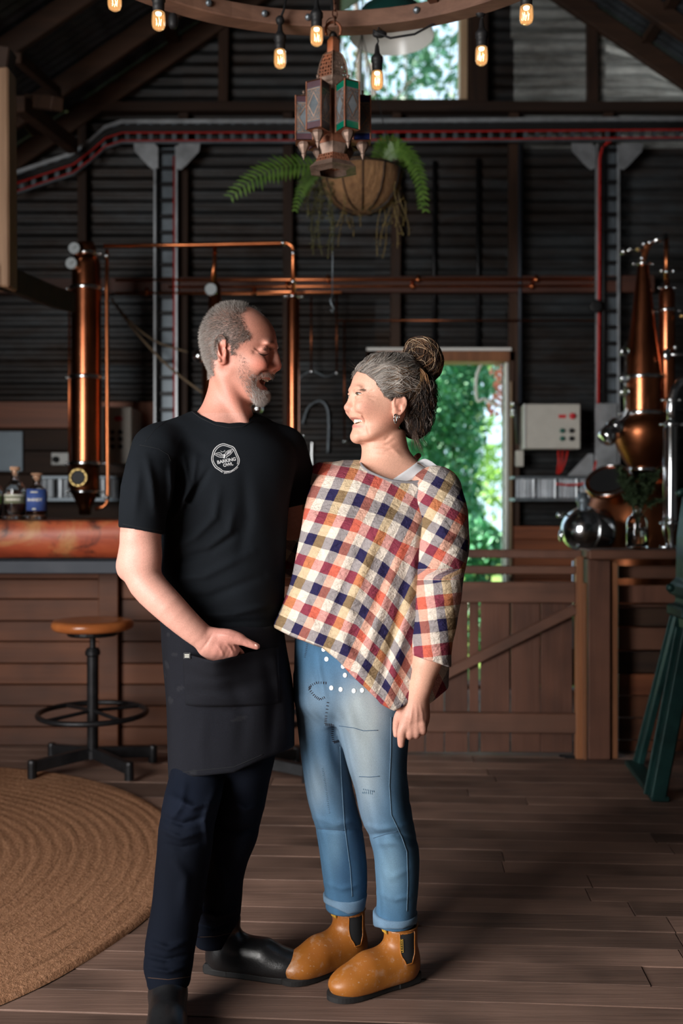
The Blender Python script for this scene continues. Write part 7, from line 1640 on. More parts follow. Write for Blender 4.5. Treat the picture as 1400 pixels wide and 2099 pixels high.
# ear hoops
M['silver'] = metal('silver', (.6, .66, .66), .2)
ho = WLc(598, 905, .0755); e1, e2 = WR@np.array((.9, .35, 0)), np.array((0, 0, 1.))
MB().tube([ho+e1*.0042*math.cos(a)+e2*.011*math.sin(a) for a in np.linspace(0, 2*math.pi, 22)], .0018, 8).build('ear_hoop', M['silver'], wom, smooth=True)
ho = WLc(632, 888, .0745); MB().tube([ho+e1*.003*math.cos(a)+e2*.005*math.sin(a) for a in np.linspace(0, 2*math.pi, 16)], .0008, 6).build('ear_ring', M['silver'], wom, smooth=True)
# ring on the finger
c_ = q(854, 1501, -.152); MB().tube([c_+np.array((.0115*math.cos(a), .0115*math.sin(a)*.9, .0035*math.sin(a))) for a in np.linspace(0, 2*math.pi, 24)], .0011, 6).build('finger_ring', M['silver'], wom, smooth=True)
# hair: soft cap plus bun, then many combed strands
hs_ = Sdf()
capr = [(zy-16 if zy < 700 else zy, b+(34 if zy < 700 else 40), f-(14 if zy < 560 else 0), w+(.007 if zy < 700 else .004)) for (zy, b, f, w) in rows if zy < 900]
hs_.add(HeadCol([((780-zy)/WZ, (700-b)/WZ, (700-f)/WZ, w) for (zy, b, f, w) in capr], WH, WR, 2.1, .2))
hs_.add(E2(930, 800, .0, (.034, .05, .062)), .04); hs_.add(E2(900, 950, .0, (.03, .042, .03)), .03); hs_.add(E2(930, 600, .0, (.04, .055, .05)), .04)
class EarCut:
    c = np.array(WLc(640, 790, .08), np.float32); R = .09
    def __call__(s_, p): zx, zy, L = wl_(p); return np.where(L[:, 1] > .0, (np.hypot((zx-722)/1.0, (zy-790)/1.3)-92)/WZ, .05)
hs_.sub(EarCut(), .01)
class FaceCut:
    c = np.array(WLc(450, 700, .0), np.float32); R = .16
    def __call__(s_, p):
        zx, zy, L = wl_(p); b = np.interp(zy, [240, 380, 420, 450, 520, 580, 640, 690, 740, 800, 1000], [100, 270, 320, 415, 515, 550, 590, 630, 660, 800, 800]); return np.where(L[:, 1] > -.02, (zx-b-16*vnoise(p, 150, 5))/WZ, .02+0*zx)
hs_.sub(FaceCut(), .008)
hs_.disp.append(lambda p: .0022*vnoise(p*np.array((1, 1, .4), np.float32), 150, 41)+.0015*vnoise(p, 60, 42))
BC = WLc(985, 300, .0); bunR = (.044, .044, .052)
bs2 = Sdf().add(Ell(BC, bunR, WR@RY(20))); bs2.add(E2(905, 390, 0, (.03, .03, .026)), .02); bs2.disp.append(lambda p: .005*vnoise(p, 70, 44))
def hcolf(P):
    zx, zy, L = wl_(P); g = np.exp(-((zx-420)/190)**2)*.8*sstep(900, 600, zy); c = np.tile(np.array((.028, .019, .016)), (len(P), 1)); return lerpc(c, (.2, .17, .15), np.clip(g, 0, 1))
hcap, HP, HF = sdf_obj('hair', hs_, .0034, M['hair_base'], wom, hcolf); bcap, BP_, BF_ = sdf_obj('hair_bun', bs2, .0034, M['hair_base'], wom, lambda P: np.tile((.03, .017, .011), (len(P), 1)))
def comb(n, starts, ends, sdfn, lift, seed, k=14, via=None):
    r = np.random.default_rng(seed); t = np.linspace(0, 1, k)[None, :, None]; A, B_ = starts[:, None], ends[:, None]; Mid = (A+B_)/2 if via is None else via[:, None]; Pp = A*(1-t)**2+Mid*2*t*(1-t)+B_*t*t; sh = Pp.shape; X = Pp.reshape(-1, 3).astype(np.float32)
    for _ in range(4):
        d = sdfn(X); e = .002; g = np.stack([sdfn(X+np.eye(3, dtype=np.float32)[i]*e)-d for i in range(3)], 1)/e; g /= np.linalg.norm(g, axis=1)[:, None]+1e-6; X = X-g*np.clip(d-lift.repeat(k), -.02, .02)[:, None]
    X = X.reshape(sh); X += np.cumsum(r.normal(size=sh), 1)*.00045; return X
def tubes(X, rad, cols, name, parent, sides=4):
    n, k, _ = X.shape; T = np.gradient(X, axis=1); T /= np.linalg.norm(T, axis=2)[..., None]+1e-9; ref = np.random.default_rng(2).normal(size=(n, 1, 3)); a = np.cross(T, ref); a /= np.linalg.norm(a, axis=2)[..., None]+1e-9; b_ = np.cross(T, a); ang = np.arange(sides)*2*math.pi/sides
    prof = (np.sin(np.linspace(.15, math.pi-.1, k)))**.4; V = X[:, :, None]+(a[:, :, None]*np.cos(ang)[None, None, :, None]+b_[:, :, None]*np.sin(ang)[None, None, :, None])*(rad[:, None]*prof[None])[:, :, None, None]; V = V.reshape(-1, 3); base = np.arange(n)*k*sides; fs = []
    for i in range(k-1):
        for m in range(sides): m2 = (m+1) % sides; fs.append(np.stack([base+i*sides+m, base+i*sides+m2, base+(i+1)*sides+m2, base+(i+1)*sides+m], 1))
    return mesh_obj(name, V, np.concatenate(fs), M['hair'], parent, smooth=True, attrs={'Col': np.repeat(cols, k*sides, axis=0)})
n = 3200; hl = [(290, 425, .0), (300, 440, .02), (330, 445, .035), (390, 450, .052), (440, 470, .06), (490, 520, .066), (520, 570, .07), (545, 620, .073), (575, 660, .074), (610, 690, .0745), (800, 850, .07), (805, 950, .05), (820, 1030, .04)]
u = r_.uniform(0, 1, n)**.8*(len(hl)-1); iu = np.minimum(u.astype(int), len(hl)-2); fu = u-iu; ha = np.array(hl); hp = ha[iu]*(1-fu)[:, None]+ha[iu+1]*fu[:, None]; hp[:, 0] -= hp[:, 2]/WZ*0
far = r_.uniform(size=n) < .16; hp[far & (u < 5), 2] *= -1
st_p = np.array([WLc(a-22-(c*.292*WZ if c > 0 else 0)*.95, b_, c) for (a, b_, c) in hp])+r_.normal(size=(n, 3))*.0025
en_p = np.array([WLc(895+r_.normal()*14, 400+r_.normal()*16, c*.25) for (a, b_, c) in hp])
X = comb(n, st_p, en_p, lambda p: hs_(p), r_.uniform(-.0005, .0032, n), 3, 16); frontness = np.exp(-((hp[:, 0]-430)/170)**2)
gm_ = np.clip(r_.normal(.22, .34, n)+.45*frontness-.25*(hp[:, 0] > 700), 0, 1)[:, None]; br_ = (r_.uniform(size=n) < .22)[:, None]; base_c = np.where(br_, np.array((.2, .1, .045)), np.array((.035, .022, .017))); cols = base_c*(1-gm_)+np.array((.5, .46, .42))*gm_
tubes(X, r_.uniform(.00028, .0006, n), cols, 'hair_strands', hcap, 3)
# wavy loose locks on the side
n2 = 160; st2 = np.array([WLc(r_.uniform(480, 620), r_.uniform(420, 640), .07) for _ in range(n2)]); en2 = np.array([WLc(r_.uniform(700, 860), r_.uniform(430, 640), .06) for _ in range(n2)])
X2 = comb(n2, st2, en2, lambda p: hs_(p), r_.uniform(.002, .006, n2), 9, 18); ph = r_.uniform(0, 6.28, n2); X2[:, :, 2] += .003*np.sin(np.linspace(0, 7, 18)[None]+ph[:, None]); tubes(X2, r_.uniform(.0003, .0007, n2), np.where((r_.uniform(size=n2) < .6)[:, None], np.array((.5, .46, .42)), np.array((.2, .12, .07))), 'loose_locks', hcap)
# dark curls low at the back
n4 = 900; st4 = np.array([WLc(r_.uniform(800, 960), r_.uniform(520, 760), r_.uniform(.02, .055)) for _ in range(n4)]); en4 = st4+np.array([WR@np.array((-r_.uniform(-.01, .03), r_.normal(0, .01), -r_.uniform(.02, .085))) for _ in range(n4)])
X4 = comb(n4, st4, en4, lambda p: hs_(p), r_.uniform(-.001, .005, n4), 19, 16); ph = r_.uniform(0, 6.28, (n4, 1, 3)); X4 += .0035*np.sin(np.linspace(0, 9, 16)[None, :, None]*r_.uniform(.6, 1.4, (n4, 1, 1))+ph); c4 = r_.uniform(size=n4)
tubes(X4, r_.uniform(.0003, .0008, n4), np.where((c4 < .72)[:, None], np.array((.022, .016, .014)), np.where((c4 < .9)[:, None], np.array((.1, .055, .03)), np.array((.3, .26, .23)))), 'back_curls', hcap, 3)
# bun: swirled locks
n3 = 1100; k3 = 20; Rm_ = WR@RY(20); ax = r_.normal(size=(n3, 3))*np.array((.35, .35, .35))+np.array((.55, .8, .3)); ax /= np.linalg.norm(ax, axis=1)[:, None]; uu = np.cross(ax, r_.normal(size=(n3, 3))); uu /= np.linalg.norm(uu, axis=1)[:, None]; vv = np.cross(ax, uu); a0 = r_.uniform(0, 6.28, n3); sp_ = r_.uniform(1.6, 3.4, n3); th = a0[:, None]+np.linspace(0, 1, k3)[None]*sp_[:, None]
off = r_.normal(0, .38, n3); lat = np.cos(off)[:, None, None]*(uu[:, None]*np.cos(th)[..., None]+vv[:, None]*np.sin(th)[..., None])+np.sin(off)[:, None, None]*ax[:, None]
X3 = BC+(lat*np.array(bunR)*(1.0+r_.uniform(-.02, .13, n3))[:, None, None])@Rm_.T; bc = r_.uniform(size=n3); cols3 = np.where((bc < .45)[:, None], np.array((.035, .02, .014)), np.where((bc < .85)[:, None], np.array((.17, .085, .04)), np.array((.42, .3, .19))))
X3 += .004*np.sin(np.linspace(0, 5, k3)[None, :, None]+r_.uniform(0, 6.28, (n3, 1, 3))); tubes(X3, r_.uniform(.0004, .0013, n3), cols3, 'bun_strands', bcap, 3)
# two brown locks hanging behind and flyaway hairs
def lock(pts, n, rad, col, seed, sp=.004, nm='hanging_lock'):
    r = np.random.default_rng(seed); P0 = np.array([WLc(*p_) for p_ in pts]); t = np.arange(len(pts)); xs = np.linspace(0, len(pts)-1, 20); C = np.stack([catmull(t, P0[:, i], xs) for i in range(3)], 1); X = np.repeat(C[None], n, 0)+r.normal(size=(n, 1, 3))*sp*np.linspace(.4, 1, 20)[None, :, None]+np.cumsum(r.normal(size=(n, 20, 3)), 1)*.0004
    tubes(X, r.uniform(.6, 1.2, n)*rad, np.array(col)*r.uniform(.5, 1.3, (n, 1)), nm, hcap)
lock([(870, 430, .06), (905, 480, .065), (925, 560, .065), (935, 640, .06), (1000, 720, .05)], 70, .0008, (.3, .15, .06), 5, .005); lock([(880, 400, .05), (880, 500, .066), (870, 560, .068), (830, 640, .07)], 36, .0007, (.28, .16, .07), 6, .004); lock([(960, 560, .05), (1010, 640, .05), (1040, 720, .045), (1010, 760, .04)], 50, .0008, (.1, .055, .03), 7, .006)
lock([(850, 1000, .04), (870, 1060, .03), (880, 1100, .03), (930, 1160, .02)], 40, .0005, (.12, .08, .06), 8, .01); lock([(1010, 520, .03), (1080, 570, .02), (1110, 620, .02), (1150, 690, .02)], 4, .0006, (.02, .015, .012), 10, .002)
nf = 130; fr_ = WLc(700, 520, 0); dd = r_.normal(size=(nf, 3)); dd[:, 2] = np.abs(dd[:, 2]); dd /= np.linalg.norm(dd, axis=1)[:, None]; pick = r_.integers(0, len(HP), nf); b3 = r_.integers(0, len(BP_), nf); rt = np.where((r_.uniform(size=nf) < .5)[:, None], HP[pick], BP_[b3]); nd = rt-np.where((rt[:, 2] > BC[2]-.03)[:, None], BC, WH); nd /= np.linalg.norm(nd, axis=1)[:, None]
fo_ = hair_obj('flyaway_hair', rt, None, nd+dd*.8, r_.uniform(.012, .03, nf), nd*.3+dd, .00025, np.tile((.25, .18, .13), (nf, 1)), hcap); fo_['kind'] = 'stuff'
# ---- check top
m, nt, b = new_mat('plaid_gauze'); tc = N(nt, 'ShaderNodeTexCoord'); sx = N(nt, 'ShaderNodeSeparateXYZ'); nt.links.new(tc.outputs['UV'], sx.inputs[0])
def cramp(sock, stops):
    fr2 = N(nt, 'ShaderNodeMath', operation='FRACT'); nt.links.new(sock, fr2.inputs[0]); r = N(nt, 'ShaderNodeValToRGB'); r.color_ramp.interpolation = 'CONSTANT'; e = r.color_ramp.elements
    while len(e) < len(stops): e.new(.5)
    for i, (p_, c) in enumerate(stops): e[i].position = p_; e[i].color = (*c, 1)
    nt.links.new(fr2.outputs[0], r.inputs[0]); return r.outputs[0]
wn = noise_tex(nt, coords(nt, rand=False), 26, 3); wa = N(nt, 'ShaderNodeMath', operation='MULTIPLY_ADD'); wa.inputs[1].default_value = .05; nt.links.new(wn, wa.inputs[0]); nt.links.new(sx.outputs[0], wa.inputs[2]); wb2 = N(nt, 'ShaderNodeMath', operation='MULTIPLY_ADD'); wb2.inputs[1].default_value = .05; nt.links.new(wn, wb2.inputs[0]); nt.links.new(sx.outputs[1], wb2.inputs[2])
CR, NV, OR_, OC, RD = (.74, .66, .58), (.028, .023, .082), (.7, .23, .12), (.55, .36, .12), (.56, .08, .08)
warp = cramp(wa.outputs[0], [(0, CR), (.167, NV), (.333, OR_), (.5, CR), (.667, NV), (.833, OC)]); weft = cramp(wb2.outputs[0], [(0, NV), (.25, CR), (.5, RD), (.75, CR)])
c = mixc(nt, .5, warp, weft); c = mixc(nt, .25, c, mixc(nt, 1.0, warp, weft, 'MULTIPLY'))
gz = noise_tex(nt, coords(nt, rand=False), 900, 3, .7); c = mixc(nt, 1.0, c, ramp(nt, gz, [(.3, (.82,)*3), (.7, (1.12,)*3)]), 'MULTIPLY'); nt.links.new(c, b.inputs['Base Color']); b.inputs['Roughness'].default_value = .9; b.inputs['Specular IOR Level'].default_value = .15
ck = noise_tex(nt, coords(nt, (1, 1, 1.5), rand=False), 75, 5, .6, .6); bump(nt, b, ck, .85, .008); M['plaid'] = m
def plaid_uv(P):
    x, y = project(P); t = x-631; h = np.interp(t, [-80, 0, 50, 100, 160, 210, 290], [-26, 0, 14, 30, 72, 125, 225]); v0 = y-h; sc_ = np.clip(.65+(v0-1007)/100*.32, .55, 1.45); v = y-h*sc_; return np.stack([(x+.48*y-700*.0)/120., (v-1007+11)/98.], 1)
def sleeve_uv(P):
    x, y = project(P); k = sstep(1165, 1190, y); ua = (x*.86+.5*(y-1180))/118.; va = (y-.55*(x-900))/98.; ub = (x-.12*y)/112.; vb_ = (y+.12*x-1180)/100.; return np.stack([ua*(1-k)+ub*k, va*(1-k)+vb_*k], 1)
hem = [(520, 1270), (556, 1283), (600, 1306), (660, 1327), (690, 1350), (720, 1383), (750, 1410), (780, 1441), (808, 1457), (825, 1448), (845, 1436), (880, 1443), (918, 1412), (960, 1380)]
tp_ = Sdf()
tcol = colpx([(955, 690, 880, .02, .075), (972, 660, 908, .015, .1), (995, 640, 926, .01, .118), (1030, 627, 944, .0, .13), (1070, 620, 957, -.035, .138), (1110, 613, 961, -.035, .142), (1150, 606, 956, -.035, .145), (1200, 595, 946, -.035, .148), (1240, 579, 938, -.035, .15), (1280, 559, 929, -.035, .152), (1330, 556, 923, -.035, .152), (1400, 556, 919, -.035, .15), (1480, 560, 916, -.035, .148)], 2.2)
tp_.add(Cut([tcol], below_curve(hem, s), ck=.005)); tp_.add(Cap(q(790, 985, .03), q(665, 985, .1), .048, .05), .04); tp_.add(Cap(q(790, 995, .02), q(898, 1010, -.05), .05, .055), .04)
nline = [(725, 905), (738, 932), (742, 950), (755, 962), (775, 972), (800, 981), (830, 985), (855, 984), (880, 976), (905, 966), (920, 958)]
class WNeck:
    c = np.array(q(810, 930, 0), np.float32); R = .17
    def __call__(s_, p): x, y = project(p); yy = np.interp(x, [a for a, b_ in nline], [b_ for a, b_ in nline]); return np.maximum((y-yy+10*sstep(.03, .1, p[:, 1]-D0))*s, np.maximum((734-x), (x-908))*s)
tp_.sub(WNeck(), .005)
tp_.disp.append(folds([([(655, 1000), (640, 1080), (615, 1180), (575, 1270)], 12, .006), ([(720, 1010), (700, 1080), (672, 1130), (655, 1180)], 10, .004), ([(668, 1110), (655, 1150), (640, 1165)], 6, -.006), ([(790, 1060), (755, 1140), (720, 1240), (700, 1340)], 13, .008), ([(760, 1080), (725, 1160), (690, 1250), (665, 1318)], 10, -.006), ([(830, 1090), (800, 1190), (765, 1290), (740, 1390)], 12, .008), ([(812, 1120), (780, 1220), (745, 1320)], 9, -.007), ([(850, 1150), (835, 1260), (812, 1360), (800, 1440)], 12, .008), ([(838, 1160), (815, 1270), (790, 1370), (775, 1430)], 8, -.007), ([(700, 1230), (740, 1262), (760, 1250)], 6, -.005), ([(690, 1290), (720, 1340), (770, 1420)], 9, .005), ([(620, 1220), (640, 1270), (650, 1318)], 9, .005), ([(870, 1050), (862, 1120), (856, 1200)], 7, -.01), ([(650, 975), (700, 990), (760, 1000)], 12, .003), ([(600, 1250), (610, 1290)], 6, -.004)])); tp_.disp.append(wnoise(40, .002, 51)); tp_.disp.append(wnoise(130, .0011, 52))
top, TP, TF = sdf_obj('check_top', tp_, .0036, M['plaid'], wom, None, plaid_uv); tb_ = bvh_of(TP, TF); top['label'] = 'loose crinkled plaid top in navy, orange, red, ochre and cream'
sl = Sdf(); sl.add(Cut(chain([q(893, 1010, -.06), q(904, 1060, -.105), q(906, 1120, -.135), q(901, 1190, -.155), q(893, 1270, -.165), q(886, 1330, -.168), q(884, 1400, -.17)], [.066, .066, .062, .056, .051, .047, .045]), below_line((848, 1344), (922, 1368), s)), .02)
sl.disp.append(folds([([(858, 1125), (900, 1112), (945, 1090)], 6, .004), ([(856, 1150), (900, 1138), (945, 1112)], 6, -.004), ([(858, 1172), (905, 1160), (945, 1140)], 5, .004), ([(856, 1186), (900, 1180), (940, 1168)], 3, -.004), ([(858, 1225), (895, 1235), (935, 1222)], 5, .0035), ([(856, 1255), (890, 1268), (930, 1255)], 5, .0035), ([(854, 1285), (890, 1296), (926, 1285)], 5, .0035), ([(852, 1312), (888, 1322), (924, 1312)], 4, .003), ([(858, 1240), (895, 1252), (935, 1240)], 4, -.003), ([(880, 1030), (905, 1070), (910, 1120)], 10, .004)])); sl.disp.append(wnoise(45, .0018, 61)); sl.disp.append(wnoise(140, .001, 62))
slo, SP, SF = sdf_obj('sleeve', sl, .0034, M['plaid'], wom, None, sleeve_uv); sbv = bvh_of(SP, SF)
fs_ = Sdf(); fs_.add(Cut(chain([q(650, 1000, .12), q(618, 1080, .19), q(600, 1160, .23), q(590, 1200, .25)], [.055, .052, .05, .046]), below_line((570, 1182), (640, 1190), s))); fs_.disp.append(wnoise(45, .002, 63)); sdf_obj('sleeve', fs_, .005, M['plaid'], wom, None, sleeve_uv)
M['trim'] = plain('grey_neck_trim', (.2, .19, .2), .9); l_ = []
for (x, y) in spl(nline[1:-1], 6):
    h3 = hit(tb_, x, y+3.5, .0006)
    if h3 is not None: l_.append(h3)
MB().tube(l_, .0034, 8, True).build('neck_trim', M['trim'], top, smooth=True)
# white singlet strap
M['singlet'] = plain('white_ribbed_cotton', (.62, .62, .64), .85, .05, 60); bva = bvh_of(P, fc)
vs = []; fs2 = []; e0 = spl([(800, 986), (835, 962), (866, 941), (885, 946)], 6); e1_ = spl([(838, 990), (862, 972), (890, 958), (905, 962)], 6)
for (a, b_) in zip(e0, e1_):
    for t in (0, .25, .5, .75, 1): h3 = hit(bva, a[0]*(1-t)+b_[0]*t, a[1]*(1-t)+b_[1]*t, .004); vs.append(h3 if h3 is not None else W(a[0]*(1-t)+b_[0]*t, a[1]*(1-t)+b_[1]*t, D0+.0))
for i in range(len(e0)-1):
    for j in range(4): fs2.append((i*5+j, i*5+j+1, (i+1)*5+j+1, (i+1)*5+j))
o = mesh_obj('singlet_strap', vs, fs2, M['singlet'], wom, smooth=True); md = o.modifiers.new('t', 'SOLIDIFY'); md.thickness = .003
# ---- jeans
M['denim'] = vcol('washed_denim', .85, nscale=1000, namt=.3, bstr=.3, spec=.2)
wj = Sdf(); wj.add(colpx([(1290, 606, 845, .03, .12), (1350, 604, 848, .03, .125), (1400, 603, 846, .03, .125), (1440, 606, 842, .03, .118), (1480, 640, 800, .03, .08)], 2.2), .03)
la_ = colpx([(1380, 604, 705, .06, .09), (1440, 605, 706, .06, .092), (1500, 611, 708, .065, .09), (1575, 620, 716, .07, .085), (1643, 631, 730, .075, .078), (1690, 644, 742, .08, .074), (1729, 651, 748, .085, .07), (1786, 659, 753, .09, .066), (1835, 666, 751, .095, .06), (1862, 667, 746, .095, .056)], 2.1, .004)
lb2 = colpx([(1380, 668, 848, -.01, .1), (1437, 674, 843, -.01, .1), (1494, 692, 839, -.01, .094), (1572, 713, 834, -.012, .086), (1614, 726, 835, -.012, .083), (1666, 737, 842, -.012, .08), (1709, 754, 852, -.005, .076), (1743, 764, 858, .0, .072), (1800, 770, 858, .005, .066), (1852, 772, 854, .01, .06), (1892, 769, 850, .01, .056)], 2.1, .004); wj.add(la_, .015); wj.add(lb2, .012)
wj.disp.append(folds([([(740, 1690), (780, 1700), (850, 1690)], 6, .005), ([(752, 1712), (800, 1708), (855, 1722)], 5, -.006), ([(765, 1730), (810, 1728), (855, 1740)], 6, .004), ([(640, 1675), (690, 1690), (740, 1680)], 6, .005), ([(648, 1698), (690, 1702), (742, 1700)], 4, -.006), ([(690, 1440), (680, 1520), (700, 1600)], 9, -.004), ([(650, 1330), (655, 1380), (670, 1440)], 6, .005), ([(640, 1340), (650, 1390), (660, 1420)], 4, -.004), ([(772, 1830), (810, 1845), (850, 1835)], 5, .004), ([(665, 1810), (700, 1822), (745, 1812)], 5, .004), ([(830, 1590), (845, 1640), (842, 1690)], 6, .004), ([(775, 1780), (800, 1800), (845, 1780)], 7, .003)])); wj.disp.append(wnoise(20, .0018, 71))
def dcol(P):
    x, y = project(P); c = np.tile(np.array((.05, .125, .22)), (len(P), 1)); g = lambda cx, cy, rx, ry: np.exp(-(((x-cx)/rx)**2+((y-cy)/ry)**2))
    c = lerpc(c, (.27, .315, .33), np.clip(.9*g(745, 1560, 42, 130)+.75*g(745, 1450, 60, 60)+.45*g(650, 1610, 26, 60)+.3*g(640, 1450, 30, 60), 0, 1)); c = lerpc(c, (.2, .31, .38), np.clip(.55*g(800, 1780, 28, 70)+.3*g(690, 1740, 24, 60), 0, 1)); c = lerpc(c, (.025, .07, .14), np.clip(.8*g(720, 1700, 22, 130)+.6*g(835, 1600, 16, 130)+.5*g(700, 1800, 25, 50), 0, 1))
    c *= (1+.16*vnoise(P*np.array((1, 1, .25), np.float32), 160, 9)+.1*vnoise(P, 30, 8))[:, None]; return np.clip(c, 0, 1)
wjo, JP, JF = sdf_obj('jeans', wj, .0038, M['denim'], wom, dcol); jb = bvh_of(JP, JF)
M['denim_seam'] = plain('denim_seam', (.045, .085, .14), .85); M['denim_light'] = plain('pale_denim_seam', (.085, .15, .215), .85); M['white_dot'] = plain('white_embroidery', (.78, .78, .76), .8, .03)
def seam(pts, r, mat, nm='seam', lift=.0004):
    l_ = surf_line(jb, pts, 4, lift)
    if len(l_) > 2: MB().tube(l_, r, 6).build(nm, mat, wjo, smooth=True)
seam([(802, 1470), (801, 1540), (798, 1610), (802, 1670), (822, 1712), (834, 1745), (836, 1810), (834, 1868)], .0013, M['denim_light'])
seam([(697, 1530), (700, 1600), (706, 1690), (718, 1780), (722, 1838)], .0012, M['denim_light'])
seam([(695, 1488), (725, 1492), (745, 1498), (775, 1497)], .0009, M['denim_seam']); seam([(736, 1592), (760, 1593), (778, 1591)], .0009, M['denim_seam']); seam([(646, 1698), (680, 1700), (706, 1702)], .0012, M['denim_seam']); seam([(766, 1718), (790, 1710), (815, 1704)], .001, M['denim_seam'])
def dot(x, y, r, mat, nm='stitched_dot', lift=.001):
    n = 10; vs = [hit(jb, x+r*math.cos(a)*.85, y+r*math.sin(a), lift) for a in np.linspace(0, 2*math.pi, n+1)[:-1]]
    if all(v is not None for v in vs): MB().prism(vs, (0, -.0006, 0)).build(nm, mat, wjo)
for (x, y) in ((663, 1331), (669, 1351), (703, 1366), (707, 1384), (679, 1410), (698, 1413), (725, 1416), (742, 1415), (607, 1361)): dot(x, y, 5, M['white_dot'])
def stitches(pts, n, L, mat, nm):
    m = MB()
    for i in range(n):
        (x, y), (x2, y2) = spl_at(pts, i/n), spl_at(pts, min(1, (i+.3)/n)); tx, ty = x2-x, y2-y; l_ = math.hypot(tx, ty) or 1; nx_, ny_ = -ty/l_*L, tx/l_*L; a, b_ = hit(jb, x-nx_, y-ny_, .0006), hit(jb, x+nx_, y+ny_, .0006)
        if a is not None and b_ is not None: m.tube([a, b_], .0009, 4)
    m.build(nm, mat, wjo)['kind'] = 'stuff'
stitches([(668, 1400), (650, 1399), (636, 1406), (634, 1413), (645, 1427), (656, 1434), (668, 1428)], 22, 2.4, M['dark_line'], 'patch_stitching'); stitches([(672, 1440), (668, 1470), (667, 1485), (682, 1486), (681, 1505), (684, 1522), (696, 1518)], 26, 2.4, M['dark_line'], 'patch_stitching')
stitches([(630, 1318), (627, 1335), (624, 1350)], 9, 1.6, M['denim_seam'], 'patch_stitching'); stitches([(745, 1618), (768, 1622), (742, 1625), (766, 1627)], 20, 1.4, M['denim_light'], 'darning'); stitches([(661, 1575), (668, 1620), (675, 1670)], 26, 1.6, M['denim_light'], 'darning')
# turned-up cuffs
M['cuff'] = vcol('denim_inside', .9, nscale=900, namt=.25, bstr=.3, spec=.15)
for (rows_, cut) in (([(1830, 662, 753, .095, .062), (1848, 663, 750, .095, .063), (1864, 666, 748, .096, .062), (1876, 668, 745, .096, .06)], [(660, 1846), (680, 1856), (715, 1872), (745, 1866), (752, 1850)]), ([(1868, 764, 856, .01, .062), (1882, 764, 855, .01, .064), (1898, 765, 853, .011, .062), (1910, 767, 851, .011, .06)], [(760, 1896), (790, 1903), (825, 1903), (850, 1893)])):
    cf = Sdf(); cc = colpx(rows_, 2.1, .004); cf.add(Cut([cc], below_curve([(a, b_+2) for (a, b_) in cut], s))); cf.disp.append(wnoise(40, .0015, 81)); o, CP, CF = sdf_obj('turned_cuff', cf, .0036, M['cuff'], wjo, lambda P: np.tile((.13, .21, .3), (len(P), 1))*(1+.15*vnoise(P, 90, 4))[:, None])
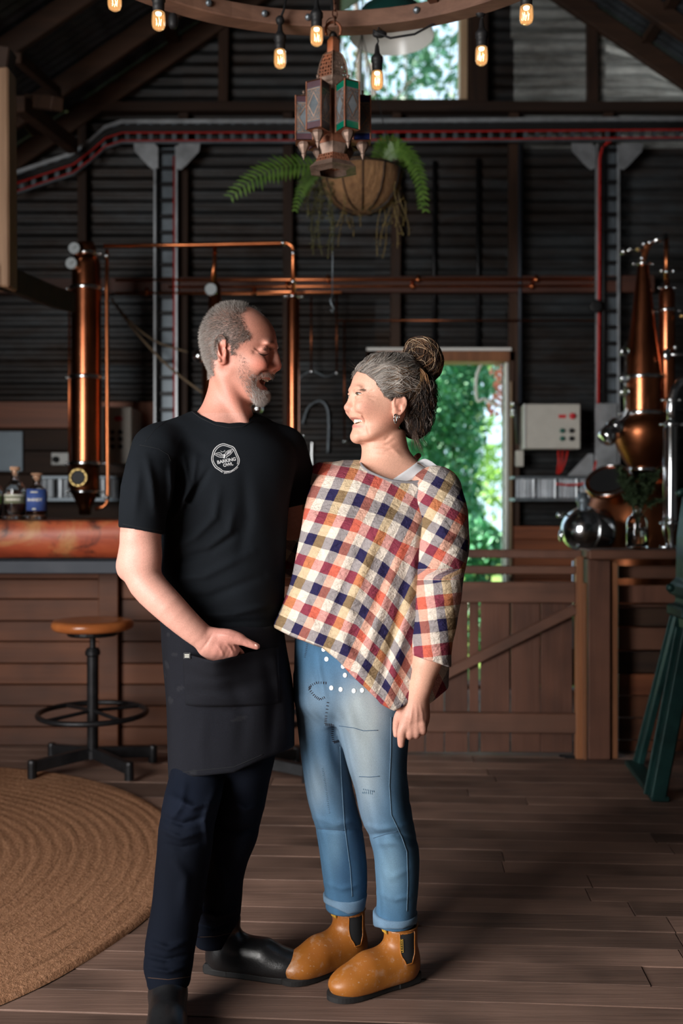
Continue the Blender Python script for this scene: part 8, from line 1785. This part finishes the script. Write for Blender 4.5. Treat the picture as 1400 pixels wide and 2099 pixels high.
# ---- boots
m, nt, b = new_mat('orange_rubber'); f = noise_tex(nt, coords(nt, rand=False), 26, 5, .7); g = noise_tex(nt, coords(nt, rand=False), 150, 3, .7)
c = ramp(nt, noise_tex(nt, coords(nt, rand=False), 7, 3), [(.3, (.27, .085, .012)), (.7, (.42, .15, .024))]); c = mixc(nt, ramp(nt, f, [(.55, (0, 0, 0)), (.72, (.75, .75, .75))]), c, (.42, .26, .17)); c = mixc(nt, ramp(nt, g, [(.62, (0, 0, 0)), (.7, (.6, .6, .6))]), c, (.5, .36, .25)); nt.links.new(c, b.inputs['Base Color']); b.inputs['Roughness'].default_value = .42; bump(nt, b, f, .1, .003); M['rubber'] = m
M['yellow'] = plain('mustard_tab', (.48, .27, .03), .7, .15); M['sock'] = plain('black_sock', (.01, .01, .011), .9)
for (heel, toe, near) in (((.196, 2.555), (-.028, 2.435), True), ((.062, 2.66), (-.122, 2.535), False)):
    bs_, BP, BF, X, d, e, k = boots(wom, (heel[0], heel[1], 0), (toe[0], toe[1], 0), .262, .178, None, 1.0, sole_h=.02)
    bo = mesh_obj('boot', BP, BF, M['rubber'], wom, smooth=True); sole(bo, X, k, .93, .02, .03, M['black_sole']); bbv = bvh_of(BP, BF)
    MB().prism([X(.007*k, -.03, .001), X(.08*k, -.036, .001), X(.08*k, .036, .001), X(.007*k, .03, .001)], (0, 0, .032)).build('heel_block', M['black_sole'], bo, bevel=.004)
    sgn = 1 if np.array(e)[1] < 0 else -1
    def on(xl, z, lift=.0012):
        o_ = Vector(X(xl, .2*sgn, z)); l2, n_, i_, t_ = bbv.ray_cast(o_, Vector(e)*-sgn); return None if l2 is None else l2+Vector(e)*sgn*lift
    zt_g = .147; vs = []; fs2 = []; nu, nv = 8, 8
    for j in range(nv+1):
        for i in range(nu+1):
            v_ = j/nv; z_ = .068+(zt_g-.068)*v_; wd = math.sqrt(max(0, 1-(1-min(1, v_/.3))**2))*.5+.5*min(1, v_/.3) if v_ < .3 else 1; xx = .058+(i/nu-.5)*.042*max(.45, wd); h3 = on(xx*k, z_, .0014); vs.append(h3 if h3 is not None else Vector(X(xx*k, .045*sgn, z_)))
    fs2 = [(j*(nu+1)+i, j*(nu+1)+i+1, (j+1)*(nu+1)+i+1, (j+1)*(nu+1)+i) for j in range(nv) for i in range(nu)]; gs = mesh_obj('elastic_gusset', vs, fs2, M['sock'], bo, smooth=True)
    edge = [vs[j*(nu+1)] for j in range(nv, -1, -1)]+[vs[i] for i in range(nu+1)]+[vs[j*(nu+1)+nu] for j in range(nv+1)]; MB().tube(edge, .0018, 6).build('gusset_rim', M['rubber'], bo, smooth=True)
    cz = .148; ring = []
    for a in np.linspace(0, 2*math.pi, 41): ring.append(X((.0535+.0445*math.cos(a))*k, .0432*math.sin(a), cz))
    MB().tube(ring, .0022, 6, False).build('top_rim', M['rubber'], bo, smooth=True)
    MB().lathe([(.04, .12), (.04, .2), (.0, .2)], Vector(X(.055*k, 0, 0)), 24).build('sock', M['sock'], bo, smooth=True)
    tv = [X((.053+.05)*k, -.011, cz-.012), X((.053+.05)*k, .011, cz-.012), X((.053+.062)*k, .011, cz+.03), X((.053+.062)*k, -.011, cz+.03)]; o = MB().add(tv, [(0, 1, 2, 3)]).build('pull_tab', M['yellow'], bo); md = o.modifiers.new('t', 'SOLIDIFY'); md.thickness = .003
    if near:
        a_ = [on(x*k, z, .003) for (x, z) in ((.073, .098), (.073, .13), (.079, .13), (.079, .098))]
        if all(v is not None for v in a_):
            MB().tube(a_+[a_[0]], .0006, 5).build('side_tag', M['yellow'], bo); m_ = MB()
            for i in range(5):
                z0 = .101+i*.0058; bb_ = [on(x*k, z, .003) for (x, z) in ((.0745, z0), (.0745, z0+.004), (.0775, z0+.004), (.0775, z0))]; m_.add(bb_, [(0, 1, 2, 3)])
            m_.build('tag_lettering', M['yellow'], bo)
